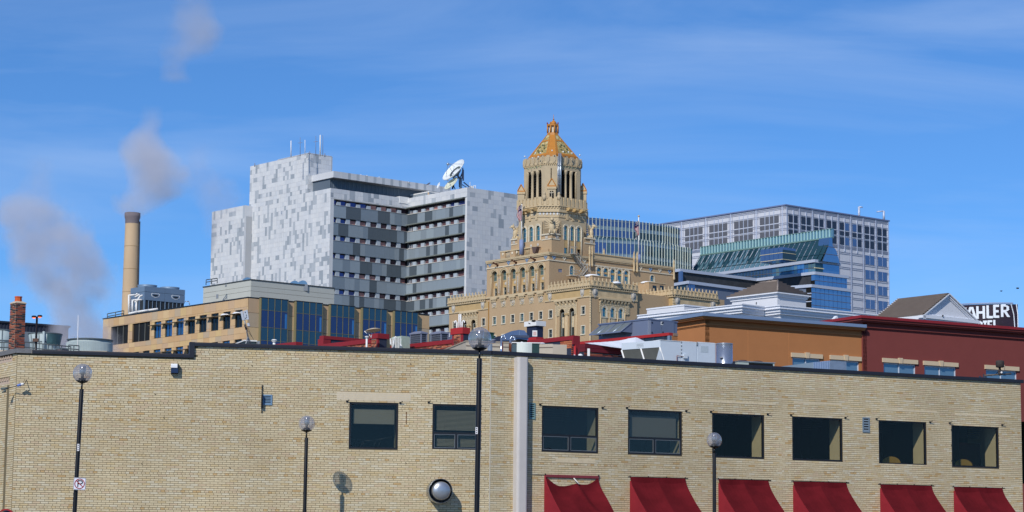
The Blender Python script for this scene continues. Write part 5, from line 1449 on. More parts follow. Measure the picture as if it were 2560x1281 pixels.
for j in range(2):
    g = MB(); cx = U.wr * (.22 + .56 * j) + .1; g.lathe((cx, U.wl * .5, U.z1), [(1.45, 0), (1.35, .15), (1.5, .42), (1.4, .42), (1.3, .1)], 28, 0, True, 'z', False); U.part('fan_ring', g, m_cu)
for (pts) in ([(350, 737.5), (344, 737.5), (338, 747.5), (331, 747.5), (327.5, 751), (327.5, 783)], [(355, 750), (338, 750), (331, 752), (331, 783)], [(349, 737), (339, 742), (338, 784)], [(357, 738.5), (350, 741), (341, 756), (341, 784)], [(322, 784), (322, 739), (340, 737.5), (344, 734)], [(321, 785), (345, 780), (372, 776), (395, 773)]):
    part('white_pipe', MB().path([at(x, y, 337 - (.6 if len(pts) == 4 else 0)) for x, y in pts], .13 if pts[-1][0] != 395 else .17, 8), m_white, U.o, M=Matrix())
part('thin_pipe', MB().path([at(463, 754, 342), at(472, 754, 342), at(474, 762, 342)], .07, 6), m_galv, U.o, M=Matrix())

# ================================================================== the tall smokestack
D = 520; k = ppm(D)
base = at(326.5, 800, D); tp = at(331.5, 533, D)
rt = root('smokestack', (tp.x, tp.y, 0), 'tall tapering tan smokestack with a soot-dark crown, smoke drifting off it', 'smokestack')
H = tp.z; zb = base.z; r1, r2 = 20 / k, 17.3 / k
slope = (r1 - r2) / (H - zb)
g = MB(); prof = []
n = 22
zd = at(331, 560, D).z
for j in range(n + 1): z = (zd) * j / n; prof.append((r2 + slope * (H - z) * 1.0, z))
g.lathe((0, 0, 0), prof, 32, 0, True, 'z', False)
part('shaft', g, mat('stack_concrete', (194, 168, 136), rough=.9, var=.10, vs_=.25, stretch=(1, 1, .25), var2=.08, v2s=.08), rt, M=WM[rt])
g = MB(); g.lathe((0, 0, 0), [(r2 * 1.03, zd), (r2 * 1.03, H - 1.6), (r2 * 1.14, H - 1.0), (r2 * 1.14, H), (r2 * .95, H), (r2 * .95, H - 1)], 32, 0, True, 'z', False)
part('crown', g, mat('sooty_crown', (116, 108, 112), rough=.9, var=.15, vs_=.5), rt, M=WM[rt])
for j in range(1, 15):
    z = zd * j / 15; g = MB(); rr_ = r2 + slope * (H - z); g.lathe((0, 0, z), [(rr_, -.06), (rr_ + .05, -.04), (rr_ + .05, .04), (rr_, .06)], 32, 0, True, 'z', False); part('band', g, mat('stack_band', (176, 148, 112), rough=.9), rt, M=WM[rt])
a = R_(-12); g = MB()
part('ladder', MB().tube(((r2 + slope * H) * math.cos(a) + .2, (r2 + slope * H) * math.sin(a), 0), (r2 * math.cos(a) + .25, r2 * math.sin(a), H - 2), .14, 5), m_navy, rt, M=WM[rt])
# ================================================================== tall grey-white marble clad building
PB = at(827, 470.5, 500)
WB = root('marble_building', (PB.x, PB.y, 0), 'tall pale marble-clad hospital block with dark banded wings and satellite dishes', 'building')
LB = Face(PB, LA); RB = Face(PB, RA); zB = PB.z
rs = random.Random(21)
MLt = [mat('marble_%d' % i, c, rough=.55, var=.07, vs_=.5, var2=.03) for i, c in enumerate([(208, 210, 212), (205, 207, 210), (211, 212, 213), (201, 204, 208), (174, 180, 186), (164, 171, 178), (153, 161, 169)])]
m_wj = mat('marble_joint', (176, 178, 180), rough=.8)
CW, CH = .74, 1.0
nacc = [0]
def marble(F, x0, x1, z0, z1, dens=.2, limit=300, lo=20):
    """slabs of marble: pale ones with darker ones scattered among them"""
    nx, nz = max(1, int(round((x1 - x0) / CW))), max(1, int((z1 - z0) / CH) + 1)
    cw = (x1 - x0) / nx; used = set(); st = MB()
    for j in range(nz):
        zt = z1 - j * CH
        for i in range(nx):
            if (i, j) in used: continue
            r = rs.random(); w_, h_ = 1, 1
            if r < dens:
                w_, h_ = rs.choices([(1, 1), (1, 2), (2, 1), (1, 3), (2, 2)], [36, 30, 16, 7, 2])[0]; t = rs.choices((4, 5, 6), (40, 40, 20))[0]
            else:
                w_ = rs.choice((1, 1, 2)); t = rs.choices((0, 1, 2, 3), (40, 28, 16, 16))[0]
            w_ = min(w_, nx - i); h_ = min(h_, nz - j)
            while any((i + a, j + b) in used for a in range(w_) for b in range(h_)):
                if w_ > 1: w_ -= 1
                else: h_ -= 1
            for a in range(w_):
                for b in range(h_): used.add((i + a, j + b))
            a, b = x0 + i * cw, x0 + (i + w_) * cw; c = max(z0, zt - h_ * CH)
            if zt <= z0: continue
            if t >= 4 and nacc[0] < limit and c > lo:
                g = MB(); g.box(a + .012, b - .012, -.035, 0, c + .012, zt - .012); part('marble_slab', g, MLt[t], WB, F); nacc[0] += 1
            else: st.box(a + .01, b - .01, -.03, 0, c + .01, zt - .01, t)
    stuff(part('marble_slabs', st, MLt, WB, F), 'pale marble slabs of the wall')
xA0, xA1 = LB.hit(625, 450)[0], LB.hit(770, 430)[0]
zA = LB.hit(770, 384)[1]
# bodies behind the slabs
g = MB(); g.box(xA0, -.95, 0.0, 16, 0, zB - .02); g.box(-.95, -.02, 0, .78, 0, zB - .02); g.box(xA0, xA1, .0, 6.6, zB - .02, zA - .02); part('core', g, m_wj, WB, LB)
marble(LB, xA0, 0, 28, zB); marble(LB, xA0, xA1, zB, zA)
RA_ = Face(LB.w(xA1), RA); wA = RA_.hit(828, 430)[0]
g = MB(); g.box(0, wA, 0, 12, zB - .5, zA - .03); part('core', g, m_wj, WB, RA_)
marble(RA_, 0, wA, zB - .6, zA, .16)
g = MB(); g.box(-.1, wA + .1, -.08, 12, zA, zA + .12); part('roof_edge', g, MLt[3], WB, RA_)
# lower block at the far left and the strip of windows coloured with a pink reflection beside it
LC = LB.off(0, -2.1); xC0, xC1 = LC.hit(528.5, 600)[0], LC.hit(610, 600)[0]; zC = LC.hit(610, 514)[1]
g = MB(); g.box(xC0, xC1, 0, 12, 0, zC - .02); part('core', g, m_wj, WB, LC)
marble(LC, xC0, xC1, 28, zC, .2)
RC = Face(LC.w(xC1), RA)
g = MB(); zz = LC.hit(610, 541)[1]; g.box(0, 2.1, -.03, .5, zz, zC); g.box(0, .45, -.03, .5, 25, zz); part('return_wall', g, MLt[1], WB, RC)
per = LB.hit(830, 512.8)[1] - LB.hit(830, 557.0)[1]
m_pinkp = mat('salmon_reflection', (176, 128, 122), rough=.12, metal=.2, var=.15, vs_=1.5)  # pink reflection of brick buildings put into the pane colour
for k in range(8):
    z = zz - .05 - k * per
    if z < 25: break
    g = MB(); g.box(.45, 2.1, .25, .3, z - per * .33, z); w_ = part('pane', g, m_pinkp, WB, RC)
    g = MB(); g.box(.45, 2.1, .12, .3, z - per, z - per * .33); part('spandrel', g, mat('slate_band_1', (88, 98, 106), rough=.45, metal=.2), WB, RC)
# banded facade on the right-hand face
SLB = [mat('slate_band_%d' % i, c, rough=.42, metal=.2, var=.05, vs_=3, stretch=(3, 3, .2)) for i, c in enumerate([(146, 158, 167), (136, 148, 157), (127, 140, 151), (155, 167, 174), (141, 152, 160)])]
m_col = mat('pale_column', (168, 178, 188), rough=.6)
m_gap = mat('dark_window_void', (44, 42, 50), rough=.5)
m_soffit = mat('light_band_edge', (200, 196, 188), rough=.6)
GP = [bluepane('indigo_reflection', (70, 84, 140), metal=.5, wob=0), m_pinkp, mat('wine_reflection', (112, 82, 84), rough=.12, metal=.2, var=.2, vs_=1.5), mat('dark_wine_reflection', (74, 58, 66), rough=.12, metal=.2, var=.2, vs_=2)]  # panes coloured as reflected blue sky and reddish brick
xI = RB.hit(1018.5, 540)[0]
def zrow(F, x, ys): return F.hit(x, ys)[1]
z_b0 = RB.hit(833.4, 512.8)[1]; hb = z_b0 - RB.hit(833.4, 543)[1]
xm = RB.hit(834, 540)[0]
z_f = RB.hit(833.4, 497.3)[1]
g = MB(); g.box(0, xm, -.03, 0, 25, z_f); part('corner_strip', g, MLt[0], WB, RB)
marble(RB, 0, xI, z_f + .05, zB, .18)
g = MB(); g.box(.02, xI + 5, .8, 4, 18, zB - .02); part('core', g, m_gap, WB, RB)
ncol = 7; cs = []
for X in (165, 335, 515, 700, 885, 1065, 1245): cs.append(RB.hit(820 + X / 7.111, 520)[0])
cwd = RB.hit(820 + 1130 / 7.111, 520)[0] - RB.hit(820 + 1065 / 7.111, 520)[0]
bm = {}
for k in range(9):
    zt = z_b0 - k * per; zwt = z_f if k == 0 else zt + (per - hb)
    # window strip: panes between columns
    xs_all = [xm + .1] + [v for c in cs for v in (c, c + cwd)] + [xI]
    for j in range(0, len(xs_all) - 1, 2):
        a, b = xs_all[j], xs_all[j + 1]
        if b - a < .1: continue
        q = j // 2; t = 0 if q < (4 if k == 0 else 2) else (1 if (q < 4 or k == 0 and q < 7) else rs.choice((1, 2, 2, 3)))
        if q == 2 and k: t = rs.choice((0, 1))
        g = MB(); g.box(a + .05, b - .05, .55, .6, zt, zwt - .25); part('pane', g, GP[t], WB, RB)
    for c in cs: g = MB(); g.box(c, c + cwd, .15, .7, zt, zwt - (.55 if k == 0 else .02)); part('column', g, m_col, WB, RB)
    g = MB(); g.box(xm, xI, .5, .62, zwt - .28, zwt); part('window_head', g, m_gap, WB, RB)
    # band of slate panels
    x = xm
    while x < xI - .1:
        w_ = min(rs.choice((1.35, 1.35, 2.7, 2.0)), xI - x)
        g = MB(); g.box(x + .01, x + w_ - .01, 0, .3, zt - hb, zt); part('band_panel', g, SLB[rs.choices((0, 1, 2, 4), (25, 35, 25, 15))[0]], WB, RB); x += w_
    g = MB(); g.box(xm, xI, -.08, .35, zt - .0, zt + .1); part('sill', g, mat('sill_grey', (150, 152, 152), rough=.6), WB, RB)
    g = MB(); g.box(xm, xI, .3, .8, zt - hb, zt - hb + .1); part('soffit', g, m_gap, WB, RB)
g = MB(); g.box(xm - .0, xI, -.1, .8, z_f - .12, z_f + .02); part('fascia_edge', g, mat('sill_grey', (150, 152, 152)), WB, RB)
# wing coming forward
LW = Face(RB.w(xI), LA); xE = LW.hit(1167, 560)[0]
z_w0 = LW.hit(1160, 512.8)[1]; z_wf = LW.hit(1160, 495.5)[1]; hbw = z_w0 - LW.hit(1160, 538)[1]
xe2 = LW.hit(1163, 560)[0]
g = MB(); g.box(-1.5, xE - .3, .8, 14, 18, zB - .02); g.box(xE - .7, xE, .02, 14, 18, zB - .04); part('core', g, m_wj, WB, LW)
g = MB(); g.box(-.2, xe2, .75, .8, 18, z_wf); part('void', g, m_gap, WB, LW)
marble(LW, -.05, xE, z_wf + .05, zB, .16)
g = MB(); g.box(xe2, xE, -.03, .7, 22, z_wf); part('corner_strip', g, MLt[2], WB, LW)
cs2 = [LW.hit(820 + X / 7.111, 550)[0] for X in (1505, 1650, 1795, 1940, 2090, 2235)]; cw2 = LW.hit(820 + 1855 / 7.111, 550)[0] - LW.hit(820 + 1795 / 7.111, 550)[0]
for k in range(10):
    zt = z_w0 - k * per; zwt = z_wf if k == 0 else zt + (per - hbw)
    xs_all = [.2] + [v for c in cs2 for v in (c, c + cw2)] + [xe2 - .1]
    for j in range(0, len(xs_all) - 1, 2):
        a, b = xs_all[j], xs_all[j + 1]; q = j // 2
        t = rs.choice((2, 3, 2)) if k else (2, 3, 2, 1, 2, 0, 0)[min(q, 6)]
        g = MB(); g.box(a + .04, b - .04, .5, .55, zt, zwt - .5); part('pane', g, GP[t], WB, LW)
    for c in cs2: g = MB(); g.box(c, c + cw2, .1, .7, zt, zwt - .75); part('column', g, m_col, WB, LW)
    for c in (.55, 1.15, xe2 - .55): g = MB(); g.box(c, c + .16, .3, .4, zt, zwt - .55); part('mullion', g, m_col, WB, LW)
    x = -.35
    while x < xe2 - .1:
        w_ = min(rs.choice((1.35, 1.35, 2.0, 2.7)), xe2 - x)
        g = MB(); g.box(x + .01, x + w_ - .01, 0, .3, zt - hbw, zt); part('band_panel', g, SLB[rs.choices((0, 1, 3, 4), (40, 20, 25, 15))[0]], WB, LW); x += w_
    g = MB(); g.box(-.35, xe2, -.1, .35, zt, zt + .12); part('sill', g, m_soffit, WB, LW)
    g = MB(); zq = zt - hbw; g.prism([(-.5, zq - .22), (xe2 - .7, zq - .22), (xe2, zq), (-.35, zq)], -.45, .3); part('canopy', g, mat('canopy_edge', (118, 124, 120), rough=.6), WB, LW)
g = MB(); g.prism([(-.5, z_wf - .1), (xe2 - .7, z_wf - .1), (xe2, z_wf + .12), (-.35, z_wf + .12)], -.5, .3); part('canopy', g, mat('canopy_edge', (118, 124, 120)), WB, LW)
# blank right-hand face
RW = Face(LW.w(xE), RA); xq = RW.hit(1330, 560)[0]
g = MB(); g.box(0.9, xq, .02, 16, 15, zB - .03); g.box(.01, .9, .02, .72, 15, zB - .03); part('core', g, m_wj, WB, RW)
nacc[0] = min(nacc[0], 300); marble(RW, 0, xq, 20, zB, .13, 330)
# upper storey under the long eave
RU = RB.off(0, 1.5); zE1 = RU.hit(827, 429.1)[1]; zE0 = RU.hit(827, 445)[1]
xL, xR = RU.hit(827, 440)[0], RU.hit(1120, 470)[0]
for j in range(14):
    a = xL + (xR - xL) * j / 14; b = xL + (xR - xL) * (j + 1) / 14
    for (p, q, t) in ((a, a + (b - a) * .68, 3), (a + (b - a) * .68, b, rs.choice((1, 4, 5)))): g = MB(); g.box(p + .01, q - .01, -1.0, -.7, zE0, zE1); part('eave_panel', g, MLt[t], WB, RU)
g = MB(); g.box(xL, xR, -.7, 12, zE0, zE1 - .01); part('eave', g, MLt[1], WB, RU)
g = MB(); g.box(xL + .4, xR - 1, 1.0, 11, zB - .5, zE0); part('upper_wall', g, mat('slate_siding', (100, 112, 124), rough=.6, metal=.2), WB, RU)
x = xL + .4
while x < xR - 12:
    g = MB(); g.box(x, x + .12, .93, 1.0, zB - .5, zE0); part('upper_rib', g, mat('slate_siding_rib', (124, 136, 146), rough=.6, metal=.2), WB, RU); x += 1.05
# ribbed box on the forward wing
u = Unit(1073, 479, 512, 1021, 1105); u.z0 = zB - .3
g = MB(); g.box(0, u.wr, 0, u.wl, u.z0, u.z1 - .2); part('rooftop_box', g, mat('ribbed_grey', (150, 158, 166), rough=.6), WB, M=u.M)
g = MB(); g.box(-.1, u.wr + .1, -.1, u.wl + .1, u.z1 - .2, u.z1 + .05); part('box_edge', g, m_white, WB, M=u.M)
for k in range(12): g = MB(); y = u.wl * (k + .5) / 12; g.box(-.06, 0, y, y + .15, u.z0, u.z1 - .2); part('box_rib', g, SLB[3], WB, M=u.M)
g = MB(); g.box(-.08, 0, 0, .4, u.z0, u.z1 - .2); part('box_corner', g, m_T[0], WB, M=u.M)
u = Unit(999, 491, 512, 987, 1023); g = MB(); g.box(0, u.wr, 0, u.wl, u.z1 - 1.5, u.z1); part('rooftop_slab', g, m_white, WB, M=u.M)
# aerials on the tall shaft
for (px, y0, y1, r, c) in ((727.5, 352, 391, .10, 1), (750.5, 344, 388, .05, 0), (762.5, 350, 386, .06, 1), (789.5, 340, 388, .05, 0), (800.5, 338, 388, .13, 1), (807, 338, 388, .05, 0), (774, 379, 384, .1, 0), (812, 384, 390, .1, 0), (637, 409, 414, .1, 0)):
    a, b = at(px, y0, 503), at(px, y1 + 3, 503)
    lb = {727.5: 'leftmost white whip aerial on the tall marble shaft', 750.5: 'thin dark aerial with a cross rod, second from the left on the marble shaft', 762.5: 'thin pale aerial in the middle of the marble shaft roof', 789.5: 'thin dark aerial just left of the thick white one', 800.5: 'thickest white whip aerial on the marble shaft', 807: 'thin dark aerial just right of the thick white one', 774: 'tiny dark stub at the front corner of the marble shaft roof', 812: 'tiny dark stub on the right side of the marble shaft roof', 637: 'tiny stub at the left end of the marble shaft roof'}[px]
    rt = root('roof_aerial', b, lb, 'aerial', 'aerials on the marble shaft')
    part('rod', MB().tube(b, a, r * 1.3, 6, 0, r), m_white if c else m_acgrey, rt, M=Matrix())
    if px in (750.5, 789.5): q = a.lerp(b, .3); part('cross_rod', MB().tube(q + Vector((-.5, 0, 0)), q + Vector((.5, 0, .1)), .05, 5), m_acgrey, rt, M=Matrix())
# satellite dishes
def dish(name, label, c, R0, look, depth, mt, M_=None, feed=True, D=0, back=True):
    rt = root(name, c, label, 'satellite dish', 'satellite dishes on the marble building'); q = look.to_track_quat('Z', 'Y').to_matrix().to_4x4(); M = Matrix.Translation(c) @ q
    g = MB(); n = 10; g.lathe((0, 0, 0), [(max(.01, R0 * r / n), depth * ((r / n) ** 2 - 1)) for r in range(n + 1)] + [(R0 * 1.02, .03 * R0), (R0 * 1.03, -.03 * R0)] + [(R0 * r / 6, depth * ((r / 6) ** 2 - 1) - .06 * R0) for r in (6, 4, 2)], 40, 0, True, 'z', False)
    part('reflector', g, mt, rt, M=M)
    if feed:
        fz = R0 * .62
        for k in range(4):
            a = PI / 4 + PI / 2 * k; part('feed_strut', MB().tube((R0 * .8 * math.cos(a), R0 * .8 * math.sin(a), depth * (.64 - 1)), (0, 0, fz), R0 * .016, 5), m_acgrey, rt, M=M)
        part('feed', MB().lathe((0, 0, fz), [(R0 * .02, -R0 * .12), (R0 * .09, -R0 * .06), (R0 * .09, R0 * .06), (R0 * .02, R0 * .08)], 12), m_galv, rt, M=M)
    return rt, M
m_dish = mat('white_dish', (222, 228, 230), rough=.5)
cD = at(1133.5, 425, 506); look = Vector((-.66, -.42, .62)).normalized()
rt, M = dish('big_satellite_dish', 'largest white satellite dish on a grey pedestal tilted up to the left', cD, 3.05, look, .75, m_dish)
k_ = 506
pb = at(1152, 472, k_ + 1); pt = at(1152, 446, k_ + 1)
part('pedestal', MB().tube(pb - Vector((0, 0, 1)), pt, .34, 10, 0, .26), m_galv, rt, M=Matrix())
for (a, b, r) in (((1152, 447), (1140, 437), .2), ((1155, 447), (1157, 420), .14), ((1158, 452), (1158, 425), .18), ((1150, 446), (1132, 445), .12), ((1159, 456), (1176, 470), .14), ((1155, 462), (1170, 471), .1), ((1145, 446), (1148, 428), .12), ((1150, 446), (1156, 432), .14)):
    part('frame_bar', MB().tube(at(a[0], a[1], k_ + 1.2), at(b[0], b[1], k_ + 1.6), r, 6), m_acgrey, rt, M=Matrix())
g = MB(); g.lathe((0, 0, 0), [(1.1, -1.25), (1.6, -.75), (1.6, -.5), (.2, -.9)], 16, 0, True, 'z', True); part('back_hub', g, mat('dark_steel', (96, 108, 110), rough=.6), rt, M=M)  # hub in a darker grey steel than the frame bars
for k in range(8):
    a = PI / 4 * k; part('back_rib', MB().tube((.8 * math.cos(a), .8 * math.sin(a), -1.2), (2.7 * math.cos(a), 2.7 * math.sin(a), -.25), .07, 5), m_acgrey, rt, M=M)
part('ladder', MB().tube(at(1147.5, 447, k_), at(1148, 468, k_), .1, 5), m_navy, rt, M=Matrix())
dish('satellite_dish', 'cream satellite dish directly below the largest one', at(1127, 459.5, 504), 1.75, Vector((-.62, -.45, .64)).normalized(), .35, mat('cream_dish', (206, 208, 188), rough=.6))
dish('satellite_dish', 'small white dish at the roof edge left of the cream dish', at(1096, 464, 515), .72, Vector((-.9, -.36, .3)).normalized(), .12, m_dish, feed=False)
dish('satellite_dish', 'tiny grey dish seen edge on, leftmost of the dishes', at(1071, 460, 515), .5, Vector((-.5, .1, .85)).normalized(), .1, m_acgrey, feed=False)
part('mount', MB().tube(at(1134, 462, 505), at(1131, 473, 505), .2, 6), m_dark, bpy.data.objects['satellite_dish'], M=Matrix())
part('mount', MB().tube(at(1133, 462, 505), at(1138, 474, 505), .1, 6), m_black, bpy.data.objects['satellite_dish'], M=Matrix())
u = Unit(1179, 465, 506, 1175, 1184); u.z0 = u.z1 - 1; u.root('roof_cabinet', 'small white cabinet and rail at the marble wall corner beside the largest dish', 'cabinet'); g = MB(); g.box(0, u.wr, 0, u.wl, u.z0, u.z1); u.part('body', g, m_white)
for px in (1184.5, 1189): part('rail', MB().tube(at(px, 464, 506), at(px, 476, 506), .06, 5), m_white, u.o, M=Matrix())
part('rail', MB().tube(at(1184, 464, 506), at(1190, 466, 506), .06, 5), m_white, u.o, M=Matrix()); part('whip', MB().tube(at(1175, 455, 506), at(1175, 470, 506), .07, 5), m_white, u.o, M=Matrix())
part('bracket', MB().path([at(1171, 472, 506), at(1175, 467, 506), at(1180, 472, 506)], .08, 5), m_acgrey, u.o, M=Matrix())
for (px, py) in ((902, 437.5), (917, 439.5), (948, 443.5), (1021, 456)): p = at(px, py, 514); tag(part('roof_light', MB().ball(p, .14, 0, 6, 4), m_white, None), {902: 'leftmost tiny white light on the long eave of the marble building', 917: 'second tiny white light from the left on the long eave', 948: 'third tiny white light from the left on the long eave', 1021: 'rightmost tiny white light on the long eave'}[px], 'light', 'tiny lights on the long eave')
# ================================================================== the ornate tan brick tower building
m_pb = mat('tan_tower_brick', (180, 154, 121), rough=.9, var=.17, vs_=2.2, stretch=(1, 1, 6), var2=.06, v2s=.12, bump=.15, bs=5)
m_pt = mat('cream_terracotta', (194, 174, 140), rough=.8, var=.1, vs_=.8, var2=.05)
m_ps = mat('pale_stone_trim', (212, 202, 180), rough=.8, var=.06, vs_=1)
m_yel = mat('yellow_terracotta', (184, 157, 112), rough=.7, var=.14, vs_=1)
m_shield = mat('grey_carved_stone', (182, 176, 166), rough=.8, var=.2, vs_=2)
m_blueorn = mat('blue_glazed_tile', (120, 146, 176), rough=.4, var=.2, vs_=3)
m_cyan = bluepane('teal_pane', (92, 120, 120), metal=.35, wob=0)
m_bpane = bluepane('blue_pane', (92, 142, 150), metal=.6, wob=0)
m_dpane = bluepane('dark_pane', (44, 56, 60), metal=.3, wob=0)
m_sash = mat('sash_paint', (150, 152, 146), rough=.6)
K1 = at(1476, 713.7, 430); zC_ = K1.z
LP = Face(K1, LA); RP = Face(K1, RA)
TB = root('ornate_tower_building', (K1.x, K1.y, 0), 'tan brick building with arcades and gold-roofed bell tower', 'building')
def z3(X, Y): return (1100 + X / 4.0, 580 + Y / 4.0)
def z4(X, Y): return (1200 + X / 9.15, 610 + Y / 9.15)
def z5_(X, Y): return (1360 + X / 8.008, 600 + Y / 8.008)
def z6_(X, Y): return (1560 + X / 8.008, 620 + Y / 8.008)
def z7(X, Y): return (1340 + X / 8.008, 680 + Y / 8.008)
def zt_(X, Y): return (1260 + X / 7.117, 500 + Y / 7.117)
def zb_(X, Y): return (1280 + X / 9.15, 380 + Y / 9.15)
xW0, xW1 = LP.hit(1123, 780)[0], LP.hit(1222.5, 780)[0]
xU0, xU1 = LP.hit(1217, 700)[0], LP.hit(1373, 660)[0]
zU = LP.hit(1373, 631.8)[1]
xR1 = RP.hit(1593, 740)[0]
wmesh = {}
def tw(F, x0, x1, z0, z1, dep=.22, glass=None, arch=False, frame=True, bars=1, parent=None, trimw=.16, sill=True):
    """sash window with stone surround in a wall opening"""
    glass = glass or m_dpane; W_, H_ = round(x1 - x0, 2), round(z1 - z0, 2)
    k = (W_, H_, dep, arch, frame, bars, trimw, sill)
    if k not in wmesh:
        g = MB(); t = .06; r = W_ / 2
        g.box(0, t, dep - .08, dep, 0, H_ - (r if arch else 0)); g.box(W_ - t, W_, dep - .08, dep, 0, H_ - (r if arch else 0)); g.box(t, W_ - t, dep - .08, dep, 0, t)
        for b in range(1, bars + 1): zz = H_ * b / (bars + 1); g.box(t, W_ - t, dep - .07, dep, zz - .035, zz + .035)
        s = MB()
        if frame:
            a = trimw; s.box(-a, 0, -.04, .12, -.02, H_ - (r if arch else 0)); s.box(W_, W_ + a, -.04, .12, -.02, H_ - (r if arch else 0))
            if not arch: s.box(-a, W_ + a, -.05, .12, H_, H_ + a)
            if sill: s.box(-a * 1.3, W_ + a * 1.3, -.14, .12, -.2, -.02)
        if arch:
            n = 10
            for j in range(n):
                a0, a1 = PI * j / n, PI * (j + 1) / n
                for (ra, rb, y0, y1) in ((r, r + .2, -.08, .1), (r + .2, r + .34, -.14, .1)) if trimw > .2 else ((r, r + .16, -.05, .1),):
                    P = [(W_ / 2 - ra * math.cos(a0), H_ - r + ra * math.sin(a0)), (W_ / 2 - ra * math.cos(a1), H_ - r + ra * math.sin(a1)), (W_ / 2 - rb * math.cos(a1), H_ - r + rb * math.sin(a1)), (W_ / 2 - rb * math.cos(a0), H_ - r + rb * math.sin(a0))]
                    s.prism(P, y0, y1)
        p = MB(); p.box(.0, W_, dep, dep + .04, 0, H_)
        wmesh[k] = (g.mesh('window', m_sash), s.mesh('surround', m_ps) if s.v else None, p)
    g, s, p = wmesh[k]
    o = part('window', g, None, parent or TB, F, x0, 0, z0)
    if not parent:
        if s: part('surround', s, None, o, F, x0, 0, z0)
        kk = (k, glass.name)
        if kk not in wmesh: wmesh[kk] = p.mesh('pane', glass)
        part('pane', wmesh[kk], None, o, F, x0, 0, z0)
    return o
def avg(l): return sum(l) / len(l)
# ---- window positions on the sunlit face
r1c = [(435, 863, 943), (545, 855, 932), (635, 842, 920), (727, 832, 909), (820, 822, 902), (914, 810, 885), (1008, 797, 880), (1107, 785, 864), (1432, 745, 832)]
xs1 = [LP.hit(*z3(c, (a + b) / 2))[0] for c, a, b in r1c]
z1t = avg([LP.hit(*z3(c, a))[1] for c, a, b in r1c]); z1b = avg([LP.hit(*z3(c, b - 6))[1] for c, a, b in r1c]); ww = .46
z2t = LP.hit(*z3(1432, 942))[1]; z2b = LP.hit(*z3(1432, 1022))[1]
xs1 = [LP.hit(*z3(147, 930))[0]] + xs1
H1 = [(x - ww, x + ww, z1b, z1t) for x in xs1]
H2 = [(x - ww, x + ww, z2b, z2t) for x in xs1]
bayR = [LP.hit(*z3(X, 850))[0] for X in (1224, 1321)]; bayL = [LP.hit(*z3(X, 930))[0] for X in (248, 337)]
zat = avg([LP.hit(*z3(1224, 772))[1], LP.hit(*z3(1321, 760))[1]]); zab = LP.hit(*z3(1321, 1035))[1]
aw = .72
HA = [(x - aw, x + aw, zab, zat, 'a') for x in bayR + bayL]
# six-bay arcade of the upper block
arc = []
for i in range(6):
    X = 333 + (1400 - 333) * i / 5; x = LP.hit(*z4(X, 1000 - 140 * i / 5))[0]; arc.append(x)
zrt = avg([LP.hit(*z4(330, 622))[1], LP.hit(*z4(1400, 476))[1]]); zrb = avg([LP.hit(*z4(365, 1205))[1], LP.hit(*z4(1425, 1060))[1]])
zg1 = avg([LP.hit(*z4(365, 845))[1], LP.hit(*z4(1425, 700))[1]]); zg2t = avg([LP.hit(*z4(365, 1010))[1], LP.hit(*z4(1425, 872))[1]]); zg2b = avg([LP.hit(*z4(365, 1182))[1], LP.hit(*z4(1425, 1043))[1]])
rw = .84
HU = [(x - rw, x + rw, zrb, zrt, 'a') for x in arc]
w = MB(); zlow = 18
w.wall(xW0, 0, zlow, zC_, [h for h in H1 + H2 + HA] , 0, .22)
part('wall', w, m_pb, TB, LP)
w = MB(); w.wall(xU0, xU1, zC_, zU, HU, 0, .66, 0, 0); part('wall', w, m_pb, TB, LP)
for h in H1 + H2: tw(LP, *h, glass=random.choice((m_dpane, m_dpane, m_cyan)))
# ---- solid bodies
g = MB(); g.box(xW0, -.5, .65, 22, 0, zC_ - .4); part('core', g, m_pb, TB, LP)
g = MB(); g.box(xU0 + .02, xU1 - .5, .7, 30, zC_ - .4, zU - .1); part('core', g, m_pb, TB, LP)
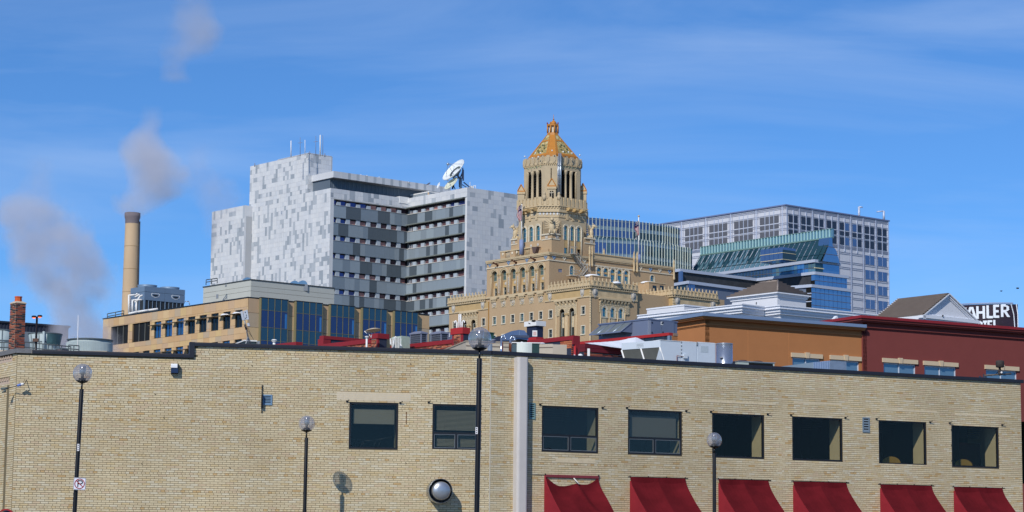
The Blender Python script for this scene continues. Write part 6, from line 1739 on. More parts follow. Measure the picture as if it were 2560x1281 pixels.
# arcade bays
for i, x in enumerate(arc):
    a, b = x - rw, x + rw
    g = MB(); n = 12; r = rw
    for j in range(n):
        a0, a1 = PI * j / n, PI * (j + 1) / n
        for (ra, rb, y0) in ((r, r + .2, -.08), (r + .26, r + .48, -.16)):
            P = [(x - ra * math.cos(a0), zrt - r + ra * math.sin(a0)), (x - ra * math.cos(a1), zrt - r + ra * math.sin(a1)), (x - rb * math.cos(a1), zrt - r + rb * math.sin(a1)), (x - rb * math.cos(a0), zrt - r + rb * math.sin(a0))]
            g.prism(P, y0, .05)
    ar = part('arch', g, m_pt, TB, LP)
    g = MB(); g.tube((a - .12, -.08, zrb), (a - .12, -.08, zrt - r), .09, 8); g.tube((b + .12, -.08, zrb), (b + .12, -.08, zrt - r), .09, 8); part('colonnette', g, m_pt, ar, LP)
    g = MB(); g.box(a - .42, a + .02, -.2, .05, zrt - r - .22, zrt - r + .02); g.box(b - .02, b + .42, -.2, .05, zrt - r - .22, zrt - r + .02); part('capital', g, m_yel, ar, LP)
    g = MB(); g.box(a, b, .5, .62, zg2t, zg1); g.box(a, b, .42, .5, zg1 - .22, zg1 - .05); g.box(a, b, .42, .5, zg2t, zg2t + .18); part('spandrel', g, m_yel, ar, LP)
    g = MB(); zz = (zg1 + zg2t) / 2; g.lathe((x, .5, zz), [(.34, 0), (.3, .08), (.12, .1)], 8, 0, False, 'y'); part('rosette', g, m_shield, ar, LP)
    g = MB(); g.box(a, x - rw * .62, .45, .62, zrb, zg2t); g.box(x + rw * .62, b, .45, .62, zrb, zg2t); g.box(a, b, .45, .62, zrb, zg2b); part('jambs', g, m_pt, ar, LP)
    g = MB(); g.box(a, b, .6, .64, zg1, zrt); wd = part('window', g, m_cyan, TB, LP)
    g = MB(); g.box(x - .03, x + .03, .52, .6, zg1, zrt - .1); g.box(a, b, .52, .6, zrt - r - .3, zrt - r - .22); g.box(a, b, .5, .62, zg1 - .06, zg1 + .06); part('sash', g, m_sash, wd, LP)
    g = MB(); g.box(x - rw * .62, x + rw * .62, .6, .64, zg2b, zg2t); wd = part('window', g, m_dpane, TB, LP)
    g = MB(); zz = (zg2b + zg2t) / 2; g.box(x - rw * .62, x + rw * .62, .54, .6, zz - .05, zz + .05); g.box(x - rw * .62, x - rw * .5, .54, .6, zg2b, zg2t); g.box(x + rw * .5, x + rw * .62, .54, .6, zg2b, zg2t); part('sash', g, m_sash, wd, LP)
    if i < 5:
        xm_ = (x + arc[i + 1]) / 2
        g = MB(); nn = 9
        for j in range(nn): zz = zrb + .4 + (zrt - r - zrb - 1.2) * j / nn; g.ball((xm_, -.05, zz + .2), .17, 0, 6, 4, 1, .6, 1.3)
        part('carved_strip', g, m_shield, ar, LP)
    # little corbel table and medallion under each bay
    g = MB(); zc0 = zC_ - .15
    for j in range(4): g.box(x - .8 + j * .42, x - .62 + j * .42, -.3, 0, zc0 - .75, zc0 - .3)
    g.box(x - .95, x + .95, -.36, 0, zc0 - .3, zc0 + .05); part('corbel_table', g, m_pt, TB, LP)
    zm = LP.hit(*z3(545 + (1008 - 545) * i / 5, 725 - 55 * i / 5))[1]
    g = MB(); g.box(x - .72, x + .72, -.06, 0, zm - .75, zm + .75); md = part('medallion', g, m_pt, TB, LP)
    g = MB(); g.lathe((x, -.06, zm), [(.62, 0), (.6, .1), (.5, .12), (.48, .02)], 16, 0, False, 'y', False); g.ball((x, -.08, zm), .3, 0, 8, 6, 1, .4, 1); part('medallion_relief', g, m_shield, md, LP)
# string courses, frieze, dentilled cornice
def cornice(F, x0, x1, z, out=.45, pitch=.55, h=.55, mt=None, parent=None):
    mt = mt or m_pt; g = MB(); g.box(x0, x1 + out * 0, -out, 0, z - .12, z + .1); g.box(x0, x1, -out * .7, 0, z - h, z - h + .14)
    c = part('cornice', g, mt, parent or TB, F)
    g = MB(); n = max(1, int((x1 - x0) / pitch))
    for k in range(n): a = x0 + (x1 - x0) * (k + .2) / n; g.box(a, a + pitch * .5, -out * .75, 0, z - h + .14, z - .12)
    stuff(part('dentils', g, mt, c, F)); return c
def crown(F, x0, x1, z, h=1.0, pitch=1.0, fin=True, end=True, fs=1.0):
    """pierced parapet: merlons with finials on top"""
    g = MB(); g.box(x0, x1, -.35, .05, z + .1, z + h * .55); c = part('parapet', g, m_pt, TB, F)
    n = max(2, int(round((x1 - x0) / pitch)))
    for k in range(n):
        a = x0 + (x1 - x0) * k / n; p = (x1 - x0) / n
        kk = ('merlon', round(p, 2), h)
        if kk not in wmesh: m = MB(); m.box(0, p * .55, -.4, .05, h * .55, h); m.box(p * .1, p * .45, -.46, -.3, .05, h * .9); wmesh[kk] = m.mesh('merlon', m_pt)
        part('merlon', wmesh[kk], None, c, F, a, 0, z)
        if fin:
            kk = ('finial', fs)
            if kk not in wmesh: m = MB(); m.lathe((0, -.18, 0), [(.14 * fs, 0), (.2 * fs, .25 * fs), (.26 * fs, .34 * fs), (.1 * fs, .5 * fs), (.15 * fs, .72 * fs), (.12 * fs, .9 * fs), (.02, 1.12 * fs)], 8); wmesh[kk] = m.mesh('finial', m_pt)
            part('finial', wmesh[kk], None, c, F, a + p * .78, 0, z + h * .5)
    return c
def shield(F, x, z, s=.75):
    kk = ('shield', s)
    if kk not in wmesh: m = MB(); m.prism([(0, -1.25 * s), (.62 * s, -.5 * s), (.7 * s, .7 * s), (.35 * s, 1.05 * s), (-.35 * s, 1.05 * s), (-.7 * s, .7 * s), (-.62 * s, -.5 * s)], -.2, 0); m.ball((0, -.2, 0), .45 * s, 0, 8, 6, 1, .5, 1.5); m.ball((0, -.15, 1.05 * s), .25 * s, 0, 6, 4); wmesh[kk] = m.mesh('shield', m_shield)
    part('shield', wmesh[kk], None, TB, F, x, 0, z)
cornice(LP, xW0 - .2, xU0 + .0, zC_); cornice(LP, xU1 - .5, .4, zC_)
g = MB(); g.box(xU0, xU1, -.25, 0, zC_ - .1, zC_ + .25); part('string_course', g, m_pt, TB, LP)
crown(LP, xW0 - .1, xU0, zC_); crown(LP, xU1 + .1, .1, zC_)
cornice(RP, -.2, xR1, zC_); crown(RP, .2, xR1, zC_)
zS = LP.hit(1474, 742.5)[1]
for (F, a, b) in ((LP, xW0, xW1), (LP, LP.hit(1363, 750)[0], 0), (RP, 0, xR1)):
    g = MB(); g.box(a, b, -.06, 0, zS + .25, zC_ - .6); part('frieze', g, m_yel if F is LP else mat('mottled_frieze', (196, 174, 138), rough=.8, var=.25, vs_=.9), TB, F)
    g = MB(); g.box(a, b, -.16, 0, zS, zS + .25); part('string_course', g, m_pt, TB, F)
zsh = (zS + zC_) / 2 - .1
for px, py in ((1135, 770), (1208, 762), (1376, 742), (1457, 731)): shield(LP, LP.hit(px, py)[0], zsh)
xsh = [RP.hit(1486, 730)[0], RP.hit(1582, 745)[0]]
for x in xsh: shield(RP, x, zsh, .9)
# corbelled lattice screens with tall arches
m_lat = mat('lattice_relief', (198, 182, 152), rough=.85, var=.3, vs_=2.2)
def lattice(F, a, b, z0, z1, n, holes, corb=.55):
    g = MB(); g.wall(a, b, z0, z1, holes, -.12, .3); s = part('lattice_screen', g, m_pt, TB, F)
    g = MB(); h = .42; r = 0; z = z0 + .1
    while z < z1 - .2:
        x = a + .15 + (h / 2 if r % 2 else 0)
        while x < b - .2:
            if not any(q[0] - .2 < x < q[1] + .2 and z < q[3] + .15 for q in holes): g.prism([(x, z - .17), (x + .15, z), (x, z + .17), (x - .15, z)], -.2, -.11)
            x += h
        z += h / 2; r += 1
    stuff(part('lattice_studs', g, m_lat, s, F))
    for k in range(n):
        x = a + (b - a) * (k + .5) / n; w_ = (b - a) / n * .5
        kk = ('corb', round(w_, 2))
        if kk not in wmesh: m = MB(); m.prism([(-.5, 0), (0, 0), (0, -.9), (-.2, -.75), (-.42, -.35)], -w_ / 2, w_ / 2); m.v = [(v[1], v[0], v[2]) for v in m.v]; wmesh[kk] = m.mesh('corbel', m_pt)
        part('corbel', wmesh[kk], None, s, F, x, 0, z1 + .45)
    g = MB(); g.box(a - .1, b + .1, -.55, 0, z1 + .45, z1 + .7); part('ledge', g, m_pt, s, F)
    return s
for (cs_, fa, fb) in ((bayR, 1390, 1443.6), (bayL, 1154, 1196)):
    a, b = LP.hit(fa, 770)[0], LP.hit(fb, 765)[0]
    lattice(LP, a, b, zat - 1.3, zS - .75, 6, [h for h in HA if a < h[0] < b])
    for x in cs_:
        g = MB(); g.box(x - aw, x + aw, .6, .64, zab, zat); wd = part('window', g, m_dpane, TB, LP)
        g = MB(); z_ = z1b; g.box(x - aw, x + aw, .5, .6, z2t + .1, z1b - .1); part('carved_panel', g, m_lat, wd, LP)
        g = MB(); g.box(x - aw, x + aw, .52, .6, (z1b + z1t) / 2 - .05, (z1b + z1t) / 2 + .05); g.box(x - aw, x - aw + .12, .4, .6, zab, zat - aw); g.box(x + aw - .1, x + aw, .4, .6, zab, zat - aw); part('sash', g, m_sash, wd, LP)
    xm_ = avg(cs_); g = MB(); g.tube((xm_ - .18, -.16, zlow), (xm_ - .18, -.16, zat - 1.2), .13, 8); g.tube((xm_ + .18, -.16, zlow), (xm_ + .18, -.16, zat - 1.2), .13, 8); g.tube((a + .2, -.1, zlow), (a + .2, -.1, zat - 1.2), .12, 8); g.tube((b - .2, -.1, zlow), (b - .2, -.1, zat - 1.2), .12, 8); part('colonnettes', g, m_pt, TB, LP)
    g = MB(); g.box(xm_ - .5, xm_ + .5, -.35, .05, zat - 1.25, zat - .95); part('capital', g, m_yel, TB, LP)
# right-hand face of the corner block
RA3 = []
for X, t, b in ((1368, 712, 900), (1535, 728, 920), (1700, 745, 935)):
    x, zt = RP.hit(*z7(X, t)); _, zb = RP.hit(*z7(X, b)); RA3.append((x, zt, zb))
zt3, zb3 = avg([q[1] for q in RA3]), avg([q[2] for q in RA3]); r3 = .48
HR = [(x - r3, x + r3, zb3, zt3, 'a') for x, _, _ in RA3]
w = MB(); w.wall(0, xR1, zlow, zC_, HR, 0, .3); part('wall', w, m_pb, TB, RP)
for h in HR:
    tw(RP, *h[:4], dep=.2, glass=m_bpane, arch=True, trimw=.3)
    g = MB(); g.box(h[0], h[1], -.05, 0, zb3 - 1.6, zb3 - .25); part('carved_panel', g, m_lat, TB, RP)
a, b = RP.hit(1496.5, 760)[0], RP.hit(1573, 770)[0]
lattice(RP, a, b, zt3 - 1.0, zS - .75, 9, [(h[0] - .35, h[1] + .35, h[2], h[3] + .35, 'a') for h in HR])
for x in [h[0] - .5 for h in HR] + [HR[-1][1] + .45]: g = MB(); g.tube((x, -.1, zlow), (x, -.1, zt3 - .7), .1, 8); part('colonnette', g, m_pt, TB, RP)
# rope-carved corner and drainpipe
for (F, x) in ((LP, -.05), (RP, .05)): pass
g = MB()
for k in range(26): g.ball((0, 0, zC_ - 1.0 - k * .24), .2 if k % 2 else .14, 0, 6, 4)
stuff(part('rope_corner', g, m_pt, TB, LP))
g = MB(); g.tube((0, 0, zlow), (0, 0, zS - .8), .14, 8); part('corner_shaft', g, m_pt, TB, LP)
g = MB(); g.tube((xW1, -.12, zlow), (xW1, -.12, zC_ - .7), .1, 6); part('drainpipe', g, mat('ochre_pipe', (150, 112, 60), rough=.8), TB, LP)
# ---- upper block trim
zS2 = avg([LP.hit(1218.6, 671.7)[1], LP.hit(1372.7, 651)[1]])
UR = Face(LP.w(xU1), RA)
xUR = UR.hit(1685, 680)[0]; xa_, xb_ = UR.hit(1475.5, 650)[0], UR.hit(1587, 660)[0]
for (F, a, b) in ((LP, xU0 - .1, xU1), (UR, 0, xUR)):
    g = MB(); g.box(a, b + (.1 if F is LP else 0), -.13, 0, zS2 - .1, zS2 + .1); part('string_course', g, m_ps, TB, F)
    cornice(F, a, b + (.3 if F is LP else 0), zU - .15, .3, .42, .35)
    g = MB(); g.box(a, b + (.3 if F is LP else 0), -.32, .3, zU - .05, zU + .12); part('roof_edge', g, m_pt, TB, F)
AH = []
for X, t, b in ((1103, 553, 870), (1240, 570, 880), (1378, 588, 890), (1515, 608, 900), (1650, 623, 920)):
    x, zt = UR.hit(*z5_(X, t)); _, zb = UR.hit(*z5_(X, b)); AH.append((x, zt, zb))
zt5, zb5 = avg([q[1] for q in AH]), avg([q[2] for q in AH]) - .2; r5 = .56
HB = [(x - r5, x + r5, zb5, zt5, 'a') for x, _, _ in AH]
x, zt = UR.hit(*z5_(557, 520)); _, zb = UR.hit(*z5_(557, 700)); HB.append((x - .5, x + .5, zb, zt, 'a'))
x, zt = UR.hit(*z6_(565, 552)); _, zb = UR.hit(*z6_(565, 670)); HB.append((x - .52, x + .52, zb, zt, 'a'))
x0_, zt = UR.hit(*z5_(288, 578)); x1_, zb = UR.hit(*z5_(366, 655)); HL = (x0_, x1_, zb, zt)
w = MB(); w.wall(0, xUR, zC_ - 3, zU, HB + [HL], 0, .3); part('wall', w, m_pb, TB, UR)
for i, h in enumerate(HB):
    o = tw(UR, *h[:4], dep=.2, glass=m_bpane, arch=True, trimw=.3 if i < 5 else .15, bars=2)
    if i < 5:
        g = MB(); g.box(h[0], h[1], .1, .2, zt5 - 1.15, zt5 - .75); part('fanlight_panel', g, m_yel, o, UR)
        g = MB(); g.tube((h[1] + .2, -.1, zb5), (h[1] + .2, -.1, zt5 - .7), .09, 6); part('colonnette', g, m_pt, o, UR)
g = MB(); g.box(HL[0], HL[1], .1, .2, HL[2], HL[3]); part('louvre', g, m_acgrey, TB, UR)
# raised parapet with twin pinnacles
g = MB(); g.box(xa_, xb_, -.25, .4, zU + .1, zU + .75); g.box(xa_, xb_, -.4, .5, zU + .75, zU + .95); part('raised_parapet', g, m_pt, TB, UR)
pin = MB(); pin.lathe((0, 0, 0), [(.18, -2.2), (.26, -1.9), (.2, -1.5), (.2, .2), (.28, .3), (.2, .5), (.24, .9), (.16, 1.2), (.22, 1.35), (.03, 2.0)], 8); pinm = pin.mesh('pinnacle', m_pt)
for X, Y in ((1471.3, 641), (1477.5, 640), (1582.3, 655), (1590, 659), (1682, 672), (1518.5, 640)):
    x = UR.hit(X, Y)[0]; part('pinnacle', pinm, None, TB, UR, x, -.35 if X != 1518.5 else 1.0, zU + (.35 if X < 1600 else -.3))
for X, Y, F in ((230, 480, LP), (655, 425, LP), (1075, 365, LP), (1503, 300, LP)):
    x, z = F.hit(*z4(X, Y)); g = MB()
    for (dx, dz) in ((-.28, 0), (.28, 0), (0, .3), (0, -.3)): g.ball((x + dx, -.04, z + dz), .22, 0, 8, 4, 1, .3, 1)
    part('tile_cross', g, m_blueorn, TB, F)
for X, Y, m in ((198, 345, m_blueorn), (408, 368, m_ps), (812, 420, m_ps)):
    x, z = UR.hit(*z5_(X, Y)); g = MB()
    for (dx, dz) in ((-.28, 0), (.28, 0), (0, .3), (0, -.3)): g.ball((x + dx, -.04, z + dz), .22, 0, 8, 4, 1, .3, 1)
    part('tile_cross', g, m, TB, UR)
for X, Y, m in ((330, 405, m_ps), (530, 428, m_blueorn), (718, 445, m_ps), (912, 472, m_blueorn)):
    x, z = UR.hit(*z6_(X, Y)); g = MB()
    for (dx, dz) in ((-.28, 0), (.28, 0), (0, .3), (0, -.3)): g.ball((x + dx, -.04, z + dz), .22, 0, 8, 4, 1, .3, 1)
    part('tile_cross', g, m, TB, UR)
m_gar = mat('dark_gargoyle', (92, 58, 44), rough=.9)
for X, Y in ((415, 480), (838, 420), (1268, 360)):
    x, z = LP.hit(*z4(X, Y)); g = MB(); g.tube((x, 0, z - .1), (x - .15, -1.0, z + .25), .2, 6, 0, .13); g.ball((x - .15, -1.05, z + .28), .2, 0, 6, 4); g.tube((x, 0, z - .55), (x - .05, -.4, z), .12, 5); part('gargoyle', g, m_gar, TB, LP)
# balustrade terrace on the upper block
BT_ = LP.off(0, 1.6); xc0, xc1 = BT_.hit(1250.5, 640)[0], BT_.hit(1370, 625)[0]; zt0 = BT_.hit(1300, 628)[1]
g = MB(); g.box(xc0, xc1, 0, .5, zU - .2, zU + .35); g.box(xc0, xc1 - 3.4, -.08, .58, zt0 + .25, zt0 + .5)
tr = part('terrace_wall', g, m_pt, TB, BT_)
x = xc0
k = 0
while x < xc1 - .3:
    seg = 1.5
    if k % 2 == 0 or x > xc1 - 4: g = MB(); g.box(x, min(x + seg, xc1), 0, .45, zU + .3, zt0 + (.25 if x < xc1 - 3.6 else -.4)); part('terrace_panel', g, m_pb, tr, BT_)
    else:
        for j in range(5): part('baluster', MB().tube((x + .15 + j * .3, .2, zU + .3), (x + .15 + j * .3, .2, zt0 + .3), .08, 6), m_pt, tr, BT_)
    k += 1; x += seg
for X, Y in ((525, 240), (738, 215), (842, 195)): x, z = BT_.hit(*z4(X, Y)); part('star_tile', MB().ball((x, -.04, z), .3, 0, 8, 4, 1, .25, 1), m_ps, tr, BT_)
p0, p1 = BT_.hit(1336, 620), BT_.hit(1350, 620); zz = BT_.hit(1343, 634)[1]
g = MB(); a, b = p0[0], p1[0]; g.prism([(a + .5, zz), (b - .5, zz), (b, p0[1]), (a + .1, p0[1] + .1)], -.8, .2); part('tarpaulin', g, mat('brown_tarp', (92, 76, 72), rough=.9), TB, BT_)
# flags and poles
def flagpole(px, py0, py1, D, label, blue_to, fl, w_, seed=1):
    a, b = at(px, py1, D), at(px, py0, D); b = Vector((a.x, a.y, b.z)); rt = root('flag_pole', a, label, 'flagpole', 'flagpoles on the ornate tower building'); zb = at(px, blue_to, D).z
    part('base', MB().tube(a, (a.x, a.y, zb), .42, 10), mat('blue_grey_post', (128, 142, 176), rough=.5), rt, M=Matrix())
    part('pole', MB().tube((a.x, a.y, zb), b, .15, 8, 0, .1), m_white, rt, M=Matrix()); part('ball', MB().ball(b, .22, 0, 8, 6), m_pt, rt, M=Matrix())
    z1 = at(px, fl[0], D).z; z0 = at(px, fl[1], D).z
    frt = root('flag', (a.x, a.y, z1), label.replace('white pole', 'striped flag').replace('pole', 'flag') if 0 else fl[2], 'flag', 'flags on the ornate tower building')
    rs = random.Random(seed); H = z1 - z0; nx, nz = 9, 13
    def P(i, j):
        u, v = i / nx, j / nz; x = -u * w_ * (1 - .35 * v * u) + .18 * math.sin(9 * v + seed) * u; y = .35 * math.sin(u * 7 + v * 3 + seed) * (.3 + u)
        return (a.x + fl[3] * x, a.y - .2 + y, z1 - v * H * (.86 + .14 * u) - u * u * H * .22 + u * .1)
    mats = [mat('flag_red', (150, 36, 48), rough=.8), mat('flag_white', (216, 212, 214), rough=.8), mat('flag_blue', (52, 52, 92), rough=.8)]
    st = [MB(), MB(), MB()]
    for j in range(nz):
        for i in range(nx):
            m = 2 if (j < 5 and i < nx) else (i % 2)
            if j < 5: m = 2 if i < 6 else i % 2
            st[m].quad(P(i, j), P(i + 1, j), P(i + 1, j + 1), P(i, j + 1), 0, True)
    part('red_stripes', st[0], mats[0], frt, M=Matrix()); part('white_stripes', st[1], mats[1], frt, M=Matrix()); c = part('blue_field', st[2], mats[2], frt, M=Matrix())
    g = MB()
    for (i, j) in ((1, 1), (3, 1), (2, 2), (4, 2), (1, 3), (3, 3), (5, 3)): q = P(i, j); g.ball((q[0], q[1] - .08, q[2]), .09, 0, 5, 3)
    stuff(part('stars', g, mats[1], c, M=Matrix()))
flagpole(1303.5, 508, 637, 447, 'white flagpole with thick blue-grey base on the arcade roof left of the tower', 600, (513, 557, 'striped flag hanging limp left of the bell tower', 1), .95, 1)
flagpole(1596.5, 541, 658, 456, 'white flagpole with pale base before the green glass building', 637, (553, 594, 'limp striped flag in front of the green glass building', 1), .8, 2.3)

# ---- second pavilion behind
K2 = atz(1683, 736, zC_); L2, R2 = Face(K2, LA), Face(K2, RA)
x0, x1 = L2.hit(1585, 750)[0], R2.hit(1792.5, 750)[0]
g = MB(); g.box(x0, 0, 0, 14, zlow, zC_); g.hprism([(0, 0)] * 0 or [(x0, 0), (0, 0), (0, 14), (x0, 14)], zlow, zC_) if 0 else None
part('wall', g, m_pb, TB, L2)
g = MB(); g.box(0, x1, 0.01, 10, zlow, zC_ - .02); part('wall', g, m_pb, TB, R2)
cornice(L2, x0, .3, zC_); cornice(R2, 0, x1, zC_); crown(L2, x0, .1, zC_, pitch=1.05); crown(R2, .2, x1, zC_, pitch=.95)
zS3 = zS
for (F, a, b) in ((L2, x0, 0), (R2, 0, x1)): g = MB(); g.box(a, b, -.06, 0, zS3, zC_ - .6); part('frieze', g, m_yel if F is L2 else MATS['mottled_frieze'], TB, F)
for (px, py) in ((1664.5, 755),): shield(L2, L2.hit(px, py)[0], zsh)
for (px, py) in ((1692, 752), (1781, 765)): shield(R2, R2.hit(px, py)[0], zsh, .9)
g = MB(); a, b = L2.hit(1599, 780)[0], L2.hit(1618, 780)[0]; zz = L2.hit(1608, 778)[1]
for k in range(3): g.box(a + (b - a) * k / 3, a + (b - a) * (k + .5) / 3, -.5, 0, zz - .8, zz)
part('corbels', g, m_pt, TB, L2)
g = MB()
for k in range(16): g.ball((0, 0, zC_ - .9 - k * .24), .2 if k % 2 else .14, 0, 6, 4)
stuff(part('rope_corner', g, m_pt, TB, L2))
# roof boxes with snow
for (cx, cy, xl_, xr_, D) in ((1481, 690, 1452, 1526, 437), (1622.4, 706.4, 1585, 1664, 449)):
    u = Unit(cx, cy, D, xl_, xr_); g = MB(); g.box(0, u.wr, 0, u.wl, zC_ - .6, u.z1); part('roof_house', g, m_pb, TB, M=u.M)
    g = MB(); g.box(-.1, u.wr + .1, -.1, u.wl + .1, u.z1, u.z1 + .15); part('roof_house_edge', g, m_pt, TB, M=u.M)
    g = MB(); g.ball((u.wr * .25, u.wl * .4, u.z1 + .1), 1.35 if D < 440 else 1.2, 0, 14, 8, 1.2, 1, .3); part('snow_patch', g, m_snow, TB, M=u.M)
    if D > 440:
        for px in (1636, 1654): x, z = u.R(px, 722); g = MB(); g.box(x - .5, x + .5, -.03, 0, z - .5, z + .6); part('window', g, m_dpane, TB, M=u.M)
g = MB(); p = at(1540, 707, 434); g.ball((p.x, p.y, p.z - .1), 1.0, 0, 14, 6, 1, 1, .3); part('snow_patch', g, m_snow, TB, M=Matrix())

# ---- the bell tower
def octa(pxs, py, D):
    P1 = at(pxs[1], py, D); f1 = Face(P1, LA); P0 = f1.w(f1.hit(pxs[0], py)[0]); fc = Face(P1, -5); P2 = fc.w(fc.hit(pxs[2], py)[0]); f3 = Face(P2, RA); P3 = f3.w(f3.hit(pxs[3], py)[0])
    c = (P2 - Vector((P1.x, P1.y, 0))).length; P4 = P3 + Vector((math.cos(R_(85)), math.sin(R_(85)), 0)) * c; C = (P0 + P4) / 2
    pts = [P0, Vector((P1.x, P1.y, 0)), P2, P3]; pts += [2 * C - p for p in pts]
    return pts, C
pB, CB_ = octa((1293.5, 1346, 1398, 1468), 515, 445)
def octc(pxs, py):
    D = 445.0
    for _ in range(4): p, C = octa(pxs, py, D); D += CB_.y - C.y
    return octa(pxs, py, D)[0]
def zf(pts, px, py): f = Face(pts[1], -5); return f.hit(px, py)[1]
TW = TB
def shell(name, pts, z0, z1, mt, pts2=None):
    g = MB(); g.hprism([(p.x, p.y) for p in pts], z0, z1, 0, True, [(p.x, p.y) for p in pts2] if pts2 else None); return part(name, g, mt, TB, M=Matrix())
# square lower shaft
K3 = at(1379.2, 600, 441.6); L3, R3 = Face(K3, LA), Face(K3, RA)
xl3, xr3 = L3.hit(1278, 600)[0], R3.hit(1487, 600)[0]; zled = L3.hit(1379, 584.3)[1]
HL3, HR3 = [], []
for X, t, b in ((365, 498, 760), (486, 478, 742), (609, 458, 722)): x, zt = L3.hit(*zt_(X, t)); _, zb = L3.hit(*zt_(X, b)); HL3.append((x - .52, x + .52, zb, zt, 'a'))
for X, t, b in ((1100, 462, 712), (1216, 478, 727), (1332, 490, 742)): x, zt = R3.hit(*zt_(X, t)); _, zb = R3.hit(*zt_(X, b)); HR3.append((x - .43, x + .43, zb, zt, 'a'))
m_tw = mat('tower_stone', (184, 167, 138), rough=.85, var=.1, vs_=.7, var2=.05, v2s=.2)
ztw = L3.hit(1379, 548)[1]
# shaft walls: the square part up to the ledge, the chamfered shaft above carries the same window bays
pS = octc((1297, 1347, 1396.5, 1465), 540)
zcor = zf(pS, 1370, 530)
w = MB(); w.wall(xl3, 0, zU - .3, zled, HL3, 0, .3); part('wall', w, m_pb, TB, L3)
w = MB(); w.wall(0, xr3, zU - .3, zled, [(h[0], h[1], zU, h[3]) for h in HR3], 0, .3); part('wall', w, m_pb, TB, R3)
# window bay fronts standing from terrace to arch tops, in the plane of the lower shaft
for (F, Hs, mtg) in ((L3, HL3, m_bpane), (R3, HR3, m_bpane)):
    a, b = Hs[0][0] - .75, Hs[-1][1] + .75; top = max(h[3] for h in Hs) + .9
    zz0 = zled - .02
    g = MB(); g.wall(a, b, zz0, top, [(h[0], h[1], max(h[2], zz0) - 5, h[3], 'a') for h in Hs], -.03, .33); g.box(a, b, .32, 2.4, zz0, top - .02); part('bay_front', g, m_tw, TB, F)
    for h in Hs:
        tw(F, *h[:4], dep=.2, glass=mtg, arch=True, trimw=.3, bars=2, sill=False)
        if F is R3:
            g = MB(); zb = h[2]; g.box(h[0], h[1], .05, .25, zb - 1.55, zb - .1); part('spandrel', g, m_yel, TB, F)
            g = MB(); g.box(h[0], h[1], .18, .22, zU, zb - 1.55); part('window', g, mtg if h is not HR3[2] else m_dark, TB, F)
            g = MB(); g.tube((h[1] + .12, -.12, zU), (h[1] + .12, -.12, h[3] - .5), .1, 6); part('colonnette', g, m_ps, TB, F)
        else:
            g = MB(); g.ball(((h[0] + h[1]) / 2, -.05, h[2] - .9), .35, 0, 8, 5, 1, .4, 1); part('rosette', g, m_shield, TB, F)
g = MB(); q_ = [K3 + R3.u * i_ + L3.u * j_ for (i_, j_) in ((.4, -.4), (xr3, -.4), (xr3, xl3), (.4, xl3))]; g.hprism([(p.x, p.y) for p in q_], zU - .3, zled - .05)
part('core', g, m_pb, TB, M=Matrix())
for (F, a, b) in ((L3, xl3, xl3 + 1.9), (L3, -2.9, .1), (R3, -.1, 2.0), (R3, xr3 - 2.7, xr3 + .1)):
    g = MB(); g.box(a, b, -.22, .5, zled - .15, zled + .1); g.box(a, b, -.1, .3, zled - 1.1, zled - .9); part('ledge', g, m_ps, TB, F)
    g = MB(); x = (a + b) / 2 - .4 if F is L3 else (a + b) / 2; g.box(x, x + .7, -.12, 0, zled + .15 - 1.0, zled - .3); part('tile_panel', g, m_shield, TB, F)
shell('shaft', pS, zled - .3, zcor, m_tw)
# carved griffins on the ledge corners
def griffin(P, s, yaw):
    M = Matrix.Translation(P) @ Matrix.Rotation(yaw, 4, 'Z') @ Matrix.Scale(s, 4)
    g = MB(); g.ball((0, -.1, .75), .42, 0, 10, 8, .9, .8, 1.7); g.ball((0, -.45, 1.75), .24, 0, 8, 6, .9, 1.3, 1); g.tube((0, -.5, 1.75), (0, -.95, 1.6), .12, 6, 0, .05); g.tube((0, -.15, 1.2), (0, -.4, 1.7), .2, 8, 0, .16)
    g.tube((.1, -.35, 2.0), (.14, -.35, 2.22), .06, 5, 0, .01); g.tube((-.1, -.35, 2.0), (-.14, -.35, 2.22), .06, 5, 0, .01)
    for sx in (-1, 1):
        for j in range(5): g.tube((.2 * sx, .05, .8 + j * .16), ((.95 - j * .05) * sx, .3, .75 + j * .32), .11, 5, 0, .05)
        g.tube((.28 * sx, -.25, .5), (.3 * sx, -.4, 0), .13, 6, 0, .1)
    g.ball((0, .1, .25), .5, 0, 8, 6, 1, .8, .6)
    part('griffin', g, mat('carved_griffin', (196, 178, 146), rough=.85, var=.2, vs_=2), TB, M=M)
griffin(K3 + Vector((0.05, .5, 0)) + Vector((0, 0, zled - K3.z)) , 1.55, 0)
griffin(L3.w(xl3 + .7, .6, zled), 1.45, R_(-70)); griffin(R3.w(xr3 - .6, .6, zled), 1.45, R_(75))
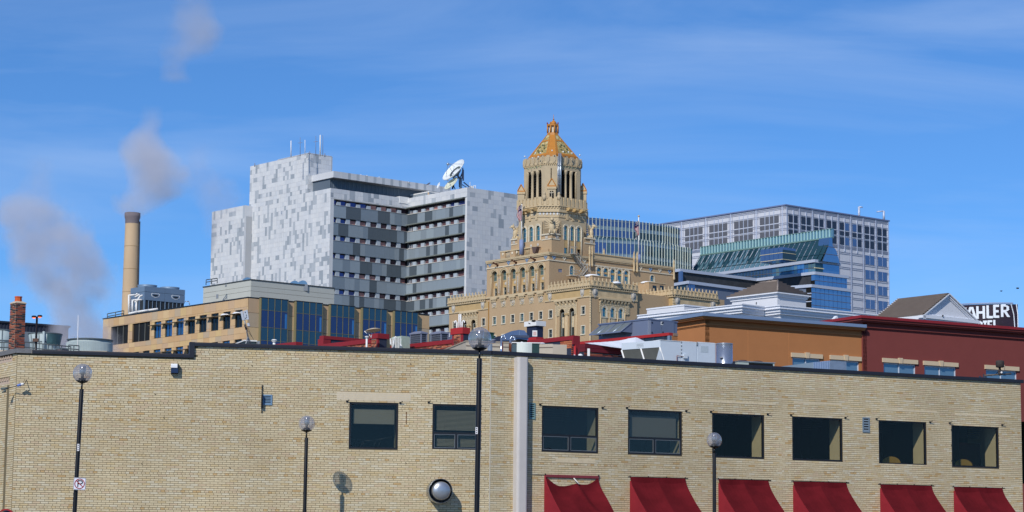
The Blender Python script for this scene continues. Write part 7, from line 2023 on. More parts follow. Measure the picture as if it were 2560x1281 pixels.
# corbelled beams, dentil cornice and balcony
fcs = [(Face(pB[0], LA), (pB[1] - pB[0]).length), (Face(pB[1], -5), (pB[2] - pB[1]).length), (Face(pB[2], RA), (pB[3] - pB[2]).length)]
zbal0, zbal1 = zf(pB, 1370, 514.5), zf(pB, 1370, 494)
shell('cornice_slab', pB, zcor - .05, zbal0, m_pt)
pD = octc((1295.5, 1346.5, 1397, 1466.5), 520)
for i, (F, L_) in enumerate(fcs):
    g = MB(); n = int(L_ / .52)
    for k in range(n): a = L_ * (k + .25) / n; g.box(a, a + .26, -.16, 0, zbal0 - .5, zbal0 - .15)
    stuff(part('dentils', g, m_pt, TB, F))
    g = MB(); g.box(-.05, L_ + .05, -.25, .3, zbal0 - .15, zbal0 + .1); part('balcony_floor', g, m_pt, TB, F)
    n = int(round(L_ / 1.0))
    for k in range(n):
        a = L_ * k / n; p = L_ / n; kk = ('balp', round(p, 2))
        if kk not in wmesh: m = MB(); H = zbal1 - zbal0; m.box(0, p * .62, -.2, .1, 0, H); m.box(p * .62, p, -.05, .1, 0, H * .78); m.box(p * .66, p * .96, -.12, -.02, .15, H * .6); wmesh[kk] = m.mesh('balcony_panel', m_pt)
        part('balcony_panel', wmesh[kk], None, TB, F, a, 0, zbal0 + .1)
    # diamond frieze under the cornice
    n = int(L_ / .62); g = MB()
    for k in range(n): a = L_ * (k + .5) / n; zz = zcor - .35; g.prism([(a, zz - .32), (a + .2, zz), (a, zz + .32), (a - .2, zz)], -.0, .25)
    stuff(part('diamond_tiles', g, MLt[1] if i == 1 else m_ps, TB, F.off(0, .2)))
FLs, FRs = Face(pS[0], LA), Face(pS[2], RA)
for (F, pts) in ((FLs, [(355, 235), (455, 205), (570, 180)]), (FRs, [(1140, 180), (1248, 200), (1368, 215)])):
    for (X, Y) in pts:
        x, z = F.hit(*zt_(X, Y)); x += (-.3 if F is FRs else .2); g = MB()
        g.prism([(-1.25, z + .3), (-1.3, z - .05), (-.9, z - .3), (0, z - .35), (0, z + .35)], x - .38, x + .38); g.v = [(v[1], v[0], v[2]) for v in g.v]; part('corbel_beam', g, m_yel, TB, F)
        g = MB(); g.box(x - .3, x + .3, -.15, 0, z - 2.0, z - .45); part('corbel_panel', g, m_pt, TB, F)
g = MB(); 
for (F, L_) in ((FLs, (pS[1] - pS[0]).length), (Face(pS[1], -5), (pS[2] - pS[1]).length), (FRs, (pS[3] - pS[2]).length)): g = MB(); g.box(-.03, L_ + .03, -.12, 0, zcor - 1.05, zcor - .85); part('string_course', g, m_pt, TB, F)
# belfry
pE = octc((1310, 1362, 1393.5, 1450.5), 450)
zbe1 = zf(pE, 1378, 404); zop1 = zf(pE, 1361, 423.5)
FE = [(Face(pE[0], LA), (pE[1] - pE[0]).length), (Face(pE[1], -5), (pE[2] - pE[1]).length), (Face(pE[2], RA), (pE[3] - pE[2]).length), (Face(pE[3], 85), (pE[4] - pE[3]).length), (Face(pE[4], 130), (pE[5] - pE[4]).length), (Face(pE[5], 175), (pE[6] - pE[5]).length), (Face(pE[6], 220), (pE[7] - pE[6]).length), (Face(pE[7], 265), (pE[0] - pE[7]).length)]
def ohole(F, L_, i):
    m = .85; w_ = (L_ - 2 * m); return [(m, L_ - m, zbal0 + .6, zop1)]
for i, (F, L_) in enumerate(FE):
    hs = ohole(F, L_, i) if i % 2 == 0 else ([(L_ / 2 - .09, L_ / 2 + .09, zop1 - 3.2, zop1 + .2)] if i == 1 else [])
    w = MB(); w.wall(0, L_, zbal0, zbe1, hs, 0, .5); part('belfry_wall', w, m_tw, TB, F)
    if i % 2 == 0:
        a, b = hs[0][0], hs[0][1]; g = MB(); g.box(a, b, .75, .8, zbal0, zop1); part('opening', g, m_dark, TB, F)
        for k in (1, 2):
            x = a + (b - a) * k / 3; g = MB(); g.lathe((x, .22, 0), [(.42, zbal0 + .5), (.42, zbal0 + 1.0), (.3, zbal0 + 1.1), (.27, zop1 - .9), (.3, zop1 - .85), (.44, zop1 - .3), (.44, zop1 + .02)], 10); part('column', g, m_tw, TB, F)
        for x in (a + .12, b - .12): g = MB(); g.lathe((x, .22, 0), [(.2, zbal0 + .5), (.2, zop1 - .8), (.3, zop1 - .3), (.3, zop1)], 8); part('half_column', g, m_tw, TB, F)
        if i == 0:
            z = zbal0 + 1
            while z < zop1 - .2: g = MB(); g.quad((a, .55, z), (b, .55, z), (b, .7, z + .3), (a, .7, z + .3)); part('louvre', g, m_black, TB, F); z += .5
        g = MB(); n = 5
        for k in range(n): g.ball((a + (b - a) * (k + .5) / n, -.02, zop1 + .75), .28, 0, 6, 4, 1, .3, 1)
        stuff(part('frieze_tiles', g, mat('green_cream_tile', (178, 176, 140), rough=.6, var=.3, vs_=4), TB, F))
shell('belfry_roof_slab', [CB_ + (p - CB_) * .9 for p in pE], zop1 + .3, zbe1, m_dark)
pF = [CB_ + (p - CB_) * 1.03 for p in pE]
shell('belfry_cornice', pF, zbe1 - .35, zbe1, m_pt)
zpa = zf(pE, 1378, 391.5)
for i, (F, L_) in enumerate(FE[:3] + FE[3:]):
    g = MB(); g.box(0, L_, -.12, .2, zbe1, zpa); cp = part('crown_parapet', g, m_tw, TB, F)
    n = max(2, int(round(L_ / 1.35)))
    for k in range(n):
        x = L_ * (k + .5) / n; kk = ('cr', 1)
        if kk not in wmesh: m = MB(); m.box(-.34, .34, -.2, .05, .3, 1.85); m.prism([(0, .35), (.28, .8), (.28, 1.5), (-.28, 1.5), (-.28, .8)], -.3, -.2); wmesh[kk] = m.mesh('crown_shield', m_tw)
        if i < 4 or i == 7: part('crown_shield', wmesh[kk], None, cp, F, x, 0, zpa - 1.6)
    g = MB(); n = int(L_ / .4)
    for k in range(n): a = L_ * (k + .25) / n; g.box(a, a + .2, -.2, 0, zbe1 - .65, zbe1 - .35)
    if i < 3: stuff(part('dentils', g, m_pt, cp, F))
# golden pyramid roof
pG = octc((1322, 1371.5, 1389.5, 1443), 388); zg0 = zf(pG, 1380, 385); 
k2 = [octc((1366.8, 1375.3, 1386.5, 1395.8), 337)][0]; zg1_ = zf(k2, 1380, 337)
m_gold = mat('amber_roof_tile', (184, 122, 52), rough=.45, var=.14, vs_=1.5, stretch=(1, 1, 3))
m_ptn = bpy.data.materials.new('patterned_roof_tile'); m_ptn.use_nodes = True
N, Lk = m_ptn.node_tree.nodes, m_ptn.node_tree.links; vb = N['Principled BSDF']; vb.inputs['Roughness'].default_value = .5
t_ = N.new('ShaderNodeTexCoord'); vo = N.new('ShaderNodeTexVoronoi'); vo.inputs['Scale'].default_value = 1.1; vo.feature = 'DISTANCE_TO_EDGE'; cr = N.new('ShaderNodeValToRGB')
cr.color_ramp.elements[0].color = (*lin((128, 130, 98)), 1); cr.color_ramp.elements[1].color = (*lin((192, 180, 138)), 1); cr.color_ramp.elements[1].position = .3; e_ = cr.color_ramp.elements.new(.13); e_.color = (*lin((190, 158, 86)), 1)
Lk.new(t_.outputs['Object'], vo.inputs['Vector']); Lk.new(vo.outputs['Distance'], cr.inputs['Fac']); Lk.new(cr.outputs['Color'], vb.inputs['Base Color'])
g = MB()
for i in range(8):
    j = (i + 1) % 8; a, b, c, d = pG[i], pG[j], k2[j], k2[i]
    if i % 2: g = MB(); g.quad((a.x, a.y, zg0), (b.x, b.y, zg0), (c.x, c.y, zg1_), (d.x, d.y, zg1_)); part('roof_hip', g, m_gold, TB, M=Matrix())
    else:
        g = MB(); g.quad((a.x, a.y, zg0), (b.x, b.y, zg0), (c.x, c.y, zg1_), (d.x, d.y, zg1_)); rf = part('roof_slope', g, m_ptn, TB, M=Matrix())
        def Q(u, v, e=.0):
            A = Vector((a.x, a.y, zg0)).lerp(Vector((b.x, b.y, zg0)), u); B = Vector((d.x, d.y, zg1_)).lerp(Vector((c.x, c.y, zg1_)), u); nn = (Vector((b.x - a.x, b.y - a.y, 0)).cross(Vector((0, 0, 1)))).normalized(); return A.lerp(B, v) + nn * e
        for (u0, u1, v0, v1) in ((0, .12, 0, 1), (.88, 1, 0, 1), (.12, .88, 0, .08), (.12, .88, .68, .75)):
            g = MB(); g.quad(Q(u0, v0, .08), Q(u1, v0, .08), Q(u1, v1, .08), Q(u0, v1, .08)); part('roof_rib', g, m_gold, rf, M=Matrix())
        if i < 3:
            for k in range(7):
                an = PI * 2 * k / 7; q = Q(.5 + .2 * math.cos(an), .34 + .17 * math.sin(an), .1); part('roof_stud', MB().ball(q, .22, 0, 6, 4), mat('dark_green_tile', (112, 112, 78), rough=.5), rf, M=Matrix())
shell('roof_eave', [CB_ + (p - CB_) * 1.03 for p in pG], zg0 - .8, zg0 + .02, m_gold)
# lantern and cupola
zl0, zl1 = zf(k2, 1380, 330.5), zf(k2, 1380, 312.5)
pk = [CB_ + (p - CB_) * .88 for p in k2]
shell('lantern_base', k2, zg1_, zl0, m_gold, pk)
for p in pk: part('lantern_post', MB().tube((p.x, p.y, zl0), (p.x, p.y, zl1), .16, 6), m_gold, TB, M=Matrix())
shell('lantern_core', [CB_ + (p - CB_) * .66 for p in k2], zl0, zl1, m_ps)
shell('lantern_cornice', [CB_ + (p - CB_) * 1.0 for p in k2], zl1 - .1, zl1 + .25, m_gold)
zz = zf(k2, 1380, 298); g = MB(); H = zz - zl1 - .2; g.lathe((CB_.x, CB_.y, zl1 + .25), [(.62, 0), (.6, H * .3), (.45, H * .6), (.2, H * .85), (.05, H)], 14); g.lathe((CB_.x, CB_.y, zl1 + .25 + H), [(.05, 0), (.2, .1), (.05, .3), (.03, 1.1)], 8); part('cupola', g, m_gold, TB, M=Matrix())
for q in (0, 3, 1, 2): p = CB_ + (k2[q] - CB_) * .92; part('lantern_knob', MB().ball((p.x, p.y, zl1 + .45), .14, 0, 6, 5, 1, 1, 1.5), m_redcap if q in (0, 3) else m_gold, TB, M=Matrix())
# floodlights round the roof
for (px, py) in ((1380.3, 377), (1408, 380), (1421, 381), (1430, 383.5), (1351, 383), (1338.5, 383.5), (1331, 396), (1346, 392.5), (1312, 392), (1449.5, 388.5)): part('floodlight', MB().ball(at(px, py, CB_.y - 5.5 - (1.5 if 1360 < px < 1400 else 0)), .17, 0, 7, 5), m_white, TB, M=Matrix())
# aedicules on the chamfers
def aedicule(F, x, z0, zt, w_, front=True):
    H = zt - z0; g = MB(); g.box(x - w_, x + w_, -.7, .2, z0, z0 + H * .62); a = part('aedicule', g, m_tw, TB, F)
    g = MB(); g.box(x - w_ * 1.15, x + w_ * 1.15, -.85, .2, z0 + H * .62, z0 + H * .7); part('ledge', g, m_pt, a, F)
    g = MB(); g.prism([(x - w_ * 1.05, z0 + H * .7), (x + w_ * 1.05, z0 + H * .7), (x + w_ * .5, z0 + H * .85), (x, zt), (x - w_ * .5, z0 + H * .85)], -.75, .1); part('gable', g, m_pt, a, F)
    g = MB(); g.box(x - w_ * 1.1, x + w_ * 1.1, -.8, .15, z0 + H * .7, z0 + H * .75); g.tube((x - w_, -.78, z0 + H * .75), (x, -.78, zt), .1, 5); g.tube((x + w_, -.78, z0 + H * .75), (x, -.78, zt), .1, 5); part('gold_trim', g, m_gold, a, F)
    if front:
        g = MB(); r = .42; zc2 = z0 + H * .48; g.prism([(x - r, z0 + H * .28), (x + r, z0 + H * .28)] + [(x + r * math.cos(PI * k / 8), zc2 + r * math.sin(PI * k / 8)) for k in range(9)], -.73, -.7); n_ = part('niche', g, m_dark, a, F)
        g = MB(); g.box(x - .04, x + .04, -.78, -.73, z0 + H * .3, zc2 + r); g.box(x - r, x + r, -.78, -.73, zc2 - .05, zc2 + .05); part('cross_bars', g, m_ps, n_, F)
Fm = Face(pE[1], -5); Lm = (pE[2] - pE[1]).length
xk = Fm.hit(1380, 460)[0]; aedicule(Fm, xk, zbal0, Fm.hit(1380, 448)[1], .8)
f = Face(at(1306, 500, CB_.y - .5), -5); aedicule(f, f.hit(1303.5, 480)[0], zbal0, f.hit(1305, 463)[1], .68, False); 
f = Face(at(1458, 500, CB_.y + .5), -5); aedicule(f, f.hit(1458, 480)[0], zbal0, f.hit(1457, 460)[1], .68, False)
for px in (1361, 1397.5): p = at(px, 490, pB[1].y - .2); part('urn', MB().lathe((p.x, p.y, zbal1), [(.3, -.6), (.42, -.1), (.38, .3), (.18, .45), (.28, .6), (.24, .95), (.05, 1.1)], 10), m_tw, TB, M=Matrix())
# steel tube scaffold on the shaded side of the belfry
fa = FE[2][0].off(0, -.5)
for px, r in ((1394.5, .07), (1397.5, .14), (1401.5, .18)): a, b = fa.hit(px, 484), fa.hit(px, 384 if px > 1395 else 392); part('steel_tube', MB().tube((a[0], 0, a[1]), (b[0], 0, b[1]), r, 6), m_galv, TB, fa)
for py in (414, 438, 461, 483): a, b = fa.hit(1394, py), fa.hit(1402.5, py + 1); part('tube_clamp', MB().tube((a[0], -.05, a[1]), (b[0], -.05, b[1]), .12, 5), m_galv, TB, fa)
# ---- fire escape on the shaded wall
FS = UR.off(0, -.8); m_fe = mat('fire_escape_paint', (172, 168, 160), rough=.6)
fe = part('fire_escape', MB().box(FS.hit(1428, 640)[0], FS.hit(1440, 640)[0], -.5, .7, zU + .1, zU + .2), m_fe, TB, FS)
def flight(a, b, n, y=0.0):
    A, B = FS.hit(*a), FS.hit(*b)
    for yy in (-.45 + y, .45 + y):
        part('stringer', MB().tube((A[0], yy, A[1]), (B[0], yy, B[1]), .09, 5), m_fe, fe, FS); part('handrail', MB().tube((A[0], yy, A[1] + 1.0), (B[0], yy, B[1] + 1.0), .05, 5), m_fe, fe, FS)
    for k in range(n): t = (k + .5) / n; x, z = A[0] + (B[0] - A[0]) * t, A[1] + (B[1] - A[1]) * t; part('tread', MB().box(x - .15, x + .15, -.45 + y, .45 + y, z, z + .05), m_fe, fe, FS)
flight((1438, 642), (1462, 676), 14); flight((1464, 672), (1448, 692), 9, -.3); flight((1434, 689), (1452, 704), 8, -.6)
for (px, y0, y1) in ((1466, 661, 692), (1471.5, 660, 692), (1448, 642, 660)): a, b = FS.hit(px, y0), FS.hit(px, y1); part('post', MB().tube((a[0], -.4, a[1]), (b[0], -.4, b[1]), .07, 5), m_fe, fe, FS)
a, b = FS.hit(1420, 689), FS.hit(1434, 688); part('landing', MB().box(a[0], b[0], -.9, .5, a[1] - .1, a[1]), m_fe, fe, FS)
for h_ in (.5, 1.0): part('rail', MB().tube((a[0], -.9, a[1] + h_), (b[0], -.9, a[1] + h_), .05, 5), m_fe, fe, FS)
for px in (1424, 1429, 1434): x, z = FS.hit(px, 641); part('rail_post', MB().tube((x, -.4, zU + .2), (x, -.4, zU + 1.5), .05, 5), m_fe, fe, FS)
part('rail', MB().tube((FS.hit(1424, 640)[0], -.4, zU + 1.5), (FS.hit(1440, 640)[0], -.4, zU + 1.5), .05, 5), m_fe, fe, FS)
# ================================================================== gridded grey office block, right of the tower
GB = Unit(1964, 514, 620, 1640, 2220.5); GB.root('grid_office_block', 'large pale office block with gridded facade of grey panels and dark windows', 'building', z=0)
m_gp = mat('lavender_grey_panel', (206, 207, 214), rough=.5, var=.05, vs_=.3); m_gf = mat('pale_blue_fin', (190, 198, 216), rough=.45, metal=.2); m_gl = mat('grid_line', (142, 148, 166), rough=.5)
m_gw = mat('dark_grey_screen', (96, 97, 104), rough=.5, var=.2, vs_=2.5); m_gd = bluepane('dark_office_glass', (58, 64, 76), metal=.4, wob=0); m_gb = bluepane('blue_office_glass', (112, 132, 160), metal=.75, wob=0)
G_ = GB
g = MB(); g.box(0, G_.wr, 0, G_.wl, 0, G_.z1 - .05); G_.part('wall', g, m_gp)
def gz(Y): return G_.R(1966, 500 + Y / 7.117)[1]
zl_ = [gz(v) for v in (100, 130, 240, 258, 387, 413, 487, 523, 655, 690)]
zb_l = [zl_[-1]]; per_ = G_.R(2190, 675)[1] - G_.R(2190, 711.5)[1]
rowsG = [(zl_[4], zl_[3]), (zl_[6], zl_[5]), (zl_[8], zl_[7])]
colR = [G_.R(1940 + X / 7.117, 560)[0] for X in (190, 415, 645, 870, 1100, 1325, 1545, 1770, 1990)]
colL = [G_.L(1640 + X / 7.111, 560)[0] for X in (2250, 1785, 1330, 890, 460, 40)]
zhl = [G_.z1 - .1] + [zl_[1], zl_[2], zl_[4] - .35, zl_[6] - .3, zl_[8] - .3, zl_[9]]
z = zl_[9]
while z > 15: z -= per_; zhl += [z, z + per_ * .62]
for z in zhl:
    for dz in (0, .45): g = MB(); g.box(-.05, G_.wr + .05, -.09, 0, z - dz - .07, z - dz + .07); g.box(-.09, 0, 0, G_.wl, z - dz - .07, z - dz + .07); G_.part('grid_rail', g, m_gl)
for i, x in enumerate(colR):
    for dx in ((0,) if i in (0, 8) else (-.45, .0, .45)): g = MB(); g.box(x + dx - (.14 if dx == 0 else .06), x + dx + (.14 if dx == 0 else .06), -.16 if dx == 0 else -.1, 0, 5, G_.z1 - (0 if dx == 0 else .5)); G_.part('fin', g, m_gf if dx == 0 else m_gl)
for i, y in enumerate(colL):
    for dy in (-.6, 0, .6): g = MB(); g.box(-.16 if dy == 0 else -.1, 0, y + dy - (.16 if dy == 0 else .06), y + dy + (.16 if dy == 0 else .06), 5, G_.z1); G_.part('fin', g, m_gf if dy == 0 else m_gl)
for i in range(8):
    a, b = colR[i], colR[i + 1]; w_ = b - a; m = (a + b) / 2
    g = MB(); g.box(m - .12, m + .12, -.2, 0, zl_[9] - 1.2, zl_[1] - .6); G_.part('mullion', g, m_gf)
    for r, (z0, z1) in enumerate(rowsG):
        for h in (0, 1):
            p, q = (a + .75, m - .12) if h == 0 else (m + .12, b - .75); bl = (i, h) in ((4, 1), (5, 0)) and r != 1
            g = MB(); g.box(p, q, -.1, -.02, z0, z1); G_.part('window', g, m_gb if bl else m_gd)
    z = zl_[9] - .6
    k = 0
    while z > 15:
        if i >= 6: g = MB(); g.box(a + .8, b - .8, -.1, -.02, z - per_ * .62 - .9, z - .95); wd = G_.part('window', g, m_gb); g = MB(); g.box(m - .04, m + .04, -.14, -.1, z - per_ * .62 - .9, z - .95); G_.part('glazing_bar', g, m_gf, wd)
        z -= per_; k += 1
for i in range(5):
    a, b = colL[i], colL[i + 1]; w_ = b - a
    for f in (.32, .49, .66): g = MB(); g.box(-.15, 0, a + w_ * f - .1, a + w_ * f + .1, zl_[9], zl_[1] - .5); G_.part('mullion', g, m_gf)
    for (z0, z1) in rowsG:
        for (p, q) in ((.14, .31), (.33, .48), (.5, .65), (.67, .86)): g = MB(); g.box(-.1, -.02, a + w_ * p, a + w_ * q, z0, z1); G_.part('window', g, m_gw)
g = MB(); g.box(-.3, G_.wr + .3, -.3, G_.wl, G_.z1 - .05, G_.z1 + .3); G_.part('roof_edge', g, mat('blue_grey_edge', (112, 124, 160), rough=.5))
for (px, y0, arm, lb) in ((2147.5, 517, 9, 'left davit crane arm on the gridded office block roof'), (2209.5, 528, -18, 'right davit crane arm on the gridded office block roof')):
    a = at(px, 552, 660); b = at(px, y0, 660); rt = root('roof_davit', a, lb, 'davit', 'davits on the office block roof'); part('post', MB().tube(a, b, .32, 6), m_gf, rt, M=Matrix()); part('arm', MB().tube(b, at(px + arm, y0 + 2, 660), .18, 6), m_gf, rt, M=Matrix())
tag(part('roof_dome_vent', MB().lathe(at(2163, 549, 655), [(1.3, -1.5), (1.3, -.8), (.7, 0), (.01, .3)], 12), m_acgrey, None), 'low dark vent on the office block roof beside the left davit', 'roof vent')

# ================================================================== curved glass building with pale vertical fins
P0 = at(1460, 543.2, 560); zt1 = P0.z
CG = root('curved_glass_building', (P0.x, P0.y, 0), 'curved green and blue glass building with many thin white fins', 'building')
m_fin = mat('white_green_fin', (184, 194, 188), rough=.4); m_gn = bluepane('green_glass', (84, 112, 120), metal=.5, wob=.05, bs=.3); m_bl = bluepane('deep_blue_glass', (88, 112, 150), metal=.7, wob=0); m_grb = bluepane('grey_green_band', (138, 156, 166), metal=.3, wob=0); m_dkg = bluepane('dark_green_glass', (54, 76, 84), metal=.4, wob=0)
def smooth(px, pts):
    for (a, b), (c, d) in zip(pts[:-1], pts[1:]):
        if a <= px <= c: return b + (d - b) * (px - a) / (c - a)
    return pts[-1][1]
def curved(pts, z1, rows, name):
    px = pts[0][0]; L_ = [Vector(atz(px, pts[0][1], z1))]; pxs = [px]; step = 1.0
    px_ = px
    while px_ < pts[-1][0]:
        px_ += .25; q = Vector(atz(px_, smooth(px_, pts), z1))
        if (q - L_[-1]).length > 1.02: L_.append(q); pxs.append(px_)
    for i, (a, b) in enumerate(zip(L_[:-1], L_[1:])):
        d = b - a; f = Face(a, math.degrees(math.atan2(d.y, d.x))); w_ = d.length
        z = z1
        for r, (h, ms) in enumerate(rows):
            t = (i / (len(L_) - 1)); m = ms(t); g = MB(); g.box(0, w_, 0, .2, z - h + .04, z); part('glass_panel', g, m, CG, f); z -= h
            if r < len(rows) - 1 or 1: g = MB(); g.box(0, w_, -.06, 0, z - .05, z + .06); part('transom', g, m_grb, CG, f)
        g = MB(); g.box(-.03, .06, -.24, 0, z, z1 + .2); part('fin', g, m_fin, CG, f)
    cen = Vector((L_[0].x + 6, L_[0].y + 40, 0))
    g = MB(); g.hprism([(p.x, p.y + .25) for p in L_] + [(L_[-1].x, L_[-1].y + 25), (L_[0].x, L_[-1].y + 25)], z1 - 30, z1 - .1); part('core', g, m_dkg, CG, M=Matrix())
k_ = 560 / FPX
hh = lambda px: px * 1.0 * 560 / FPX
curved([(1462, 543.4), (1576, 553), (1655, 562), (1702, 571)], zt1, [(hh(4), lambda t: m_bl), (hh(15), lambda t: m_bl if t < .6 else m_dkg), (hh(4), lambda t: m_grb), (hh(4), lambda t: m_grb), (hh(18), lambda t: m_bl if t < .42 else m_dkg), (hh(30), lambda t: m_dkg)], 'upper')
z2 = at(1486, 594, 552).z
curved([(1486, 594), (1597, 600.5), (1685, 614), (1736, 624)], z2, [(hh(5), lambda t: m_gn), (hh(6), lambda t: m_grb), (hh(27), lambda t: (m_bl if (t * 9) % 1 < .75 else m_gn) if t < .4 else (m_dkg if (t * 7) % 1 < .5 else m_gn)), (hh(8), lambda t: m_grb), (hh(8), lambda t: m_grb if t < .4 else m_gn), (hh(30), lambda t: m_gn)], 'lower')
# ================================================================== stepped blue glass building
PBb = at(2037, 683.4, 540); zA_ = PBb.z
SB = root('blue_stepped_building', (PBb.x, PBb.y, 0), 'stepped dark stone and blue glass building with sloped teal glazing on top', 'building')
m_bg = bluepane('sky_blue_glass', (124, 160, 190), metal=.85, wob=.01, bs=.2); m_gran = mat('dark_granite', (62, 64, 68), rough=.45, var=.3, vs_=.9); m_led = mat('pale_ledge', (176, 186, 204), rough=.5); m_gw2 = mat('blue_grey_wall', (104, 116, 136), rough=.6, var=.05, vs_=.3); m_trn = mat('brown_transom', (104, 96, 92), rough=.5); m_teal2 = bluepane('teal_glass', (110, 148, 162), metal=.45, wob=.02); m_tealp = mat('teal_fin', (178, 214, 214), rough=.4); m_tdk = bluepane('dark_teal_glass', (52, 88, 98), metal=.45, wob=.02)
def walls(pl, z1, z0, mats_, led=True, nm='wall'):
    q = [Vector(atz(x, y, z1)) for x, y in pl]; F_ = []
    for i, (a, b) in enumerate(zip(q[:-1], q[1:])):
        d = b - a; f = Face(a, math.degrees(math.atan2(d.y, d.x))); w_ = d.length; F_.append((f, w_))
        g = MB(); g.box(0, w_, 0, .6, z0, z1 - .02); part(nm, g, mats_[i], SB, f)
        if led: g = MB(); g.box(-.25, w_ + .25, -.4, .3, z1 - .35, z1 + .35); part('ledge', g, m_led, SB, f)
    g = MB(); g.hprism([(p.x, p.y + .3) for p in q] + [(q[-1].x - 8, q[-1].y + 30), (q[0].x, q[-1].y + 30)], z0, z1 - .1); part('core', g, m_gran, SB, M=Matrix())
    return F_
zB_ = atz(2028, 715, 0) and at(2028, 715.2, 537).z
lower = walls([(1680, 713.5), (1720.6, 706.5), (1880, 727), (2028.5, 715.2), (2127, 727.4)], zB_, 8, [m_dkg, m_gw2, m_gw2, m_bg])
upper = walls([(1680, 679), (1699.5, 676.2), (1892, 700.3), (2037, 683.4), (2117.5, 693.4)], zA_, zB_, [m_dark, m_gran, m_gran, m_bg])
for (F, w_), zt, zb, n in ((upper[-1], zA_, zB_, 1), (lower[-1], zB_, 8, 9)):
    for k in range(1, n + 1): z = zt - (zt - zb) * k / (n + 1) if n == 1 else zt - k * 1.42 * 1.05; g = MB(); g.box(0, w_, -.05, 0, z - .06, z + .06); part('transom', g, m_trn, SB, F)
    x = 1.5
    while x < w_: g = MB(); g.box(x - .03, x + .03, -.03, 0, zb, zt); part('glazing_bar', g, mat('blue_bar', (44, 88, 150), rough=.4), SB, F); x += 1.5
F, w_ = upper[0]; g = MB(); g.box(w_ - .1, w_ + .9, -.3, .2, zB_, zA_ - .3); part('corner_glass', g, m_gb, SB, F)
F, w_ = upper[1]; g = MB(); g.box(0, .7, -.1, .1, zB_, zA_ - .3); part('corner_glass', g, m_gb, SB, F)
F, w_ = lower[1]; g = MB(); g.box(0, 2.2, -.1, .1, 20, zB_ - .3); part('corner_glass', g, m_gb, SB, F)
F, w_ = upper[2]; g = MB(); g.box(w_ - 1.0, w_ - .0, -.1, .1, (zA_ + zB_) / 2, zA_ - .3); part('corner_glass', g, m_bg, SB, F); g = MB(); g.box(w_ - 1.2, w_, -.12, .1, zB_ + .3, (zA_ + zB_) / 2); part('dark_window', g, m_dark, SB, F)
F, w_ = lower[2]; g = MB(); g.box(w_ - 1.4, w_, -.12, .1, 16, zB_ - .3); part('dark_window', g, m_dark, SB, F)
for k in (1.1, 2.3): g = MB(); g.box(w_ - 1.5, w_ + .1, -.25, .1, zB_ - k * 1.6 - .1, zB_ - k * 1.6 + .1); part('window_ledge', g, m_led, SB, F)
# glass band above, set on the ledge
zG_ = at(2035.6, 653, 541).z
top = walls([(1760, 690), (2035.6, 653), (2098, 661)], zG_, zA_, [m_bg, m_bg])
F, w_ = top[0]; z = (zG_ + zA_) / 2 - .1; g = MB(); g.box(0, w_, -.06, 0, z - .05, z + .05); part('transom', g, m_trn, SB, F)
x = 1.2
while x < w_:
    g = MB(); g.box(x - .03, x + .03, -.04, 0, zA_, zG_); part('glazing_bar', g, MATS['blue_bar'], SB, F)
    if w_ - 14 < x < w_ - .5: g = MB(); g.box(x + .05, x + 1.2 - .05, -.03, -.01, zA_ + .1, z - .1); g.box(x + .05, x + 1.15, -.03, -.01, z + .1, zG_ - .6); part('light_pane', g, m_teal2 if int(x * 3) % 3 == 0 else bluepane('pale_blue_pane', (92, 150, 196), metal=.6), SB, F)
    x += 1.2
F2_, w2 = top[1]; g = MB(); g.box(0, 2.9, -.05, .1, zA_, zG_ - .3); part('corner_glass', g, m_tdk, SB, F2_); g = MB(); g.box(-.1, 3, -.3, 0, z - .1, z + .1); part('ledge', g, mat('cream_ledge', (206, 196, 160)), SB, F2_)
# sloped greenhouse glazing, screen and end gable
zs1 = at(2052, 612, 556).z
A0, A1 = Vector(atz(1722, 694, zG_)), Vector(atz(2052, 652.5, zG_)); dirL = Vector((math.cos(R_(LA)), math.sin(R_(LA)), 0))
f = Face(A1, LA); xa = -f.hit(1722, 694)[0] * -1
setb = 4.2
B1 = f.w(0, setb, zs1); nP = 26
def S(t, v, e=0): return f.w(xa * (1 - t), setb * v - e, zG_ + (zs1 - zG_) * v)
for i in range(nP):
    a, b = i / nP, (i + 1) / nP
    for (v0, v1) in ((0, .3), (.3, .65), (.65, 1)): g = MB(); g.quad(S(a + .003, v0), S(b - .003, v0), S(b - .003, v1), S(a + .003, v1)); part('sloped_pane', g, m_teal2 if (v0 == 0 and b < .62) or (rs.random() < .45 and b < .6) else m_tdk, SB, M=Matrix())
    part('slope_bar', MB().tube(S(a, 0, .1), S(a, 1, .1), .07, 4), m_tdk, SB, M=Matrix())
    if b < .62: part('truss_bar', MB().tube(S(a, .3, .15), S((a + b) / 2, .95, .15), .09, 4), m_tdk, SB, M=Matrix()); part('truss_bar', MB().tube(S((a + b) / 2, .95, .15), S(b, .3, .15), .09, 4), m_tdk, SB, M=Matrix())
part('ridge_bar', MB().tube(S(0, .3, .12), S(1, .3, .12), .08, 5), m_tdk, SB, M=Matrix())
zs2 = at(2063, 593, 558).z; fs = f.off(0, setb); x0 = xa
nF = 44; g = MB(); g.box(xa, 0, .1, .5, zs1, zs2); part('screen', g, m_teal2, SB, fs)
for i in range(nF): x = xa * (1 - i / nF); g = MB(); g.box(x, x + .16, -.2, .1, zs1 + .1, zs2 - .1); part('screen_fin', g, m_tealp, SB, fs)
g = MB(); g.box(xa, 0, -.3, .4, zs1 - .2, zs1 + .12); g.box(xa, 0, -.1, .4, zs2 - .12, zs2); part('screen_rail', g, mat('screen_rail', (110, 140, 136), rough=.5), SB, fs)
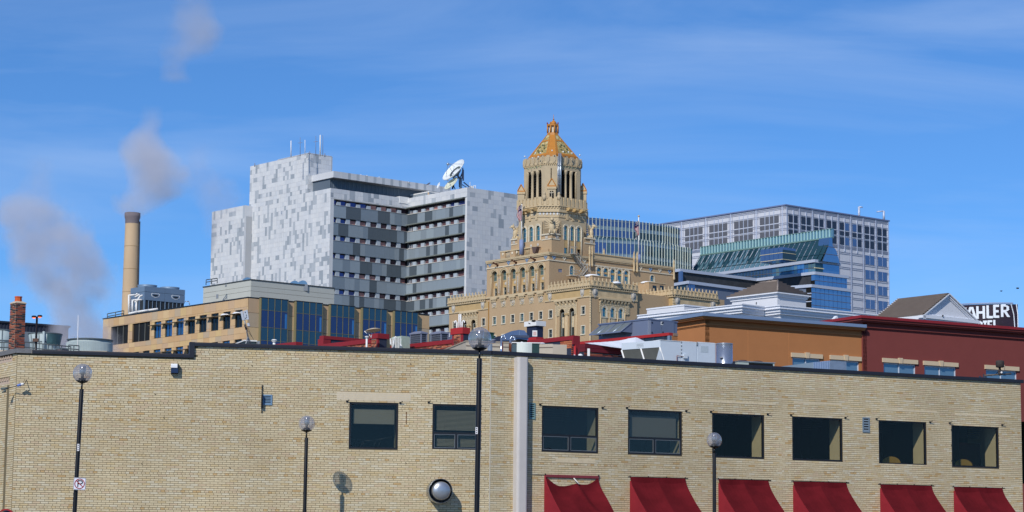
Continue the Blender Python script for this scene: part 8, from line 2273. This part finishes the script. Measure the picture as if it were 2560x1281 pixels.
fe_ = Face(f.w(0, 0, 0), RA); P = [fe_.hit(1860 + X / 7.117, 580 + Y / 7.117) for X, Y in ((1400, 520), (1700, 560), (1690, 500), (1640, 330), (1575, 240), (1570, 95), (1530, 100), (1510, 230))]
g = MB(); g.prism(P, .0, 3.5); part('gable_end', g, m_bg, SB, fe_); u = P[0]
for k in (.3, .6): z = zG_ + (zs1 - zG_) * k; g = MB(); g.box(P[0][0] + 1 * k, P[1][0] - 1.5 * k, -.05, 0, z - .06, z + .06); part('transom', g, m_trn, SB, fe_)
ub = Unit(1956.5, 618, 536, 1901, 1989); g = MB(); g.box(0, ub.wr, 0, ub.wl, zG_ - .5, ub.z1); part('glass_box', g, m_gb, SB, M=ub.M)
g = MB(); g.box(.01, ub.wr + .02, -.03, 0, zG_ - .5, ub.z1 - .6); part('glass_box_side', g, m_dkg, SB, M=ub.M)
for k in range(1, 5): y = ub.wl * k / 5; g = MB(); g.box(-.06, 0, y - .04, y + .04, zG_, ub.z1); part('glazing_bar', g, MATS['blue_bar'], SB, M=ub.M)
for py in (632, 648.5): z = ub.R(1956.5, py)[1]; g = MB(); g.box(-.1, ub.wr, -.1, ub.wl, z - .05, z + .07); part('transom', g, mat('cream_ledge', (206, 196, 160)), SB, M=ub.M)

# ================================================================== white building with stepped cornice
Cb = at(1855.8, 759, 215); zK = Cb.z
WC = root('white_cornice_building', (Cb.x, Cb.y, 0), 'white building with deep stepped cornices behind the ochre wall', 'building')
m_wst = mat('white_stucco', (214, 216, 222), rough=.85, var=.03, vs_=.6); m_wst2 = mat('white_trim', (222, 225, 232), rough=.6)
prof = [(.0, 0, .1), (.0, .1, .42), (.16, .42, .72), (.30, .72, 1.0), (.55, 1.0, 1.25)]
qs = [Vector(atz(x, y, zK)) for x, y in ((1592, 788), (1855.8, 759), (1912, 766.5), (1949.8, 762), (2300, 797))]
def offp(q, d):
    o = []
    ns = [Vector((-(b - a).y, (b - a).x)).normalized() for a, b in zip(q[:-1], q[1:])]
    for i, p in enumerate(q):
        n = ns[min(i, len(ns) - 1)]; v = Vector((p.x, p.y)) + n * d
        if 0 < i < len(q) - 1: n0, n1 = ns[i - 1], ns[i]; v = Vector((p.x, p.y)) + (n0 + n1) * (d / (1 + n0.dot(n1)))
        o.append((v.x, v.y))
    return o
for (out, h0, h1) in [(0, 0, .1), (.1, .1, .3), (.04, .3, .36), (.22, .36, .62), (.32, .62, .7), (.36, .7, .84), (.6, .9, .98)]:
    g = MB(); g.hprism(offp(qs, out) + offp(qs, 1.3)[::-1], zK - h1, zK - h0); part('cornice_step', g, m_wst2, WC, M=Matrix())
g = MB(); g.hprism(offp(qs, .62) + offp(qs, 1.6)[::-1], 6, zK - .8); part('wall', g, m_wst, WC, M=Matrix())
g = MB(); g.hprism([(p.x, p.y + 1.1) for p in qs] + [(qs[-1].x, qs[-1].y + 25), (qs[0].x, qs[-1].y + 25)], 6, zK - .15); part('roof', g, m_roof, WC, M=Matrix())
u = Unit(1710.4, 762.6, 236, 1617.5, 1775); g = MB(); g.box(0, u.wr, 0, u.wl, zK - 2, u.z1 - .1); part('roof_house', g, m_wst, WC, M=u.M); g = MB(); g.box(-.06, u.wr, -.06, u.wl + .06, u.z1 - .1, u.z1 + .05); part('roof_house_edge', g, m_wst2, WC, M=u.M)
m_tile = mat('grey_brown_tile', (142, 130, 122), rough=.85, var=.1, vs_=1.2)
def tiled(a, b, c, d, n, parent, nm='roof_tile_course'):
    """courses of roof tile between an eave a-b and a ridge d-c"""
    nn = (b - a).cross(d - a).normalized()
    for k in range(n):
        v0, v1 = k / n, (k + 1) / n; p0, p1 = a.lerp(d, v0) + nn * .17, b.lerp(c, v0) + nn * .17; q0, q1 = a.lerp(d, v1), b.lerp(c, v1)
        g = MB(); g.quad(p0, p1, q1, q0); g.quad(a.lerp(d, v0), b.lerp(c, v0), p1, p0); part(nm, g, m_tile, parent, M=Matrix())
# hip-roofed pavilion
u = Unit(1943.3, 736, 226, 1830, 2014.5); u.root('hip_roof_pavilion', 'small white pavilion with grey-brown tiled hip roof on the white building', 'pavilion', z=zK)
g = MB(); g.box(0, u.wr, 0, u.wl, zK - 1, u.z1 + .1); u.part('wall', g, m_wst)
ze = u.R(1943, 731.4)[1]; o_ = .38
for (s, z0, z1) in ((.12, -.42, -.25), (.22, -.25, -.12), (o_, -.12, .0)): g = MB(); g.box(-s, u.wr + s, -s, u.wl + s, ze + z0, ze + z1); u.part('eave_moulding', g, m_wst2)
zr_ = u.R(1940, 704)[1] + .35
E4 = [u.wpx(x, y, ze) for x, y in ((-o_, -o_), (u.wr + o_, -o_), (u.wr + o_, u.wl + o_), (-o_, u.wl + o_))]
hw = (u.wr) / 2; ra_, rb_ = u.wpx(hw, hw * .9, zr_), u.wpx(hw, u.wl - hw * .9, zr_)
if u.wl < u.wr: pass
tiled(E4[3], E4[0], ra_, rb_, 8, u.o); tiled(E4[0], E4[1], ra_, ra_, 8, u.o); g = MB(); g.quad(E4[1], E4[2], rb_, ra_); g.poly([E4[2], E4[3], rb_]); part('roof_back', g, m_tile, u.o, M=Matrix())
part('hip_cap', MB().tube(E4[0] + Vector((0, 0, .1)), ra_ + Vector((0, 0, .1)), .09, 6), m_tile, u.o, M=Matrix()); part('ridge_cap', MB().tube(ra_ + Vector((0, 0, .08)), rb_ + Vector((0, 0, .08)), .11, 6), m_tile, u.o, M=Matrix())
for t in (.05, .35, .65, .95): part('ridge_vent', MB().ball(ra_.lerp(rb_, t) + Vector((0, 0, .15)), .12, 0, 6, 4), m_black, u.o, M=Matrix())
tag(part('roof_spike', MB().tube(at(1891, 756, 222), at(1890.5, 762, 222), .05, 5), m_black, None), 'tiny dark spike on the white cornice left of the hip-roofed pavilion', 'spike')
# gabled wing at the right
f = Face(at(2309, 783, 190), 38); fl = None
def fp(px, py, dy=0): x, z = f.hit(px, py, dy); return Vector((x, dy, z))
GR = root('gabled_wing', f.w(0, 0, 0), 'white gabled building with grey-brown tiled roof and triangular pediment', 'building')
a, b, c = f.hit(2309, 785), f.hit(2448, 806), f.hit(2374.5, 733.5); zb = (a[1] + b[1]) / 2; a, b = (a[0], zb), (b[0], zb)
g = MB(); g.prism([a, b, c], .3, .6); part('pediment_wall', g, m_wst, GR, f)
for k, (s, y) in enumerate(((1.0, 0), (.88, .12), (.8, .2))):
    cx_ = (a[0] + b[0]) / 2; q = [((p[0] - cx_) * s + cx_, (p[1] - zb) * s + zb + (1 - s) * .6) for p in (a, b, c)]; q2 = [((p[0] - cx_) * (s - .07) + cx_, (p[1] - zb) * (s - .07) + zb + (1 - s + .07) * .6) for p in (a, b, c)]
    for i, j in ((0, 2), (2, 1), (0, 1)): g = MB(); g.prism([q[i], q[j], q2[j], q2[i]], y, y + .4); part('raking_moulding', g, m_wst2, GR, f)
g = MB(); g.box(a[0] - .1, b[0] + .1, -.0, .5, zb - .22, zb); g.box(a[0] + .1, b[0] - .1, .15, .5, zb - .4, zb - .22); part('cornice', g, m_wst2, GR, f)
g = MB(); g.box(a[0] + .2, b[0] - .2, .25, 9, 5, zb - .35); part('wall', g, m_wst, GR, f)
fb = Face(f.w(a[0]), f.a / R_(1) - 90); ln = -fb.hit(2182, 785)[0]
E0, R0_ = f.w(a[0], 0, zb), f.w(c[0], 0, c[1]); dv = f.n * ln; tiled(E0 + dv, E0, R0_, R0_ + dv, 14, GR)
E1 = f.w(b[0], 0, zb); g = MB(); g.quad(E1, E1 + dv, R0_ + dv, R0_); part('roof_back', g, m_tile, GR, M=Matrix())
part('verge_trim', MB().tube(E0 + dv, R0_ + dv, .12, 4), m_wst2, GR, M=Matrix()); g = MB(); g.box(0, .3, 0, ln, zb - .3, zb); part('eave', g, m_wst2, GR, M=Matrix.Translation(f.w(a[0], 0, 0)) @ Matrix.Rotation(f.a, 4, 'Z'))
g = MB(); x, z = f.hit(2356, 790); part('dot', g.ball((x, -.05, z), .08, 0, 6, 4), m_black, GR, f)
# tiny pediment by the red cornice
p = at(2091, 800, 170); f3 = Face(p, 36); g = MB(); x0, z0 = f3.hit(2074, 800); x1, _ = f3.hit(2104, 800); xm_, zm = f3.hit(2093, 790); g.prism([(x0, z0 - .3), (x1, z0 - .3), (xm_, zm)], 0, .3)
rt = root('small_pediment', p, 'tiny white pediment peeping over the join of the ochre and red walls', 'pediment'); part('gable', g, m_wst2, rt, f3); g = MB(); g.ball((xm_ + .05, -.02, zm - .32), .13, 0, 10, 4, 1, .3, 1); part('scroll', g, m_wst, rt, f3)

# ================================================================== ochre and red stucco fronts
m_och = MATS['ochre_stucco']; m_rst = mat('dark_red_stucco', (124, 62, 58), rough=.95, var=.05, vs_=1, bump=.08, bs=8, var2=.04); m_bcap = mat('blue_grey_cap', (128, 148, 176), rough=.4, metal=.2); m_lint = mat('cream_lintel', (204, 184, 154), rough=.85, var=.03)
m_wfr = mat('white_window_frame', (196, 206, 220), rough=.5); m_wpn = bluepane('pale_window_pane', (110, 140, 160), metal=.4)
def mould(f, x0, x1, z, steps, m, par):
    for (out, h0, h1) in steps: g = MB(); g.box(x0 - (out if x0 == 0 else 0), x1, -out, 0, z - h1, z - h0); part('cornice_step', g, m, par, f)
OC = Unit(1762.9, 789, 135, 1694, 2154, ra=29.5, la=-62); OC.root('ochre_building', 'ochre orange stucco building with blue-grey roof edge and cream lintels', 'building', z=0)
zO = OC.R(1763, 785.5)[1]
RD = Unit(2153.5, 794, 134.2, 2110, 2640, ra=29.5, la=-62, P=OC.FR.w(OC.FR.hit(2153.5, 794)[0], -.12, OC.FR.hit(2153.5, 793)[1])); RD.root('red_building', 'dark red stucco building with stepped red cornice at the right edge', 'building', z=0)
zR_ = RD.R(2153.5, 791.5)[1]
def swin(u, l, m_st, par):
    (a, b, c, d) = l; r = u.Rr(a, b, c, d); x0, x1, z0, z1 = r; zm = (z0 + z1) / 2; h = .26; mid = (x0 + x1) / 2; zc2 = zm
    g = MB(); g.prism([(x0, zc2 - h / 2), (mid - .1, zc2 - h / 2), (mid - .14, zc2 + h / 2), (x0, zc2 + h / 2)], -.1, 0); g.prism([(mid + .1, zc2 - h / 2), (x1, zc2 - h / 2), (x1, zc2 + h / 2), (mid + .14, zc2 + h / 2)], -.1, 0); lt = part('lintel', g, m_lint, par, u.FR)
    g = MB(); g.prism([(mid - .1, zc2 - h / 2 - .02), (mid + .1, zc2 - h / 2 - .02), (mid + .15, zc2 + h / 2 + .06), (mid - .15, zc2 + h / 2 + .06)], -.15, 0); part('keystone', g, m_lint, lt, u.FR)
    z1 = zc2 - h / 2; w0, w1 = x0 + .12, x1 - .12; z0 = z1 - 1.5
    return (w0, w1, z0, z1)
wo = [swin(OC, (1977, 884, 2055, 896), m_och, OC.o), swin(OC, (2073.5, 890, 2152, 902), m_och, OC.o)]
wr_ = [swin(RD, (2205, 898, 2293, 909), m_rst, RD.o), swin(RD, (2307, 905, 2394, 916), m_rst, RD.o), swin(RD, (2461, 915, 2546, 926), m_rst, RD.o)]
for (u, hs, m, zt) in ((OC, wo, m_och, zO), (RD, wr_, m_rst, zR_)):
    w = MB(); w.wall(0, u.wr, 0, zt - .3, hs, 0, .18); part('wall', w, m, u.o, u.FR)
    g = MB(); g.box(0.02, u.wr, .3, u.wl + 3, 0, zt - .4); part('core', g, m, u.o, u.FR)
    g = MB(); g.box(-.01, .3, 0, u.wl, 0, zt - .3); u.part('side_wall', g, m)
    for (a, b, c, d) in hs:
        g = MB(); t = .06; g.box(a, a + t, .08, .16, c, d); g.box(b - t, b, .08, .16, c, d); g.box(a + t, b - t, .08, .16, d - t * 1.6, d); g.box((a + b) / 2 - .03, (a + b) / 2 + .03, .08, .16, c, d); wd = part('window', g, m_wfr, u.o, u.FR)
        for (p, q) in ((a + t, (a + b) / 2 - .03), ((a + b) / 2 + .03, b - t)): g = MB(); g.box(p, q, .13, .15, c, d - t); part('pane', g, m_wpn, wd, u.FR)
for (u, m, zt, st) in ((OC, m_och, zO, [(.42, .17, .25), (.34, .25, .33), (.1, .56, .64), (.05, .64, .7)]), (RD, m_rst, zR_, [(.42, .15, .27), (.3, .27, .36), (.12, .58, .67), (.05, .67, .74)])):
    for (out, h0, h1) in st: g = MB(); g.hprism([(-out, -out), (u.wr, -out), (u.wr, .3), (.3, .3), (.3, u.wl), (-out, u.wl)], zt - h1, zt - h0); u.part('cornice_step', g, m)
    g = MB(); g.hprism([(-.5, -.5), (u.wr, -.5), (u.wr, u.wl + 2), (-.5, u.wl + 2)], zt - (.17 if u is OC else .15), zt + .02); u.part('roof_cap', g, m_bcap if u is OC else m_redcap)
for px in (1870, 1972): x = OC.R(px, 860)[0]; g = MB(); g.box(x - .012, x + .012, -.004, 0, 5, zO - .7); part('control_joint', g, mat('ochre_joint', (196, 132, 82), rough=.9), OC.o, OC.FR)
RD.o['label'] = 'dark red stucco building with stepped red cornice at the right edge'

# ================================================================== rooftop hotel sign
fS = Face(at(2476, 790, 400), -16); X_ = lambda px, py=780: fS.hit(px, py)[0]; ZZ = lambda py, px=2476: fS.hit(px, py)[1]
xL_, xR_ = X_(2398), X_(2545)
def bulge(x): t = (x - xL_) / (xR_ - xL_); return -1.6 * math.sin(PI * (.15 + .75 * t))
SG = root('hotel_sign', fS.w(0, 0, 0), 'curved black rooftop sign with big white capital letters', 'sign')
zS1, zS0 = ZZ(763.5), ZZ(840)
def board(mb, a, b, z0, z1, y, t=.3, n=16):
    for k in range(n):
        p, q = a + (b - a) * k / n, a + (b - a) * (k + 1) / n; A, B = (p, bulge(p) + y), (q, bulge(q) + y)
        mb.quad((A[0], A[1], z0), (B[0], B[1], z0), (B[0], B[1], z1), (A[0], A[1], z1)); mb.quad((A[0], A[1], z1), (B[0], B[1], z1), (B[0], B[1] + t, z1), (A[0], A[1] + t, z1)); mb.quad((B[0], B[1] + t, z0), (A[0], A[1] + t, z0), (A[0], A[1] + t, z1), (B[0], B[1] + t, z1))
    return mb
part('board', board(MB(), xL_, xR_, zS0, zS1, 0), mat('sign_board', (40, 26, 42), rough=.5, var=.5, vs_=.8), SG, fS)
part('top_rail', board(MB(), xL_, X_(2534), zS1 + .1, zS1 + .3, .0, .4), mat('sign_rail', (150, 160, 186), rough=.4, metal=.3), SG, fS)
m_let = mat('sign_letter', (224, 230, 238), rough=.5, emit=(224, 230, 238), es=.0)
GL = {'K': [((0, 0), (0, 1)), ((.9, 1), (.1, .45)), ((.3, .55), (.95, 0))], 'A': [((0, 0), (.42, 1)), ((.58, 1), (1, 0)), ((.2, .3), (.8, .3))], 'H': [((.12, 0), (.12, 1)), ((.88, 0), (.88, 1)), ((.12, .5), (.88, .5))], 'L': [((.14, 0), (.14, 1)), ((.14, .08), (1, .08))], 'E': [((.14, 0), (.14, 1)), ((.14, .92), (1, .92)), ((.14, .5), (.9, .5)), ((.14, .08), (1, .08))], 'R': [((.14, 0), (.14, 1)), ((.14, .92), (.62, .92)), ((.6, .92), (.86, .8)), ((.86, .82), (.86, .58)), ((.88, .6), (.6, .47)), ((.62, .46), (.14, .46)), ((.5, .46), (.95, 0))], 'O': [((.14, .15), (.14, .85)), ((.86, .15), (.86, .85)), ((.14, .85), (.35, .95)), ((.35, .94), (.65, .94)), ((.65, .95), (.86, .85)), ((.14, .15), (.86, .06))], 'T': [((.5, 0), (.5, 1)), ((0, .92), (1, .92))]}
def letter(ch, px0, px1, py0, py1, th):
    a, b = X_(px0), X_(px1); z1, z0 = ZZ(py0), ZZ(py1); g = MB()
    for (p, q) in GL[ch]:
        P, Q = Vector((a + (b - a) * p[0], z0 + (z1 - z0) * p[1])), Vector((a + (b - a) * q[0], z0 + (z1 - z0) * q[1])); d = (Q - P).normalized(); n = Vector((-d.y, d.x)) * th / 2
        if abs(d.x) > .05 and abs(d.y) > .05: n = Vector((th / 2 / max(.75, abs(d.y)), 0)) if abs(d.y) > abs(d.x) * .6 else n
        y = bulge((P.x + Q.x) / 2); y = lambda x: bulge(x) - .14 - .004 * GL[ch].index((p, q))
        c = [P + n, P - n, Q - n, Q + n]; g.quad(*[(v.x, y(v.x), v.y) for v in c]); 
    part('letter', g, m_let, SG, fS)
for ch, a, b, t, z in (('K', 2399, 2417, 770.3, 801.5), ('A', 2419, 2441, 769.2, 800.3), ('H', 2443, 2464, 768.0, 799.5), ('L', 2469, 2484, 766.6, 798.5), ('E', 2486, 2499.5, 765.4, 797.5), ('R', 2504, 2523.5, 764.3, 795.7)): letter(ch, a, b, t, z, .42)
for ch, a, b, t in (('H', 2433, 2444, 807), ('O', 2446, 2457, 805.8), ('T', 2459, 2469, 804.8), ('E', 2471, 2482, 804), ('L', 2486, 2493, 803)): letter(ch, a, b, t, t + 26, .36)
for (a, b) in ((2529, 2538), (2542, 2545)): part('edge_tube', MB().path([(X_(a), bulge(X_(a)) - .15, zS1), (X_((a + b) / 2 + 1.5), bulge(xR_) - .2, (zS1 + zS0) / 2 + .9), (X_(b), bulge(xR_) - .2, zS0)], .09, 5), m_let, SG, fS)
g = MB(); g.box(xL_ + 2, xR_ - 2, 1, 8, 0, zS0 + 2); part('support', g, m_dark, SG, fS)

# two distant birds
for (px, py, s, lb) in ((2503, 728, .9, 'small dark bird low in the sky above the sign, left'), (2544, 721, 1.2, 'larger dark bird in the sky above the sign, right')):
    p = at(px, py, 300); g = MB(); g.ball(p, .09 * s, 0, 6, 4, 2, 1, 1); g.poly([p, p + Vector((.3 * s, .1, .12)), p + Vector((.12, 0, .02))]); g.poly([p, p + Vector((-.32 * s, .1, .06)), p + Vector((-.12, 0, .02))]); tag(part('bird', g, m_black, None), lb, 'bird', 'birds in the sky')

# ================================================================== drifting steam
sc.cycles.volume_bounces = 2
def plume(name, label, D, axis, dens, seed, col=(.90, .88, .93), asp=1.0, nscale=2.6, edge=1.0):
    """axis: (px, py, radius px) from the bottom up; soft-edged billowing vapour round that line"""
    k = ppm(D); pts = [(at(x, y, D), r * 1.5 / k) for x, y, r in axis]; z0 = pts[0][0].z - pts[0][1] * .9; z1 = pts[-1][0].z + pts[-1][1] * 1.1; H = z1 - z0
    xs_ = [p.x for p, r in pts]; rm = max(r for p, r in pts); x0, x1 = min(xs_) - rm * 1.35, max(xs_) + rm * 1.35; y0, y1 = D - rm * asp * 1.2, D + rm * asp * 1.2
    g = MB(); g.box(x0, x1, y0, y1, z0, z1); m = bpy.data.materials.new(name); m.use_nodes = True; N, L = m.node_tree.nodes, m.node_tree.links; N.clear()
    out = N.new('ShaderNodeOutputMaterial'); pv = N.new('ShaderNodeVolumePrincipled'); pv.inputs['Color'].default_value = (*col, 1); pv.inputs['Anisotropy'].default_value = 0
    L.new(pv.outputs[0], out.inputs['Volume']); t = N.new('ShaderNodeTexCoord'); sp = N.new('ShaderNodeSeparateXYZ'); L.new(t.outputs['Object'], sp.inputs[0])
    def mth(op, a, b=None, c=None):
        n = N.new('ShaderNodeMath'); n.operation = op
        for i, v in enumerate((a, b, c)):
            if v is None: continue
            if isinstance(v, (int, float)): n.inputs[i].default_value = v
            else: L.new(v, n.inputs[i])
        return n.outputs[0]
    nz = N.new('ShaderNodeTexNoise'); nz.inputs['Scale'].default_value = nscale / (rm * 2); nz.inputs['Detail'].default_value = 5; nz.inputs['Roughness'].default_value = .6; mpn = N.new('ShaderNodeMapping'); mpn.inputs['Location'].default_value = (seed * 7.3, seed * 3.1, seed); L.new(t.outputs['Object'], mpn.inputs[0]); L.new(mpn.outputs[0], nz.inputs['Vector'])
    zn = mth('DIVIDE', mth('SUBTRACT', sp.outputs['Z'], z0), H)
    def curve(vals):
        lo, hi = min(v for _, v in vals), max(v for _, v in vals); hi = max(hi, lo + .01); fc = N.new('ShaderNodeFloatCurve'); c = fc.mapping.curves[0]; fc.mapping.extend = 'HORIZONTAL'; vals = [(0, vals[0][1])] + vals + [(1, vals[-1][1])]
        while len(c.points) < len(vals): c.points.new(.5, .5)
        for pnt, (u, v) in zip(c.points, vals): pnt.location = (u, (v - lo) / (hi - lo))
        fc.mapping.update(); L.new(zn, fc.inputs['Value']); return mth('MULTIPLY_ADD', fc.outputs[0], hi - lo, lo)
    U_ = [((p.z - z0) / H) for p, r in pts]
    xc = curve([(u, p.x) for u, (p, r) in zip(U_, pts)]); rr = curve([(0, pts[0][1])] * 0 + [(u, r) for u, (p, r) in zip(U_, pts)])
    dx = mth('DIVIDE', mth('SUBTRACT', sp.outputs['X'], xc), rr); dy = mth('DIVIDE', mth('SUBTRACT', sp.outputs['Y'], D), mth('MULTIPLY', rr, asp)); d2 = mth('ADD', mth('MULTIPLY', dx, dx), mth('MULTIPLY', dy, dy))
    e0 = mth('MULTIPLY', mth('SMOOTH_MIN', mth('MULTIPLY', zn, 18), 1.0, .3), mth('MINIMUM', mth('MULTIPLY', mth('SUBTRACT', 1.0, zn), 4.0), 1.0))
    v = mth('SUBTRACT', mth('ADD', mth('SUBTRACT', .82, d2), mth('MULTIPLY', mth('SUBTRACT', nz.outputs['Fac'], .5), 3.4 * edge)), 0.0)
    v = mth('MULTIPLY', mth('MINIMUM', mth('MAXIMUM', v, 0), 1.0), e0); dn = mth('MULTIPLY', v, dens / rm); L.new(dn, pv.inputs['Density'])
    o = part(name, g, m, None); tag(o, label, 'steam', 'steam plumes on the left', 'stuff'); return o
plume('steam_plume', 'wide grey steam plume rising left from the cooling towers', 250, [(212, 905, 66), (205, 800, 72), (170, 700, 84), (132, 610, 90), (85, 520, 74), (100, 440, 34)], 1.7, 1)
plume('smoke_plume', 'greyish smoke blowing up and right off the tall smokestack', 522, [(332, 556, 18), (338, 530, 38), (355, 498, 56), (392, 465, 70), (375, 410, 66), (352, 355, 46), (380, 300, 24)], 1.6, 4, nscale=2.0, edge=.75)
plume('smoke_puff', 'faint detached puff of brownish smoke high above the smokestack', 530, [(440, 170, 30), (465, 120, 62), (480, 80, 66), (475, 35, 44)], .6, 9, col=(.93, .86, .84), nscale=1.6)
plume('smoke_wisp', 'faint thin wisp of smoke beside the low end of the marble building', 485, [(548, 560, 30), (545, 510, 44), (520, 450, 50), (505, 400, 30)], .35, 12, col=(.9, .86, .92), nscale=1.6)
